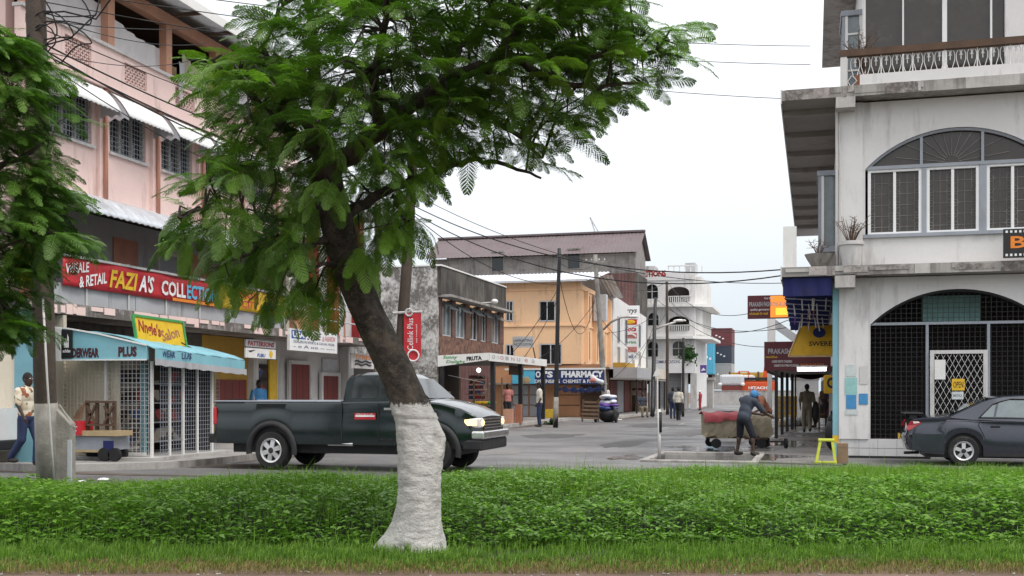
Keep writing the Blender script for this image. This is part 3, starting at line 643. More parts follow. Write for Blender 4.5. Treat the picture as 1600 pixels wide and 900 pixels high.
for pts, r0, r1 in LIMBS:
    w3 = [tp(*p) for p in pts]; fine = []
    for i in range(len(w3)-1):
        for k in range(5): fine.append(w3[i].lerp(w3[i+1], k/5)+Vector((random.gauss(0,.012), random.gauss(0,.012), random.gauss(0,.012))))
    fine.append(w3[-1]); n = len(fine)
    MB().tube(fine, [r0+(r1-r0)*(i/(n-1))**.8 for i in range(n)], 9).build('limb','bark',tree,smooth=True)
    samples += fine[1:]
OUT = [(425,25),(440,-70),(1010,-70),(1010,5),(1062,40),(1118,72),(1052,112),(1045,168),(990,160),(955,200),(905,235),(905,275),(840,280),(790,262),(745,232),(705,262),(690,320),(702,352),(640,378),(610,395),(585,420),(560,478),(520,500),(470,492),(440,508),(390,512),(318,490),(330,425),(262,425),(225,392),(262,352),(242,310),(300,270),(338,235),(312,190),(292,150),(318,95),(362,78),(400,62)]
SA = np.array([list(s) for s in samples]); spec = []; tw = MB(); pts = []
tries = 0
while len(pts) < 385 and tries < 20000:
    tries += 1; p = (random.uniform(225,1118), random.uniform(-70,510))
    if not inside(p, OUT): continue
    bd = bdist(p, OUT)
    if bd < 22: continue
    dens = 1.0 if p[1] < 200 else (.5 if p[0] < 600 else .45)
    if p[1] > 290: dens = .3
    if p[1] > 370: dens = .2
    if 480 < p[0] < 600 and p[1] > 270: dens = .16
    if p[0] < 345 and p[1] < 290: dens *= .45
    if p[0] > 690 and p[1] > 165: dens *= .95
    if random.random() > dens: continue
    D = min(1.9, .25+bd/170*1.5); dd = random.uniform(-D, D)*.95
    if any(abs(p[0]-q[0]) < 24 and abs(p[1]-q[1]) < 20 and abs(dd-q[2]) < .45 for q in pts): continue
    pts.append((p[0], p[1], dd))
cen = tp(600, 120, 0)
for (a, b, dd) in pts:
    w3 = np.array(tp(a, b, dd)); k = int(((SA-w3)**2).sum(1).argmin()); s0 = Vector(SA[k]); e = Vector(w3); dist = (e-s0).length
    mid = s0.lerp(e, .5)+Vector((random.gauss(0,.05), random.gauss(0,.05), .05+.1*dist)); tw.tube([s0, s0.lerp(mid,.6), mid, mid.lerp(e,.6), e], [.014,.012,.009,.007,.005], 5, cap=False)
    outv = (e-cen); outv.z *= .4; outv.normalize()
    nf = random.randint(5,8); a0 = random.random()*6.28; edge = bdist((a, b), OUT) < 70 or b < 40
    for j in range(nf):
        az = a0+6.28*j/nf+random.uniform(-.4,.4)
        dv = Vector((math.cos(az), math.sin(az), random.uniform(-.35,.45)))+outv*.7
        if b > 300: dv.z -= .55
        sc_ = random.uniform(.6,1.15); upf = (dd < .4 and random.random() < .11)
        tone = random.choice([.6,.72,.85]) if upf else (random.choice([.05,.18,.3,.45,.55]) if edge else (.02 if random.random() < .6 else random.choice([.08,.15,.25])))  # young outer and top fronds lighter, inner dark: crown light and shade in tone
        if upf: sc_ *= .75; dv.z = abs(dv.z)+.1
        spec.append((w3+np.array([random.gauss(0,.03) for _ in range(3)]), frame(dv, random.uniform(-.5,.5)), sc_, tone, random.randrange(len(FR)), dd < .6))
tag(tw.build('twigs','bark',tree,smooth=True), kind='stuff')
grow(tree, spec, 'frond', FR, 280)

# a second tree whose branches hang in from beyond the left of the pole
TD2 = 13.2
lt = thing('feathery_tree', 'dense bright green feathery tree overhanging the utility pole', 'tree', tuple(atD(-260, 612+2550/TD2, TD2)))
def tp2(a, b, dd=0.0): return atD(a, b, TD2)+Vector((-S, C, 0))*dd
MB().tube([tp2(-260,820),tp2(-250,640),tp2(-235,480),tp2(-215,330),tp2(-200,200)], [.24,.2,.17,.13,.08], 14).build('trunk','pole_wood',lt,smooth=True)
SA2 = []
for pts2 in ([(-245,560),(-160,500),(-80,440),(0,400),(60,370)], [(-230,430),(-150,340),(-60,280),(20,240),(70,210)], [(-215,330),(-140,220),(-60,150),(10,110),(50,100)], [(-250,600),(-150,560),(-60,520),(20,480)], [(-205,240),(-120,120),(-40,70),(20,60)]):
    w3 = [tp2(a, b, random.uniform(-.4,.4)) for a, b in pts2]; MB().tube(w3, [.09,.07,.05,.03,.012][:len(w3)], 8).build('limb','pole_wood',lt,smooth=True); SA2 += w3
SA2 = np.array([list(s) for s in SA2]); OUT2 = [(-330,60),(-60,-10),(20,35),(55,60),(98,75),(70,120),(108,150),(95,195),(60,215),(92,255),(112,285),(95,310),(150,375),(110,400),(62,405),(72,440),(52,480),(60,520),(15,545),(-60,560),(-330,600)]
spec = []; tw = MB(); cnt = 0
while cnt < 330:
    p = (random.uniform(-330,150), random.uniform(-10,560))
    if not inside((p[0]+14, p[1]), OUT2) or bdist(p, OUT2) < 16 or (p[0] < -120 and random.random() < .7): continue
    cnt += 1; bd = bdist(p, OUT2); dd = random.uniform(-1,1)*min(1.4, .25+bd/80); w3 = np.array(tp2(p[0], p[1], dd)); e = Vector(w3)
    s0 = Vector(SA2[int(((SA2-w3)**2).sum(1).argmin())]); mid = s0.lerp(e,.5)+Vector((0,0,.08)); tw.tube([s0, mid, e], [.012,.009,.005], 5, cap=False)
    nf = random.randint(5,8); a0 = random.random()*6.28
    for j in range(nf):
        az = a0+6.28*j/nf+random.uniform(-.4,.4); dv = Vector((math.cos(az), math.sin(az), random.uniform(-.35,.3)))+Vector((C,S,-.35))*.7
        spec.append((w3, frame(dv, random.uniform(-.4,.4)), random.uniform(.8,1.15), random.choice([.08,.15,.25,.4,.5]), random.randrange(len(FRL)), p[0] > -40))
tag(tw.build('twigs','pole_wood',lt,smooth=True), kind='stuff')
grow(lt, spec, 'frond_left', FRL, 200)
# ------------------------------------------------------------------ pink corner building
PX = -15.2; PY0 = 18.2; PY1 = 30.0
V3 = Vector
RX, UP, RYv = V3((1,0,0)), V3((0,0,1)), V3((0,1,0))
pk = thing('pink_building', 'three storey pink corner building with lattice parapet and striped window awnings', 'building', (PX-4, (PY0+PY1)/2, 0))
# ground floor walls, floors
KYW = 27.0
box_part('shop_wall','mould_and_shade',pk, PX-1.5,PX-1.25,PY0+1.31,KYW-.01,.1,3.1)  # wall coloured dark to paint in the shadow under the balcony slab
box_part('shop_side','cream',pk, PX-1.45,PX+.12,PY0+1.2,PY0+1.3,.1,3.1)
box_part('front_wall','cream',pk, -26,PX-.052,PY0,PY0+.25,.1,3.1)
box_part('front_wall','pink',pk, -26,PX-.3,PY0,PY0+.25,3.4,10.2)
box_part('corner_pillar','aqua',pk, PX-.05,PX+.45,PY0-.05,PY0+.4,.1,3.12)
box_part('shop_wall','yellow_wall',pk, PX-1.5,PX-1.25,KYW,PY1,.1,3.1)
box_part('balcony_slab','slab_edge',pk, PX-1.6,PX+.12,PY0-.1,PY1+6.4,3.12,3.36)
y = PY0+.1
while y < PY1+5.8:                                            # broken pink tiles along the slab edge
    w_ = random.choice([.12,.2,.3,.45,.7])*random.uniform(.8,1.2)
    if random.random() < .68: box_part('tile','pink',pk, PX+.12,PX+.13+random.random()*.012,y,y+w_,3.13+random.choice([0,0,.02,.07,.12]),3.352-random.choice([0,0,.01,.05]))
    y += w_+random.choice([.006,.006,.05,.2])
box_part('balcony_wall','grey_panel',pk, PX-1.6,PX-1.35,PY0+.25,PY1,3.37,5.9)
box_part('party_wall','cream',pk, PX-1.35,PX-.1,PY1-.2,PY1,3.37,5.9)
# floor 3 wall with window openings
WY = [19.8+2.0*k for k in range(5)]; WW = 1.36; ZS, ZT = 6.88, 7.95
loops = [[(PY0,5.5),(PY1,5.5),(PY1,8.25),(PY0,8.25)]]+[[(y-WW/2,ZS),(y+WW/2,ZS),(y+WW/2,ZT),(y-WW/2,ZT)] for y in WY]
MB().poly(loops, (PX,0,0), RYv, UP, .25).build('upper_wall','pink',pk)
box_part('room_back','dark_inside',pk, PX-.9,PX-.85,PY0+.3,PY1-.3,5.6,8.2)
for y in WY:
    w0 = box_part('window','glass',pk, PX-.17,PX-.15,y-WW/2,y+WW/2,ZS,ZT)
    f = MB()
    for k in range(4): yy = y-WW/2+.025+k*(WW-.05)/3; f.box(PX-.14,PX-.06,yy-.028,yy+.028,ZS+.05,ZT-.05)
    f.box(PX-.14,PX-.06,y-WW/2,y+WW/2,ZS,ZS+.05); f.box(PX-.14,PX-.06,y-WW/2,y+WW/2,ZT-.05,ZT); f.build('frame','white_dirty',w0)
    gr = MB()
    for k in range(13): yy = y-WW/2+.06+k*(WW-.12)/12; gr.box(PX-.05,PX-.042,yy-.006,yy+.006,ZS+.02,ZT)
    for k in range(9): zz = ZS+.06+k*.11; gr.box(PX-.041,PX-.033,y-WW/2,y+WW/2,zz-.006,zz+.006)
    gr.build('grille','grey_frame',w0)
    box_part('sill','white_dirty',w0, PX+.003,PX+.07,y-WW/2-.06,y+WW/2+.06,ZS-.06,ZS)
for y in WY:                                                    # curved corrugated awnings
    a = MB(); rows = []; n = 44; y0, y1 = y-.86, y+.86
    for j in range(7):
        t = j/6; x = PX+.02+.62*t; z = 8.18-.1*t-.5*t*t
        rows.append([V3((x+.0, y0+(y1-y0)*i/n, z+.013*math.sin(2*math.pi*i/4))) for i in range(n+1)])
    a.grid(rows); o = a.build('awning','awning_white',pk,smooth=True); o.modifiers.new('s','SOLIDIFY').thickness = .012
    for yy in (y0, y1):
        c = MB(); c.add([V3((PX+.02+.6*t, yy, 8.165-.1*t-.5*t*t)) for t in (0,.2,.4,.6,.8,1)]+[V3((PX+.02+.6*t, yy, 7.5+.07*(k%2))) for k, t in enumerate((1,.8,.6,.4,.2,0))], [tuple(range(12))]); c.build('awning_cheek','galv',o)
for k, y in enumerate([18.35]+[20.8+2*k for k in range(5)]):             # pilasters and rain pipes
    box_part('pilaster','pink',pk, PX+.002,PX+.09,y-.16,y+.16,5.5,8.245)
    MB().tube([(PX+.15,y-.02,5.5),(PX+.15,y-.02,8.2)], .045, 8).build('rain_pipe','pink_deep',pk,smooth=True)
# parapet with breeze-block lattices
LY = [19.75+2.03*k for k in range(5)]
loops = [[(PY0-.2,8.25),(PY1,8.25),(PY1,9.08),(PY0-.2,9.08)]]+[[(y-.43,8.5),(y+.43,8.5),(y+.43,8.95),(y-.43,8.95)] for y in LY]
MB().poly(loops, (PX+.22,0,0), RYv, UP, .14).build('parapet','pink',pk)
box_part('parapet_cap','white_dirty',pk, PX+.04,PX+.28,PY0-.22,PY1,9.08,9.15)
box_part('balcony_floor','pink',pk, PX-2.5,PX+.24,PY0-.2,PY1,8.19,8.248)
for y in LY:
    l_ = MB()
    for k in range(-8, 9):
        for sg in (-1, 1):
            # diagonal ribs clipped to the opening
            p0, p1 = None, None; pts_ = []
            for i in range(41):
                yy = -.43+.86*i/40; zz = sg*(yy-k*.13)
                if abs(zz) <= .225: pts_.append((yy, zz))
            if len(pts_) > 1: l_.bar((PX+.15,y+pts_[0][0],8.725+pts_[0][1]), (PX+.15,y+pts_[-1][0],8.725+pts_[-1][1]), .024, .05, up=(1,0,0))
    l_.build('lattice','pink',pk)
    box_part('lattice_back','terracotta',pk, PX+.02,PX+.03,y-.43,y+.43,8.5,8.95)
# open top-floor gallery
box_part('gallery_end','dark_inside',pk, PX-2.5,PX-.03,PY1-.12,PY1-.02,8.25,10.6); box_part('gallery_ceiling','wood_dark',pk, PX-2.5,PX-.03,PY0,PY1-.13,10.5,10.56)
box_part('gallery_back','dark_inside',pk, PX-2.6,PX-2.5,PY0,PY1,8.25,10.6)
for y in [18.3,20.9,23.15,25.4,27.6,29.8]: box_part('post','orange_paint',pk, PX+.0,PX+.2,y-.12,y+.12,9.15,10.35)
box_part('beam','orange_paint',pk, PX-.02,PX+.22,PY0-.2,PY1,10.35,10.62)
for y0, y1, zt, mt in ((18.42,20.78,10.3,'curtain'),(21.02,23.03,10.0,'curtain'),(24.0,25.28,9.98,'cream'),(23.3,23.75,9.75,'tan'),(25.52,27.48,10.2,'curtain'),(27.72,29.7,10.3,'curtain')):
    rows = [[V3((PX+.02+.03*math.sin(i*1.3), y0+(y1-y0)*i/24, 9.16+(zt-9.16-((.12*math.sin(math.pi*i/24)+.22*i/24)*(j/6)))*j/6)) for i in range(25)] for j in range(7)]
    MB().grid(rows).build('curtain',mt,pk,smooth=True)
rows = [[V3((PX+.31+.02*math.sin(j), 23.5+.22*(i/4-.5)*(1-.5*j/7), 9.55-.95*j/7)) for i in range(5)] for j in range(8)]; MB().grid(rows).build('hanging_cloth','grey_panel',pk,smooth=True)
o = MB().sheet((PX+1.15,PY0-1.2,10.62),(0,PY1-PY0+2,0),(-6,0,1.7),.02,.18).build('roof','galv',pk,smooth=True); o.modifiers.new('s','SOLIDIFY').thickness = .015
box_part('fascia','white_paint',pk, PX+1.17,PX+1.2,PY0-1.25,PY1+.85,10.48,10.7)
for k in range(9): box_part('rafter','wood_dark',pk, PX-.1,PX+1.12,PY0-.9+k*1.5,PY0-.82+k*1.5,10.62,10.7)
# second-floor lean-to awning, doors and railing behind the banners
rows = []; n = 190
for j in range(7):
    t = j/6; rows.append([V3((PX+.0+.75*t, 19.4+(PY1-19.4)*i/n, 5.78-.12*t-.42*t*t+.016*math.sin(2*math.pi*i/4))) for i in range(n+1)])
o = MB().grid(rows).build('balcony_awning','galv',pk,smooth=True); o.modifiers.new('s','SOLIDIFY').thickness = .012
for y in (22.0,25.4,28.6):
    dd_ = box_part('balcony_door','grey_frame',pk, PX-1.345,PX-1.28,y-.42,y+.42,3.4,5.1)
    f = MB(); f.box(PX-1.34,PX-1.25,y-.5,y-.423,3.4,5.18); f.box(PX-1.34,PX-1.25,y+.423,y+.5,3.4,5.18); f.box(PX-1.34,PX-1.25,y-.42,y+.42,5.103,5.18); f.build('frame','white_dirty',dd_)
for y in (20.3,23.6,27.0): box_part('brown_panel','pink_deep',pk, PX-1.345,PX-1.31,y-.5,y+.5,3.5,5.3)
for y in (22.55,26.9): MB().ellip((PX+.42,y,5.12),(.035,.035,.045)).build('bulb','bulb',pk,smooth=True)
pn = 0
for y0, y1 in ((18.6,20.2),(20.22,21.0),(21.02,22.0),(22.02,23.9),(23.92,26.5),(26.52,29.4)): box_part('railing_panel','grey_panel',pk, PX+.02+.004*(pn%2),PX+.05+.004*(pn%2),y0,y1,3.365,3.78); pn += 1
for k in range(8): MB().tube([(PX+.08,18.7+k*1.5,3.36),(PX+.08,18.7+k*1.5,4.42)], .022, 6).build('railing_post','white_dirty',pk)

# red and yellow banners along the balcony
BX = PX+.12
def banner(name, label, mat, px0, px1, z00, z01, x=BX):
    y0, y1 = yX(px0, x), yX(px1, x); t = thing(name, label, 'banner', (x,(y0+y1)/2,z00))
    n = 28; rows = [[V3((x+.02*math.sin(i*.9)+.012*math.sin(j*2+i*.4), y0+(y1-y0)*i/n, z00+(z01-z00)*j/5)) for i in range(n+1)] for j in range(6)]
    o = MB().grid(rows).build('cloth',mat,t,smooth=True); o.modifiers.new('s','SOLIDIFY').thickness = .01
    box_part('top_batten','white_dirty',t, x-.04,x+.04,y0-.02,y1+.02,z01+.01,z01+.06); return t, y0, y1
bt, y0, y1 = banner('shop_banner','long red banner with white and yellow lettering hung on the pink balcony','red',98,340,3.72,4.33)
org = V3((BX+.045,y0,3.72)); L_ = y1-y0
letters('W/SALE','white',bt,org,RYv,UP,.05,.82,.30,.52,shear=.3,rot=.16,bold=.02); letters('& RETAIL','white',bt,org,RYv,UP,.45,1.4,.08,.32,shear=.3,rot=.2,bold=.02)
letters('FAZI','yellow',bt,org,RYv,UP,1.5,2.55,.1,.5,shear=.25,bold=.03); letters("A'S",'white',bt,org,RYv,UP,2.58,3.2,.1,.5,shear=.25,bold=.03)
letters('COLL','white',bt,org,RYv,UP,3.5,4.55,.1,.46,bold=.03); letters('ECTION','cyan',bt,org,RYv,UP,4.6,L_-.1,.1,.46,bold=.03)
box_part('orange_band','orange',bt, BX+.026,BX+.03,y0+4.0,y1,3.725,3.8)
bt, y0, y1 = banner('shop_banner','yellow banner with black and red address lettering on the balcony','yellow',342,446,3.72,4.33)
org = V3((BX+.045,y0,3.72)); L_ = y1-y0
letters('FIRST','red',bt,org,RYv,UP,.25*L_,.55*L_,.34,.54,bold=.02); letters('CITY','red',bt,org,RYv,UP,.3*L_,.55*L_,.08,.28,bold=.02)
letters('17-18','black',bt,org,RYv,UP,.64*L_,.86*L_,.34,.52,bold=.01); letters('AMERICA ST','black',bt,org,RYv,UP,.56*L_,.97*L_,.1,.26,bold=.01)
yb = thing('sign_board','small yellow end board of the red balcony banner','sign',(BX-.3,18.95,3.72))
box_part('board','yellow',yb, BX-.5,BX+.0,18.62,18.66,3.74,4.33); box_part('board_frame','white_dirty',yb, BX+.0,BX+.05,18.6,18.68,3.7,4.36)

# ------------------------------------------------------------------ caged shop front under the turquoise canopy
KX, KY0, KY1 = -12.97, 19.4, 22.0
kk = thing('caged_shop', 'small shop enclosed by white wire mesh under a turquoise canopy', 'kiosk', ((PX+KX)/2,(KY0+KY1)/2,.11))
box_part('floor_slab','concrete_light',kk, PX+.1,KX+.25,KY0-.3,KY1+.3,.111,.17)
cr = random.Random(3)
for k in range(4): box_part('panel','cream',kk, PX+.14+k*.32,PX+.14+k*.32+.312,KY0+.08+.01*(k%2),KY0+.11+.01*(k%2),.18,2.2)
def mesh_panel(name, a, b, z0, z1, step=.095, mat='white_dirty', r=.006):
    a, b = V3(a), V3(b); L = (b-a).length; e = (b-a)/L; m = MB(); n = int(L/step)
    for i in range(n+1): p = a+e*(L*i/n); m.bar((p.x,p.y,z0),(p.x,p.y,z1), r*2)
    k = int((z1-z0)/step)
    for j in range(k+1): z = z0+(z1-z0)*j/k; m.bar((a.x,a.y,z),(b.x,b.y,z), r*2)
    return m.build(name, mat, kk)
mesh_panel('wire_mesh',(PX+.12,KY0,0),(PX+1.15,KY0,0),.2,2.15,.08,'cream')
mesh_panel('wire_mesh',(PX+1.2,KY0-.02,0),(KX-.06,KY0-.02,0),.2,2.15,.09,'white_dirty',.0045)
mesh_panel('wire_mesh',(KX,KY0+.3,0),(KX,KY1,0),.2,2.1,.095,'grey_frame',.004)
posts = [(KX,KY0)]+[(KX,yX(q,KX)) for q in (265,286,308,331)]
for (x, y) in posts: box_part('post','white_paint',kk, x-.025,x+.025,y-.025,y+.025,.17,2.12)
box_part('post','white_dirty',kk, PX+1.15,PX+1.2,KY0-.06,KY0-.005,.17,2.15)
box_part('door_frame','aqua',kk, KX-.55,KX-.45,KY0+.4,KY0+.5,.17,2.1); box_part('back_wall','dark_inside',kk, PX+.15,KX-.2,KY1+.02,KY1+.06,.17,2.2)
for k in range(4): box_part('shelf','grey_panel',kk, KX-1.2,KX-.75,KY0+.5,KY1-.1,.4+.42*k,.43+.42*k); box_part('goods','merchandise',kk, KX-1.15,KX-.8,KY0+.55,KY1-.15,.431+.42*k,.7+.42*k)
box_part('lower_rail','white_dirty',kk, KX-1.0,KX-.1,KY0-.09,KY0-.03,.2,.26)
# canopy: tall painted fascia to the front, sloping roof to the side
cn = MB(); fx0, fx1 = PX-.1, KX+.12; fy = KY0-.35
cn.poly([[(fx0,2.16),(fx1-.15,2.13),(fx1,2.15),(fx1,2.42),(fx0+1.35,2.66),(fx0+.6,2.78),(fx0,2.84)]], (0,fy,0), RX, UP, .06); fo = cn.build('canopy_fascia','aqua_light',kk)
rows = []
for j in range(6):
    t = j/5; rows.append([V3((fx1-.08-1.5*(1-t)**1.2+.25*t, fy+(KY1+.6-fy)*i/16, 2.72-.36*t**1.6-.018*i/2+.012*math.sin(i*2.1+j))) for i in range(17)])
ro = MB().grid(rows).build('canopy_roof','aqua_light',kk,smooth=True); ro.modifiers.new('s','SOLIDIFY').thickness = .02
rows = [[V3((fx1+.17+.02*math.sin(i*1.7), fy+.02+(KY1+.58-fy)*i/20, 2.36-.3*j/2-.0144*i/2+(.012*math.sin(i*2.4) if j == 2 else 0))) for i in range(21)] for j in range(3)]
vo = MB().grid(rows).build('canopy_valance','aqua_light',kk); vo.modifiers.new('s','SOLIDIFY').thickness = .012
rows = [[V3((fx1+.2+.02*math.sin(i*1.7), fy-.02+(KY1+.65-fy)*i/20, 2.16-.13*j-.0144*i/2+(.012*math.sin(i*2.4) if j else 0))) for i in range(21)] for j in range(2)]
vo2 = MB().grid(rows).build('grey_hem','grey_panel',kk); vo2.modifiers.new('s','SOLIDIFY').thickness = .012
tr_ = MB(); pts_ = [(fx0,2.84),(fx0+.6,2.78),(fx0+1.35,2.66),(fx1,2.42)]
for a, b in zip(pts_, pts_[1:]): tr_.bar((a[0],fy-.01,a[1]+.012),(b[0],fy-.01,b[1]+.012),.05,.03)
tr_.bar((fx0,fy-.02,2.15),(fx1,fy-.02,2.14),.03,.025); tr_.build('canopy_trim','white_paint',kk)
org = V3((0,fy-.002,0)); x_ = lambda q: xY(q, fy)
letters('UNDERWEAR','ink_maroon',kk,org,RX,UP,x_(100),x_(155),2.19,2.39,bold=.06); letters('PLUS','ink_maroon',kk,org,RX,UP,x_(185),x_(214),2.2,2.41,bold=.06)
org2 = V3((fx1+.19,0,0)); letters('WEAR','navy',kk,org2,RYv,UP,yX(254,fx1+.2),yX(274,fx1+.2),2.2,2.33,shear=.1,bold=.02); letters('PLUS','navy',kk,org2,RYv,UP,yX(279,fx1+.2),yX(300,fx1+.2),2.18,2.31,shear=.1,bold=.02)
lg = thing('logo_sign','small black square sign with white three-stripe triangle on the turquoise canopy','sign',(x_(106),fy-.05,2.17))
box_part('board','black',lg, x_(98),x_(114.5),fy-.045,fy-.02,2.19,2.76); box_part('side_board','white_paint',lg, x_(84),x_(97.7),fy-.05,fy-.02,2.13,2.8)
for k, (xa, h) in enumerate(((102.5,.13),(105,.2),(107.6,.28))):
    x0_ = x_(xa); MB().add([(x0_,fy-.049,2.4),(x0_+.035,fy-.049,2.4),(x0_+.035,fy-.049,2.4+h*.75),(x0_+.0,fy-.049,2.4+h)], [(0,1,2,3)]).build('stripe','white',lg)
letters('adidas','white',lg,V3((0,fy-.047,0)),RX,UP,x_(100.5),x_(112.5),2.3,2.37,bold=.02)
# yellow sign propped on the canopy
ys_ = thing('roof_sign','yellow green-framed hand-painted sign propped on the turquoise canopy','sign',(KX-.2,KY0+1,2.5))
o3 = V3((KX-.42, yX(222,KX-.3), 2.52)); ax = V3((.12,1.0,-.035)).normalized(); ay = V3((-.12,-.1,1)).normalized(); wd, ht = 1.55, .56
MB().poly([[(0,0),(wd,0),(wd,ht),(0,ht)]], o3, ax, ay, .03).build('board','yellow',ys_)
fr = MB()
for a, b in (((0,0),(wd,0)),((wd,0),(wd,ht)),((wd,ht),(0,ht)),((0,ht),(0,0))): fr.bar(o3+ax*a[0]+ay*a[1], o3+ax*b[0]+ay*b[1], .05, .05)
fr.build('frame','green',ys_)
letters("Nngle's",'red_dark',ys_,o3,ax,ay,.12,.78,.12,.46,rot=-.12,bold=.03); letters('Salon','terracotta',ys_,o3,ax,ay,.78,1.38,.14,.38,rot=.25,bold=.02)
MB().bar(o3+ax*1.4+ay*.1, o3+ax*1.85+ay*-.05, .02).build('brace','black_metal',ys_)

# doors and shop fronts further along the pink building
def door(parent, name, mat, px0, px1, zt, x, zb=.11, frame=True):
    y0, y1 = yX(px0, x), yX(px1, x); d_ = box_part(name, mat, parent, x-.06,x,y0,y1,zb,zt)
    n = max(2, int((y1-y0)/.35))
    for k in range(1, n): box_part('groove','dark_inside',d_, x-.001,x+.002,y0+(y1-y0)*k/n-.01,y0+(y1-y0)*k/n+.01,zb+.05,zt-.04)
    if frame:
        f = MB(); f.box(x-.05,x+.05,y0-.13,y0-.002,zb,zt+.12); f.box(x-.05,x+.05,y1+.002,y1+.13,zb,zt+.12); f.box(x-.05,x+.05,y0-.001,y1+.001,zt+.002,zt+.12); f.build('frame','white_dirty',d_)
    return d_
SX = PX-1.2
door(pk,'shutter','maroon',340,385,1.85,SX,frame=False)
box_part('pier','white_dirty',pk, SX-.05,SX+.15,yX(392,SX)-.1,yX(396,SX)+.05,.11,3.1)
box_part('doorway','dark_inside',pk, SX-.04,SX+.012,yX(398,SX),yX(418,SX),.11,2.35); box_part('open_door','yellow',pk, SX,SX+.05,yX(419,SX),yX(431,SX),.11,2.5)
for k in range(5): box_part('shelf_goods','merchandise',pk, SX+.013,SX+.03,yX(401,SX),yX(416,SX),.35+.4*k,.62+.4*k)
def street_sign(name, label, px0, px1, py0, py1, x, mat='white_paint', dep=.05, facing='X'):
    y0, y1 = yX(px0, x), yX(px1, x); zm = onX((px0+px1)/2, py1, x)[1]; zt = onX((px0+px1)/2, py0, x)[1]
    t = thing(name, label, 'sign', (x,(y0+y1)/2,zm)); bevel(box_part('board',mat,t, x-dep,x,y0,y1,zm,zt),.006); return t, V3((x,y0,zm)), y1-y0, zt-zm
t, o_, L_, H_ = street_sign('shop_sign','dark red lettered board above the shoe brands sign',384,431,532,543,PX-.1,'pale_grey'); letters('PATTERSONS','red_dark',t,o_,RYv,UP,.06*L_,.94*L_,.15*H_,.85*H_,bold=.04,shear=.15)
t, o_, L_, H_ = street_sign('shop_sign','white sign with black tick, blue letters and yellow disc over the doorway',384,431,545,560,PX-.05,'white_paint')
MB().add([o_+RYv*(L_*a)+UP*(H_*b)+V3((.005,0,0)) for a, b in ((.07,.72),(.14,.55),(.32,.85),(.15,.68))], [(0,1,2),(0,2,3)]).build('tick','black',t)
letters('FUBU','blue',t,o_,RYv,UP,.36*L_,.64*L_,.12*H_,.5*H_,shear=.2,bold=.04); MB().lathe([(.0,0),(H_*.38,0)],o_+RYv*(L_*.83)+UP*(H_*.5)+V3((.006,0,0)),18,'x',cap=False).build('disc','yellow',t)

# ------------------------------------------------------------------ white and red two-storey building next to it
wb = thing('white_building', 'white two storey building with red columns beyond the pink building', 'building', (PX-4,33.2,0))
box_part('wall','white_wall',wb, PX-8,PX-.4,PY1+.02,36.4,3.37,7.6)
box_part('ground_wall','white_dirty',wb, PX-8,SX-.06,PY1+.02,36.4,.11,3.12)
box_part('roof_slab','concrete',wb, PX-8.2,PX+.1,PY1+.03,36.5,7.6,7.8)
for y in (yX(486,PX-.3),yX(518,PX-.3),yX(556,PX-.3)): box_part('column','red_dark',wb, PX-.38,PX-.1,y-.17,y+.17,3.37,7.58)
for y in (31.4,33.9,35.5): w0 = box_part('window','glass',wb, PX-.39,PX-.37,y-.45,y+.45,4.5,6.0); f = MB(); f.box(PX-.37,PX-.33,y-.5,y-.44,4.44,6.06); f.box(PX-.37,PX-.33,y+.44,y+.5,4.44,6.06); f.box(PX-.37,PX-.33,y-.02,y+.02,4.5,6.0); f.build('frame','white_dirty',w0)
door(wb,'door','maroon',453,483,2.4,SX+.05); door(wb,'door','maroon',503.5,528,2.05,SX+.05)
box_part('pier','white_dirty',wb, SX-.05,SX+.3,yX(536,SX)-.2,yX(536,SX)+.25,.11,3.1); box_part('opening','dark_inside',wb, SX-.055,SX+.002,yX(548,SX),yX(584,SX),.11,2.4)
box_part('graffiti_panel','pale_grey',wb, SX-.05,SX+.01,yX(504,SX),yX(527,SX),2.15,2.65)
for k in range(4): MB().tube([(PX+.1,30.4+k*1.6,3.36),(PX+.1,30.4+k*1.6,4.25)], .03, 6).build('railing_post','pink_deep',wb)
MB().tube([(PX+.1,30.2,4.2),(PX+.1,36,4.2)], .025, 6).build('handrail','pale_grey',wb); MB().tube([(PX+.1,30.2,3.8),(PX+.1,36,3.8)], .025, 6).build('handrail','pale_grey',wb)
t, o_, L_, H_ = street_sign('shop_sign','large white projecting sign with blue flag corner and slanting red words',453,527,517,550,PX+.2,'white_clean',.1)
box_part('blue_corner','blue',t, PX+.2,PX+.204,o_.y+.03*L_,o_.y+.31*L_,o_.z+.55*H_,o_.z+.93*H_); o_ = o_+V3((.003,0,0))
letters('USA','white',t,o_,RYv,UP,.05*L_,.29*L_,.6*H_,.88*H_,bold=.05); letters('STYLE','ink_maroon',t,o_,RYv,UP,.34*L_,.64*L_,.56*H_,.88*H_,shear=.35,rot=.03,bold=.02); letters('& FASHION','red',t,o_,RYv,UP,.66*L_,.95*L_,.56*H_,.8*H_,shear=.35,rot=.03)
letters('DEALERS IN SPORTS & CASUAL WEAR','navy',t,o_,RYv,UP,.07*L_,.93*L_,.36*H_,.48*H_); letters('- o A oo -- ----','navy',t,o_,RYv,UP,.07*L_,.93*L_,.14*H_,.28*H_)
t, o_, L_, H_ = street_sign('shop_sign','square board with orange word above two dark wavy lines',549,585,553,576,PX-.2,'white_dirty')
letters('TYRES','orange',t,o_,RYv,UP,.12*L_,.85*L_,.62*H_,.92*H_,bold=.03)
for k in range(2): MB().tube([o_+RYv*(L_*(.14+.7*i/10))+UP*(H_*(.28+.2*k)+.03*math.sin(i*1.2))+V3((.01,0,0)) for i in range(11)], .03, 5).build('wavy_line','yellow' if False else 'black',t)
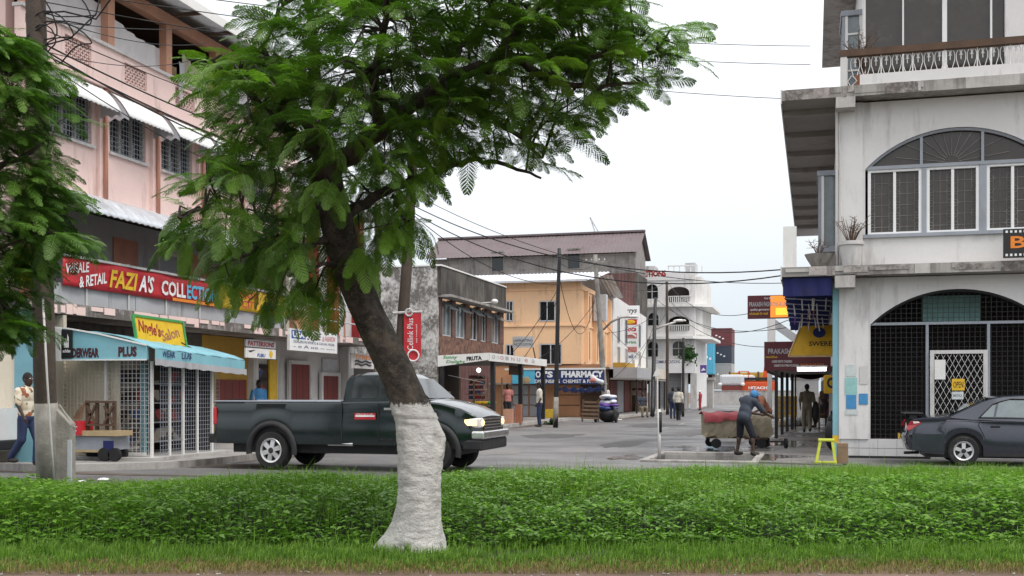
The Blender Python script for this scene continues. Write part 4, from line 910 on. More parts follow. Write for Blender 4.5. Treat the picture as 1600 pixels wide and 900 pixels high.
cb = thing('wooden_crate','orange wooden box on the slab ledge above the white sign','crate',(PX+.1,yX(475,PX),3.37)); box_part('box','orange_paint',cb, PX-.5,PX+.1,yX(459,PX),yX(478,PX),3.365,3.95); box_part('side_board','peach_dark',cb, PX+.102,PX+.12,yX(460,PX),yX(476,PX),3.6,3.8); box_part('lid','tan',cb, PX-.55,PX+.16,yX(457,PX),yX(482,PX),3.955,4.0)
# low wall of the vacant lot
lw = thing('lot_wall','low grey block wall closing the gap before the brick building','wall',(PX-1,39.8,0)); box_part('wall','concrete_light',lw, PX-.3,PX-.05,36.5,43.2,.12,2.1); box_part('coping','concrete',lw, PX-.36,PX+.0,36.5,43.2,2.103,2.2)
# ------------------------------------------------------------------ helpers for street-side and front-facing openings
def window_front(parent, x0, x1, z0, z1, y, glass='glass', frame='white_dirty', mull=1, dep=.12, fw=.06, name='window', rec=True):
    w0 = box_part(name, glass, parent, x0,x1,y-.004 if not rec else y+dep-.03,y+.01 if not rec else y+dep,z0,z1)
    f = MB(); ya, yb = (y-.03, y+.03)
    f.box(x0-fw,x0,ya,yb,z0-fw,z1+fw); f.box(x1,x1+fw,ya,yb,z0-fw,z1+fw); f.box(x0,x1,ya,yb,z0-fw,z0); f.box(x0,x1,ya,yb,z1,z1+fw)
    for k in range(1, mull+1): xm = x0+(x1-x0)*k/(mull+1); f.box(xm-.025,xm+.025,ya,yb,z0,z1)
    f.build('frame', frame, w0); return w0
def window_side(parent, y0, y1, z0, z1, x, glass='glass', frame='white_dirty', mull=1, fw=.06, name='window'):
    w0 = box_part(name, glass, parent, x-.01,x+.006,y0,y1,z0,z1); f = MB(); xa, xb = x-.02, x+.05
    f.box(xa,xb,y0-fw,y0,z0-fw,z1+fw); f.box(xa,xb,y1,y1+fw,z0-fw,z1+fw); f.box(xa,xb,y0,y1,z0-fw,z0); f.box(xa,xb,y0,y1,z1,z1+fw)
    for k in range(1, mull+1): ym = y0+(y1-y0)*k/(mull+1); f.box(xa,xb,ym-.03,ym+.03,z0,z1)
    f.build('frame', frame, w0); return w0
# ------------------------------------------------------------------ brick building with mouldy end wall and market canopy
CY0, CY1 = 43.3, 53.4
cb_ = thing('brick_building','two storey brick-fronted building with mould-stained white end wall','building',(PX-4,(CY0+CY1)/2,0))
box_part('end_wall','mould_wall',cb_, -24,PX-.05,CY0,CY0+.25,.12,6.78)
box_part('side_wall','stonework',cb_, PX-.25,PX-.02,CY0+.252,CY1,2.9,3.9)
box_part('parapet','mould_and_shade',cb_, PX-.2,PX+.12,CY0+.05,CY1,5.62,6.8)
box_part('coping','white_paint',cb_, -24,PX+.16,CY0-.04,CY0+.26,6.79,6.86); box_part('coping','white_paint',cb_, PX-.22,PX+.16,CY0+.262,CY1+.02,6.803,6.86)
box_part('ledge','concrete',cb_, PX-.1,PX+.55,CY0+.1,CY1,5.5,5.6)
box_part('roof','concrete',cb_, -24,PX-.25,CY0+.26,CY1,6.3,6.4); box_part('ground_wall','dark_inside',cb_, PX-2.6,PX-2.4,CY0+.26,CY1,.12,2.9)
wins = [(692,706),(713,727),(735,747),(752,760),(769,780)]
ye = [CY0+.26]
for a, b in wins:
    y0, y1 = yX(a, PX), yX(b, PX); w0 = window_side(cb_, y0, y1, 3.95, 5.35, PX-.12, 'glass_sky' if a in (692,713,769) else 'glass', 'pale_grey', 1)
    sh = MB(); sh.add([(PX-.05,y0,5.4),(PX-.05,y1,5.4),(PX+.38,y1,5.02),(PX+.38,y0,5.02)],[(0,1,2,3)]); o = sh.build('open_louvre','glass_sky',w0)
    box_part('brick_pier','brickwork',cb_, PX-.25,PX+.0,ye[-1],y0-.07,3.901,5.499); ye.append(y1+.07)
box_part('brick_pier','brickwork',cb_, PX-.25,PX+.0,ye[-1],CY1,3.901,5.499)
MB().ellip((PX+.75,49.2,5.75),(.16,.2,.12)).tube([(PX+.1,49.2,5.7),(PX+.75,49.2,5.72)],.025,6).build('lamp_head','white_paint',cb_)
# canopy
CX1 = -12.94
cn = thing('market_canopy','white fascia canopy on black posts over the fruit stall','canopy',((PX+CX1)/2,48.4,.12))
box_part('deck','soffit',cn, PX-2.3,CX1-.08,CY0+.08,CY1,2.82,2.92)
MB().poly([[(PX-.02,2.55),(CX1,2.83),(CX1,3.12),(PX-.02,3.02)]], (0,CY0,0), RX, UP, .05).build('front_fascia','white_paint',cn)
box_part('side_fascia','white_paint',cn, CX1-.05,CX1,CY0+.003,CY1,2.78,3.12)
letters('Sunny','green',cn,V3((0,CY0-.001,0)),RX,UP,xY(692,CY0),xY(715,CY0),2.84,3.02,shear=.2,bold=.03); letters('Delight','green',cn,V3((0,CY0-.002,0)),RX,UP,xY(697,CY0),xY(727,CY0),2.66,2.82,shear=.2,bold=.02); letters('FRUTA','black',cn,V3((0,CY0-.001,0)),RX,UP,xY(729,CY0),xY(753,CY0),2.8,2.98,rot=.05,bold=.05)
for k, (q, mt) in enumerate(((771,'grey_frame'),(778,'pale_grey'),(784,'shirt_pink'),(792,'grey_panel'),(801,'shirt_pink'),(810,'grey_panel'),(822,'shirt_pink'),(833,'grey_panel'))):
    letters('o*oINuea'[k],mt,cn,V3((CX1+.001,0,0)),RYv,UP,yX(q-2.4,CX1),yX(q+2.6,CX1),2.88,3.04)
for q in (772,815,850): y = yX(q, CX1-.1); box_part('post','black_metal',cn, CX1-.24,CX1-.06,y-.09,y+.09,.12,2.78)
box_part('post','black_metal',cn, PX+.05,PX+.22,CY0+.05,CY0+.2,.12,2.6)
st = thing('fruit_stall','cluttered timber fruit stall lit by a lamp under the white canopy','stall',(PX+1,45.5,.12))
for k in range(4): box_part('post','wood',st, PX+.5+.6*k,PX+.56+.6*k,44.6+.1*k,44.66+.1*k,.12,2.1)
box_part('counter','wood',st, PX+.3,CX1-.4,44.5,45.1,.85,.95)
for k in range(16): MB().ellip((PX+.4+.11*k,44.7+.2*random.random(),1.02),(.09,.09,.08),8,6).build('fruit',random.choice(['yellow','green','orange','red_dark']),st)
for k in range(5): box_part('shelf',random.choice(['wood','cream','grey_panel']),st, PX+.5+random.random()*.4,CX1-.6-random.random()*.6,45.3,45.7,1.15+.22*k,1.18+.22*k); box_part('goods','merchandise',st, PX+.7,CX1-.9,45.35,45.65,1.181+.22*k,1.33+.22*k)
MB().lathe([(.22,.12),(.24,.5),(.22,.9),(.0,.9)],(PX+1.1,44.2,0),14).build('barrel','green',st)
MB().bar((PX+.2,44.1,2.2),(CX1-.6,44.3,1.9),.25,.02).build('tarp_edge','white_dirty',st)
MB().ellip((xY(748,44.4),44.4,2.42),(.09,.09,.09)).build('lamp','bulb',st,smooth=True)
box_part('hanging_board','wood_dark',st, CX1-.9,CX1-.85,49.5,52.0,2.3,2.75)
box_part('crate','orange_paint',st, CX1+.05,CX1+.45,45.2,45.6,.12,.75); box_part('crate','terracotta',st, CX1+.5,CX1+.75,45.5,45.8,.12,.95)

# ------------------------------------------------------------------ peach building with the pharmacy
DY0, DY1, DX = 57.5, 66.4, -12.04
pe = thing('peach_building','peach two storey building above the pharmacy with grey windows','building',(DX-4,62,0))
loops_w = [(790,802,470,502),(842,868,470,502),(790,804,538,566),(843,878,537,570)]
loops = [[(-24,3.0),(DX,3.0),(DX,7.45),(-24,7.45)]]
for a, b, c, d in loops_w:
    x0, z1 = onY(a, c, DY0); x1, z0 = onY(b, d, DY0); loops.append([(x0,z0),(x1,z0),(x1,z1),(x0,z1)])
MB().poly(loops, (0,DY0,0), RX, UP, .25).build('front_wall','peach',pe)
for l_ in loops[1:]: window_front(pe, l_[0][0]+.06, l_[1][0]-.06, l_[0][1]+.06, l_[2][1]-.06, DY0, 'glass', 'pale_grey', 1, dep=.2, fw=.05)
MB().poly([[(DY0+.26,3.0),(DY1,3.0),(DY1,7.2),(DY0+.26,7.3)]], (DX,0,0), RYv, UP, .25).build('side_wall','peach',pe)
for z in (5.05,7.0): box_part('string_course','peach',pe, -24,DX+.06,DY0-.07,DY0-.002,z,z+.1); box_part('string_course','peach',pe, DX+.002,DX+.06,DY0+.0,DY1,z,z+.1)
for k in range(3):
    y = DY0+1.4+k*2.3; window_side(pe, y, y+.8, 5.4, 6.8, DX, 'glass', 'peach_dark', 0); window_side(pe, y, y+.8, 3.3, 4.8, DX, 'glass', 'peach_dark', 0)
for k in range(4): box_part('fin','peach',pe, DX+.002,DX+.22,DY0+.9+k*2.3,DY0+1.15+k*2.3,3.1,7.0)
MB().sheet((-24.5,DY0-.6,7.48),(13.2,0,0),(0,5.2,.95),.03,.22).build('roof','galv',pe,smooth=True); box_part('gutter','pale_grey',pe, -24.5,-11.6,DY0-.66,DY0-.58,7.4,7.5)
MB().sheet((-24.5,DY1+.3,7.3),(13.2,0,0),(0,-4.0,1.0),.03,.22).build('roof','galv',pe,smooth=True)
box_part('roof_tank','pale_grey',pe, DX+.1,DX+.8,DY0+3.0,DY0+3.6,5.5,7.0)
ph = thing('pharmacy_front','pharmacy shop front with blue and white sign and brown shutters','shop front',(-13.5,57.3,.12))
box_part('wall','peach_dark',ph, -17,-10.95,DY0+.05,DY0+.3,.12,2.98)
x0, x1 = xY(800,56.6), xY(944,56.6); z0, z1 = onY(870,600,56.6)[1], onY(870,578,56.6)[1]
box_part('sign_board','navy',ph, x0,x1,56.58,56.66,z0,z1); box_part('sign_panel','cyan',ph, x0+.02,xY(836,56.6),56.57,56.578,z0+.02,z1-.02); box_part('sign_soffit','soffit',ph, -17,x1,56.66,57.55,z0-.02,z0+.06)
box_part('sign_top','white_paint',ph, x0-.4,x1+.05,56.55,56.75,z1+.003,z1+.1)
org = V3((0,56.575,0)); zm = z0+(z1-z0)*.45
letters('O','white',ph,org,RX,UP,xY(837,56.6),xY(845,56.6),zm,z1-.06,bold=.04); letters("'S",'white',ph,org,RX,UP,xY(852,56.6),xY(864,56.6),zm,z1-.06,bold=.05); letters('PHARMACY','white',ph,org,RX,UP,xY(877,56.6),xY(943,56.6),zm,z1-.05,bold=.06)
letters('DISPENSING  CHEMIST & PHOTO','white',ph,org,RX,UP,xY(836,56.6),xY(943,56.6),z0+.05,zm-.1,bold=.02)
MB().ellip((xY(823,56.6),56.57,z0+.2),(.22,.02,.2)).build('sign_figure','tan',ph)
for a, b, mt in ((800,825,'grey_panel'),(828,850,'grey_panel'),(872,905,'peach_dark'),(907,940,'wood_dark')):
    xa, xb = xY(a,57.5), xY(b,57.5); s_ = box_part('shutter',mt,ph, xa,xb,DY0+.02,DY0+.046,.15,2.2)
    for k in range(1,4): box_part('rail','wood_dark',s_, xa,xb,DY0-.0,DY0+.018,.2+.55*k,.24+.55*k)
rows = [[V3((xY(868,56)+(xY(944,56)-xY(868,56))*i/22, 55.9+.35*j/4+.1*math.sin(i*.8), z0-.12-.3*j/6-.22*math.sin(math.pi*i/22*1.0)*(.5+.5*math.sin(j*1.1))+.1*math.sin(i*1.7+j))) for i in range(23)] for j in range(6)]
tarp = thing('blue_tarpaulin','crumpled blue tarpaulin slung below the pharmacy sign','tarpaulin',(-12.5,56,2)); MB().grid(rows).build('sheet','tarp_blue',tarp,smooth=True)
MB().tube([(xY(925,56),55.8,2.3),(xY(933,56),55.7,2.1),(xY(944,56),55.8,1.95)],.12,7).build('white_bundle','plastic_white',tarp,smooth=True); MB().ellip((xY(929,56),55.7,2.1),(.2,.15,.15)).build('red_bundle','shirt_pink',tarp,smooth=True)
sg = thing('roadside_sign','faded white two-line sign board on a thin post above the canopy','sign',(-13.2,53.2,2.9)); x0, z1 = onY(801,526,53.6); x1, z0 = onY(834,543,53.6); box_part('board','pale_grey',sg, x0,x1,53.58,53.62,z0,z1); MB().tube([(x1-.03,53.6,z0),(x1+.12,53.6,3.0)],.03,6).build('post','black_metal',sg)
letters('LAMINATING','black',sg,V3((0,53.578,0)),RX,UP,x0+.06,x1-.06,z0+.3,z0+.43); letters('PHOTO COPYING','black',sg,V3((0,53.578,0)),RX,UP,x0+.06,x1-.06,z0+.1,z0+.23)

# ------------------------------------------------------------------ white narrow building with hanging sign ladder
EX = -11.9
eb = thing('white_shop_building','white two storey shop building with narrow windows behind the sign ladder','building',(EX-4,73,0))
MB().poly([[(DY1+.02,2.9),(80.4,2.9),(80.4,7.0),(DY1+.02,7.5)]], (EX,0,0), RYv, UP, 5).build('wall','white_wall',eb)
box_part('ground_wall','wood_dark',eb, EX-5,EX-.3,DY1+.02,80.4,.12,2.9)
box_part('balcony','grey_panel',eb, EX+.01,EX+1.5,DY1+.1,73,2.35,3.0); box_part('balcony_rim','yellow_wall',eb, EX+.01,EX+.8,DY1+.1,70,3.003,3.3)
box_part('balcony','cream',eb, EX+.01,EX+1.5,73.02,80,2.4,3.1); box_part('balcony_floor','soffit',eb, EX-.2,EX+1.5,DY1+.1,80,2.25,2.348)
for k in range(4): y = 68+k*2.9; window_side(eb, y, y+.7, 4.7, 6.2, EX, 'glass', 'grey_frame', 0); window_side(eb, y, y+.8, 3.3, 4.3, EX, 'glass', 'white_dirty', 1)
for k in range(6): y = DY1+.5+k*2.6; box_part('shutter',['maroon','grey_panel','maroon','wood','maroon','wood_dark'][k],eb, EX-.3,EX-.24,y,y+2.3,.15,2.2); box_part('post','black_metal',eb, EX+1.35,EX+1.45,y,y+.1,.12,2.25)
sl2 = thing('sign_ladder','tall white hanging sign with a column of coloured brand panels','sign',(-11,72,2.9))
SYp = 72.0; x0, z1 = onY(972,498,SYp); x1, z0 = onY(997,562,SYp); box_part('board','white_clean',sl2, x0,x1,SYp,SYp+.08,z0,z1)
xa, za = onY(965,478,SYp); xb, zb = onY(999,498,SYp); box_part('top_board','white_clean',sl2, xa,xb,SYp-.02,SYp+.1,zb+.003,za); letters('Jerrys','black',sl2,V3((0,SYp-.022,0)),RX,UP,xa+.2,xb-.15,zb+.3,za-.15,shear=.3,bold=.02)
cols = ['red','white','shirt_pink','green','shirt_pink','pale_grey']; hp = (z1-z0)/6
for k in range(6):
    zc = z1-hp*(k+1); c_ = cols[k]
    if c_ not in ('white','green','pale_grey'): box_part('panel',c_,sl2, x0+.08,x1-.08,SYp-.012,SYp-.002,zc+.05,zc+hp-.05)
    if k == 0: MB().ellip(((x0+x1)/2,SYp-.02,zc+hp/2),(.35,.02,.14)).build('emblem','yellow',sl2)
    if k == 1: letters('Coca','red',sl2,V3((0,SYp-.002,0)),RX,UP,x0+.12,x1-.12,zc+.06,zc+hp-.06,shear=.3,bold=.03)
    if k == 2: MB().tube([((x0+x1)/2+.38*math.cos(a), SYp-.02, zc+.12+.22*math.sin(a)) for a in np.linspace(.1,3.04,9)],.05,5).build('emblem','white',sl2)
    if k == 3: letters('Sprint','green',sl2,V3((0,SYp-.002,0)),RX,UP,x0+.12,x1-.12,zc+.1,zc+hp-.1,bold=.03)
    if k == 5: letters('- cell -','navy',sl2,V3((0,SYp-.002,0)),RX,UP,x0+.12,x1-.12,zc+.1,zc+hp-.1,bold=.02)
MB().tube([(x0-.2,SYp+.05,z0-.3),(x0-.2,SYp+.05,z1+.6)],.06,6).build('post','black_metal',sl2)

# ------------------------------------------------------------------ old warehouse with the long brown roof
GY = 81.0; GX0, GX1 = xY(676,GY), xY(992,GY)
wh_ = thing('warehouse','tall weathered timber warehouse with long brown metal roof','warehouse',((GX0+GX1)/2,GY+5,0))
ze = onY(840,398,GY)[1]; zr = 13.9
MB().sheet((GX0-.4,GY-.6,ze-.1),(GX1-GX0+.8,0,0),(0,3.1,zr-ze),.014,.3).build('roof','roof_brown',wh_,smooth=True); MB().sheet((GX1+.4,GY+5.6,ze-.1),(GX0-GX1-.8,0,0),(0,-3.1,zr-ze),.014,.3).build('roof','roof_brown',wh_,smooth=True)
zmid = onY(940,428,GY)[1]
for k in range(9): z = zmid+(ze-.1-zmid)*k/9; box_part('board_row','timber_grey',wh_, GX0,GX1,GY-.015*(k%2)-.01,GY+.2,z+.006,z+(ze-.1-zmid)/9)
MB().sheet((GX0,GY-.1,.3),(GX1-GX0,0,0),(0,.02,zmid-.3),.03,.25).build('lower_sheeting','rust_sheet',wh_,smooth=True); box_part('back','dark_inside',wh_, GX0,GX1,GY+.21,GY+5,.2,ze-.2)
MB().poly([[(GY,zmid),(GY+5,zmid),(GY+5,ze),(GY+2.5,zr-.2),(GY,ze)]], (GX1+.05,0,0), RYv, UP, .1).build('gable','timber_grey',wh_); box_part('side_wall','mould_and_shade',wh_, GX1+.003,GX1+.2,GY-.15,GY+5,.2,zmid)
for q in (778,897): x = xY(q, GY); w0 = box_part('window','glass',wh_, x-.45,x+.45,GY-.05,GY-.03,zmid+.5,zmid+1.9); f = MB(); f.box(x-.55,x-.45,GY-.09,GY-.03,zmid+.4,zmid+2); f.box(x+.45,x+.55,GY-.09,GY-.03,zmid+.4,zmid+2); f.box(x-.449,x+.449,GY-.09,GY-.052,zmid+1.9,zmid+2); f.build('frame','timber_grey',w0)
MB().tube([(xY(920,GY),GY+2.5,zr),(xY(912,GY),GY+2.5,zr+1.2)],.05,5).tube([(xY(926,GY),GY+2.5,zr),(xY(912,GY),GY+2.5,zr+1.2)],.05,5).build('roof_mast','pale_grey',wh_)
box_part('ridge_cap','roof_brown',wh_, GX0-.4,GX1+.4,GY+2.3,GY+2.7,zr-.08,zr+.06)

# ------------------------------------------------------------------ white corner building with arched loggias
HY = 88.5; HX1 = xY(1086,HY); HX0 = HX1-14
hb = thing('arched_building','white three storey building with arched loggias and red roof lettering','building',((HX0+HX1)/2,HY+5,0))
def arch_loop(x0, x1, z0, zs, n=10, flat=1.0):
    r_ = (x1-x0)/2; xc = (x0+x1)/2; return [(x0,z0),(x1,z0)]+[(xc+r_*math.cos(a), zs+r_*flat*math.sin(a)) for a in [math.pi*i/n for i in range(n+1)]]
def hz(py, px=1050): return onY(px, py, HY)[1]
zt, zf2, zf1 = hz(428), hz(478), hz(528)
loops = [[(HX0,hz(583)),(HX1,hz(583)),(HX1,zt),(HX0,zt)]]; ops = []
for a, b, pz0, pzs, pz1 in ((1009,1028,466,452,443),(1043,1077,472,457,448),(1012,1029,508,497,488),(1044,1077,517,503,494),(1012,1028,557,540,533),(1051,1069,556,540,533)):
    x0, x1 = xY(a,HY), xY(b,HY); l_ = arch_loop(x0, x1, hz(pz0), hz(pzs), 10, (hz(pz1)-hz(pzs))/((x1-x0)/2)); loops.append(l_); ops.append((x0,x1,hz(pz0),hz(pz1)))
MB().poly(loops, (0,HY,0), RX, UP, .35).build('front_wall','white_wall',hb)
box_part('inner_dark','dark_inside',hb, HX0,HX1-.4,HY+1.2,HY+1.3,hz(600),zt)
for i, (x0, x1, z0, z1) in enumerate(ops):
    if i in (0,2,4,5): w0 = box_part('window','glass',hb, x0,x1,HY+.2,HY+.22,z0,z1); f = MB(); f.box((x0+x1)/2-.03,(x0+x1)/2+.03,HY+.14,HY+.198,z0,z1); f.box(x0,x1,HY+.14,HY+.198,(z0+z1)/2-.03,(z0+z1)/2+.03); f.build('frame','white_dirty',w0)
    else:
        for k in range(11): x = x0+.1+(x1-x0-.2)*k/10; box_part('baluster','white_paint',hb, x-.03,x+.03,HY-.15,HY-.05,z0,z0+.42)
        box_part('balustrade_rail','white_paint',hb, x0-.1,x1+.1,HY-.17,HY-.03,z0+.423,z0+.48)
box_part('side_wall','white_wall',hb, HX1-.3,HX1,HY+.352,HY+10,.2,zt)
for k in range(7): box_part('fin','white_paint',hb, HX1+.002,HX1+.5,HY+.8+k*1.3,HY+1.0+k*1.3,hz(528)+.3,zt-.2)
for z in (zf2, zf1):
    MB().poly([[(HX0,HY-.5),(HX1-.1,HY-.5),(HX1+1.3,HY+.9),(HX1+1.3,HY+9),(HX0,HY+9)]], (0,0,z+.12), RX, RYv, .22).build('floor_slab','white_paint',hb)
box_part('sign_band','white_clean',hb, HX0,HX1,HY-.5,HY-.44,hz(583),hz(562))
letters('- COMMUNICATIONS -','navy',hb,V3((0,HY-.5,0)),RX,UP,xY(1022,HY),xY(1066,HY),hz(568),hz(563),bold=.02)
box_part('parapet','white_wall',hb, HX0,HX1,HY-.06,HY-.002,zt-.5,zt+.1); letters('COLLECTIONS','red_dark',hb,V3((0,HY-.061,0)),RX,UP,xY(976,HY),xY(1041,HY),hz(432),hz(422),bold=.06)
box_part('roof_hut','pale_grey',hb, xY(1066,HY),xY(1082,HY),HY+2,HY+4,zt,hz(407)); box_part('roof_hut','white_dirty',hb, xY(1000,HY),xY(1018,HY),HY+2,HY+4,zt,hz(410))
for k in range(7): x = xY(1044,HY)+k*.45; box_part('roof_rail','white_paint',hb, x-.04,x+.04,HY+.1,HY+.18,zt,zt+.6)
box_part('roof_rail','white_paint',hb, xY(1043,HY),HX1,HY+.08,HY+.2,zt+.603,zt+.7)
gw = MB(); box_part('shop_shutter','grey_panel',hb, xY(1022,HY),xY(1066,HY),HY+.6,HY+.66,.15,hz(583)); 
for q in (1018,1070,1084): box_part('pier','white_dirty',hb, xY(q,HY)-.25,xY(q,HY)+.25,HY-.2,HY+.3,.12,hz(583)-.003)
for k in range(9): z = .5+k*.27; box_part('slat','grey_frame',hb, xY(1022,HY),xY(1066,HY),HY+.57,HY+.599,z,z+.03)
fl = thing('purple_flag_sign','small purple and white sign projecting from the arched building','sign',(HX1+.4,HY-.5,4)); box_part('board','purple',fl, xY(1094,HY-.6),xY(1104,HY-.6),HY-.64,HY-.6,hz(583),hz(571)); MB().add([(xY(1095,HY-.6),HY-.645,hz(580)),(xY(1103,HY-.6),HY-.645,hz(579)),(xY(1099,HY-.6),HY-.645,hz(575))],[(0,1,2)]).build('emblem','white',fl)
hp_ = thing('hanging_plant','bushy green plant hanging on the arched white wall','plant',(xY(1077,HY),HY-.4,hz(562))); PLV = []
m = MB()
for k in range(240):
    c_ = V3((xY(1077,HY)+random.gauss(0,.3),HY-.4+random.gauss(0,.2),hz(556)+random.gauss(0,.3))); a = random.random()*6.28; e1 = V3((math.cos(a),random.uniform(-.5,.5),math.sin(a)))*.16; e2 = V3((-e1.z,.05,e1.x))*.35; m.add([c_-e1,c_+e2,c_+e1,c_-e2],[(0,1,2,3)])
m.build('foliage','cover',hp_)

# ------------------------------------------------------------------ the wharf at the end of the street
WD = 128
wl = thing('wharf_wall','long low grey concrete wall closing the end of the street','wall',tuple(atD(1160,632,WD)))
a, b = atD(1115,632,WD), atD(1245,632,WD-4); MB().bar((a.x,a.y,.75),(b.x,b.y,.75),.3,1.6).build('wall','concrete_light',wl); MB().bar((a.x,a.y,1.6),(b.x,b.y,1.6),.4,.09).build('coping','concrete',wl)
gp = thing('gate_pillar','stout concrete gate pillar with flat cap beside the low wall','pillar',tuple(atD(1107,640,100)))
a = atD(1107,640,100); bevel(box_part('shaft','concrete_light',gp, a.x-.45,a.x+.45,a.y-.45,a.y+.45,-.1,2.55),.03); box_part('cap','concrete',gp, a.x-.6,a.x+.6,a.y-.6,a.y+.6,2.553,2.8)
def container(name, label, mat, px, d, z0, wd=2.6, h=2.55, ln=6, col2='white'):
    p = atD(px, 612, d); t = thing(name, label, 'container', (p.x,p.y,z0), 0, 'stacked shipping containers')
    box_part('body',mat,t, p.x-wd/2,p.x+wd/2,p.y,p.y+ln,z0+.01,z0+h)
    for k in range(9): x = p.x-wd/2+.12+k*(wd-.24)/8; box_part('rib',mat,t, x-.06,x+.06,p.y-.05,p.y-.002,z0+.15,z0+h-.12)
    f = MB(); f.box(p.x-wd/2-.03,p.x-wd/2+.1,p.y-.07,p.y-.051,z0+.01,z0+h); f.box(p.x+wd/2-.1,p.x+wd/2+.03,p.y-.07,p.y-.051,z0+.01,z0+h); f.box(p.x-wd/2+.101,p.x+wd/2-.101,p.y-.07,p.y-.051,z0+h-.14,z0+h); f.build('corner_frame',mat,t)
    for k in range(3): box_part('stencil',col2,t, p.x-.7+.45*k,p.x-.45+.45*k,p.y-.06,p.y-.052,z0+h*.55-.22*k,z0+h*.62-.22*k)
    return t
CD = 150; zc = lambda py: CAMH-(py-HOR)*CD/FPX
h3 = (zc(513)-zc(595))/3
container('shipping_container','grey shipping container at the bottom of the stack','container_grey',1128,CD,zc(595)-1.2,2.6,h3+1.2); container('shipping_container','dark blue shipping container between red and grey ones','container_blue',1128,CD,zc(595)+h3+.01,2.6,h3); container('shipping_container','dark red shipping container on top of the blue one','container_red',1126,CD,zc(595)+2*h3+.02,3.0,h3)
container('shipping_container','turquoise shipping container standing left of the stack','cyan',1106,CD-2,zc(585),1.6,h3*1.8); container('shipping_container','rusty red container beside the turquoise one','container_red',1112,CD+3,zc(590),1.0,h3*2.4)
def machine(name, label, px, d, col, w_):
    p = atD(px, 612, d); t = thing(name, label, 'truck', (p.x,p.y,-.2)); x, y = p.x, p.y
    box_part('bed','maroon',t, x-w_*.35,x+w_*.35,y,y+5,1.2,2.2); bevel(box_part('cab',col,t, x-w_*.45,x+w_*.45,y+5.02,y+6.4,1.0,3.6),.1); box_part('bumper','pale_grey',t, x-w_*.45,x+w_*.45,y-.2,y-.02,1.1,1.4)
    for sx in (-1, 1):
        MB().lathe([(.0,-.25),(.75,-.25),(.8,0),(.75,.25),(.0,.25)],(x+sx*w_*.38,y+1,.62),16,'x').build('wheel',col,t,smooth=30); MB().ellip((x+sx*w_*.4,y-.05,2.4),(.25,.1,.2)).build('lamp','lens_clear',t)
    bevel(box_part('load','pale_grey',t, x-w_*.42,x+w_*.42,y+.3,y+4.8,2.203,3.6),.3); return t
machine('dump_truck','grey and yellow dump truck behind the low wharf wall',1143,133,'machine_yellow',3.4); machine('dump_truck','yellow dump truck next to the orange excavator',1164,137,'machine_yellow',2.6)
p = atD(1185,612,134); ex = thing('excavator','orange excavator with raised boom behind the low wharf wall','excavator',(p.x,p.y,0))
bevel(box_part('body','excavator',ex, p.x-2.6,p.x+2.3,p.y,p.y+2.6,1.0,2.9),.35,3); box_part('deck','black_metal',ex, p.x-2.1,p.x+2.0,p.y-.05,p.y+2.5,2.95,3.25)
for sy in (0,2.2): MB().tube([(p.x-2.2,p.y+sy,.5),(p.x+2.2,p.y+sy,.5)],.5,10).build('track','rubber',ex)
f = MB(); f.bar((p.x-2.4,p.y,2.9),(p.x-2.4,p.y,4.0),.1); f.bar((p.x-1.2,p.y,2.9),(p.x-1.2,p.y,4.0),.1); f.bar((p.x-2.4,p.y,4.0),(p.x-1.2,p.y,4.0),.1); f.build('guard_rail','excavator',ex)
MB().bar((p.x+1.0,p.y+.6,2.9),(p.x+1.6,p.y+.6,7.3),.8,1.1).bar((p.x+1.6,p.y+.6,7.3),(p.x+4.5,p.y+.6,4.2),.7,.9).build('boom','excavator',ex); MB().add([(p.x+1.1,p.y+.15,4.7),(p.x+1.9,p.y+.15,5.0),(p.x+1.2,p.y+.15,5.6)],[(0,1,2)]).build('emblem','white',ex)
letters('HITACHI','white',ex,V3((0,p.y-.01,0)),RX,UP,p.x-1.2,p.x+1.2,1.8,2.15,bold=.04)
# yellow hoarding and a far pale shed
yh = thing('yellow_hoarding','yellow metal hoarding beyond the low wall','fence',tuple(atD(1165,620,142))); a, b = atD(1140,612,142), atD(1200,612,140); MB().bar((a.x,a.y,2.2),(b.x,b.y,2.2),.1,3.6).build('panel','yellow_wall',yh)
for k in range(5): q = a.lerp(b, k/4); box_part('post','wood_dark',yh, q.x-.1,q.x+.1,q.y-.2,q.y-.08,.2,4.1)
# ------------------------------------------------------------------ white corner building on the right
QX, QY = 0.6, 26.1
qb = thing('corner_building','white three storey corner building with arched windows and iron balcony','building',(QX+5,QY+6,0))
def q_(px, py): return onY(px, py, QY)
def seg_arch(x0, x1, z0, zs, za, n=24):
    c = (x0+x1)/2; hw = (x1-x0)/2; h = za-zs; r_ = (hw*hw+h*h)/(2*h); a0 = math.asin(hw/r_)
    return [(x0,z0),(x1,z0)]+[(c+r_*math.sin(a), za-r_+r_*math.cos(a)) for a in [a0-2*a0*i/n for i in range(n+1)]]
A0, A1 = q_(1360,507)[0], 4.95; ZB, ZSP, ZA = .42, q_(1360,507)[1], 3.8
B0, B1 = q_(1352,262)[0], 5.05; UB, USP, UA = 5.06, 6.58, 7.42
ar1 = seg_arch(A0,A1,ZB,ZSP,ZA); ar2 = seg_arch(B0,B1,UB,USP,UA)
sec = lambda l, dx: [(x+dx, z) for x, z in l]
MB().poly([[(QX,.0),(14,.0),(14,4.1),(QX,4.1)], ar1, sec(ar1,4.75)], (0,QY,0), RX, UP, .3).build('ground_wall','white_wall',qb)
MB().poly([[(QX,4.36),(14,4.36),(14,8.1),(QX,8.1)], ar2, sec(ar2,4.75)], (0,QY,0), RX, UP, .3).build('middle_wall','white_wall',qb)
x3a, x3b = q_(1350,50)[0], q_(1575,50)[0]
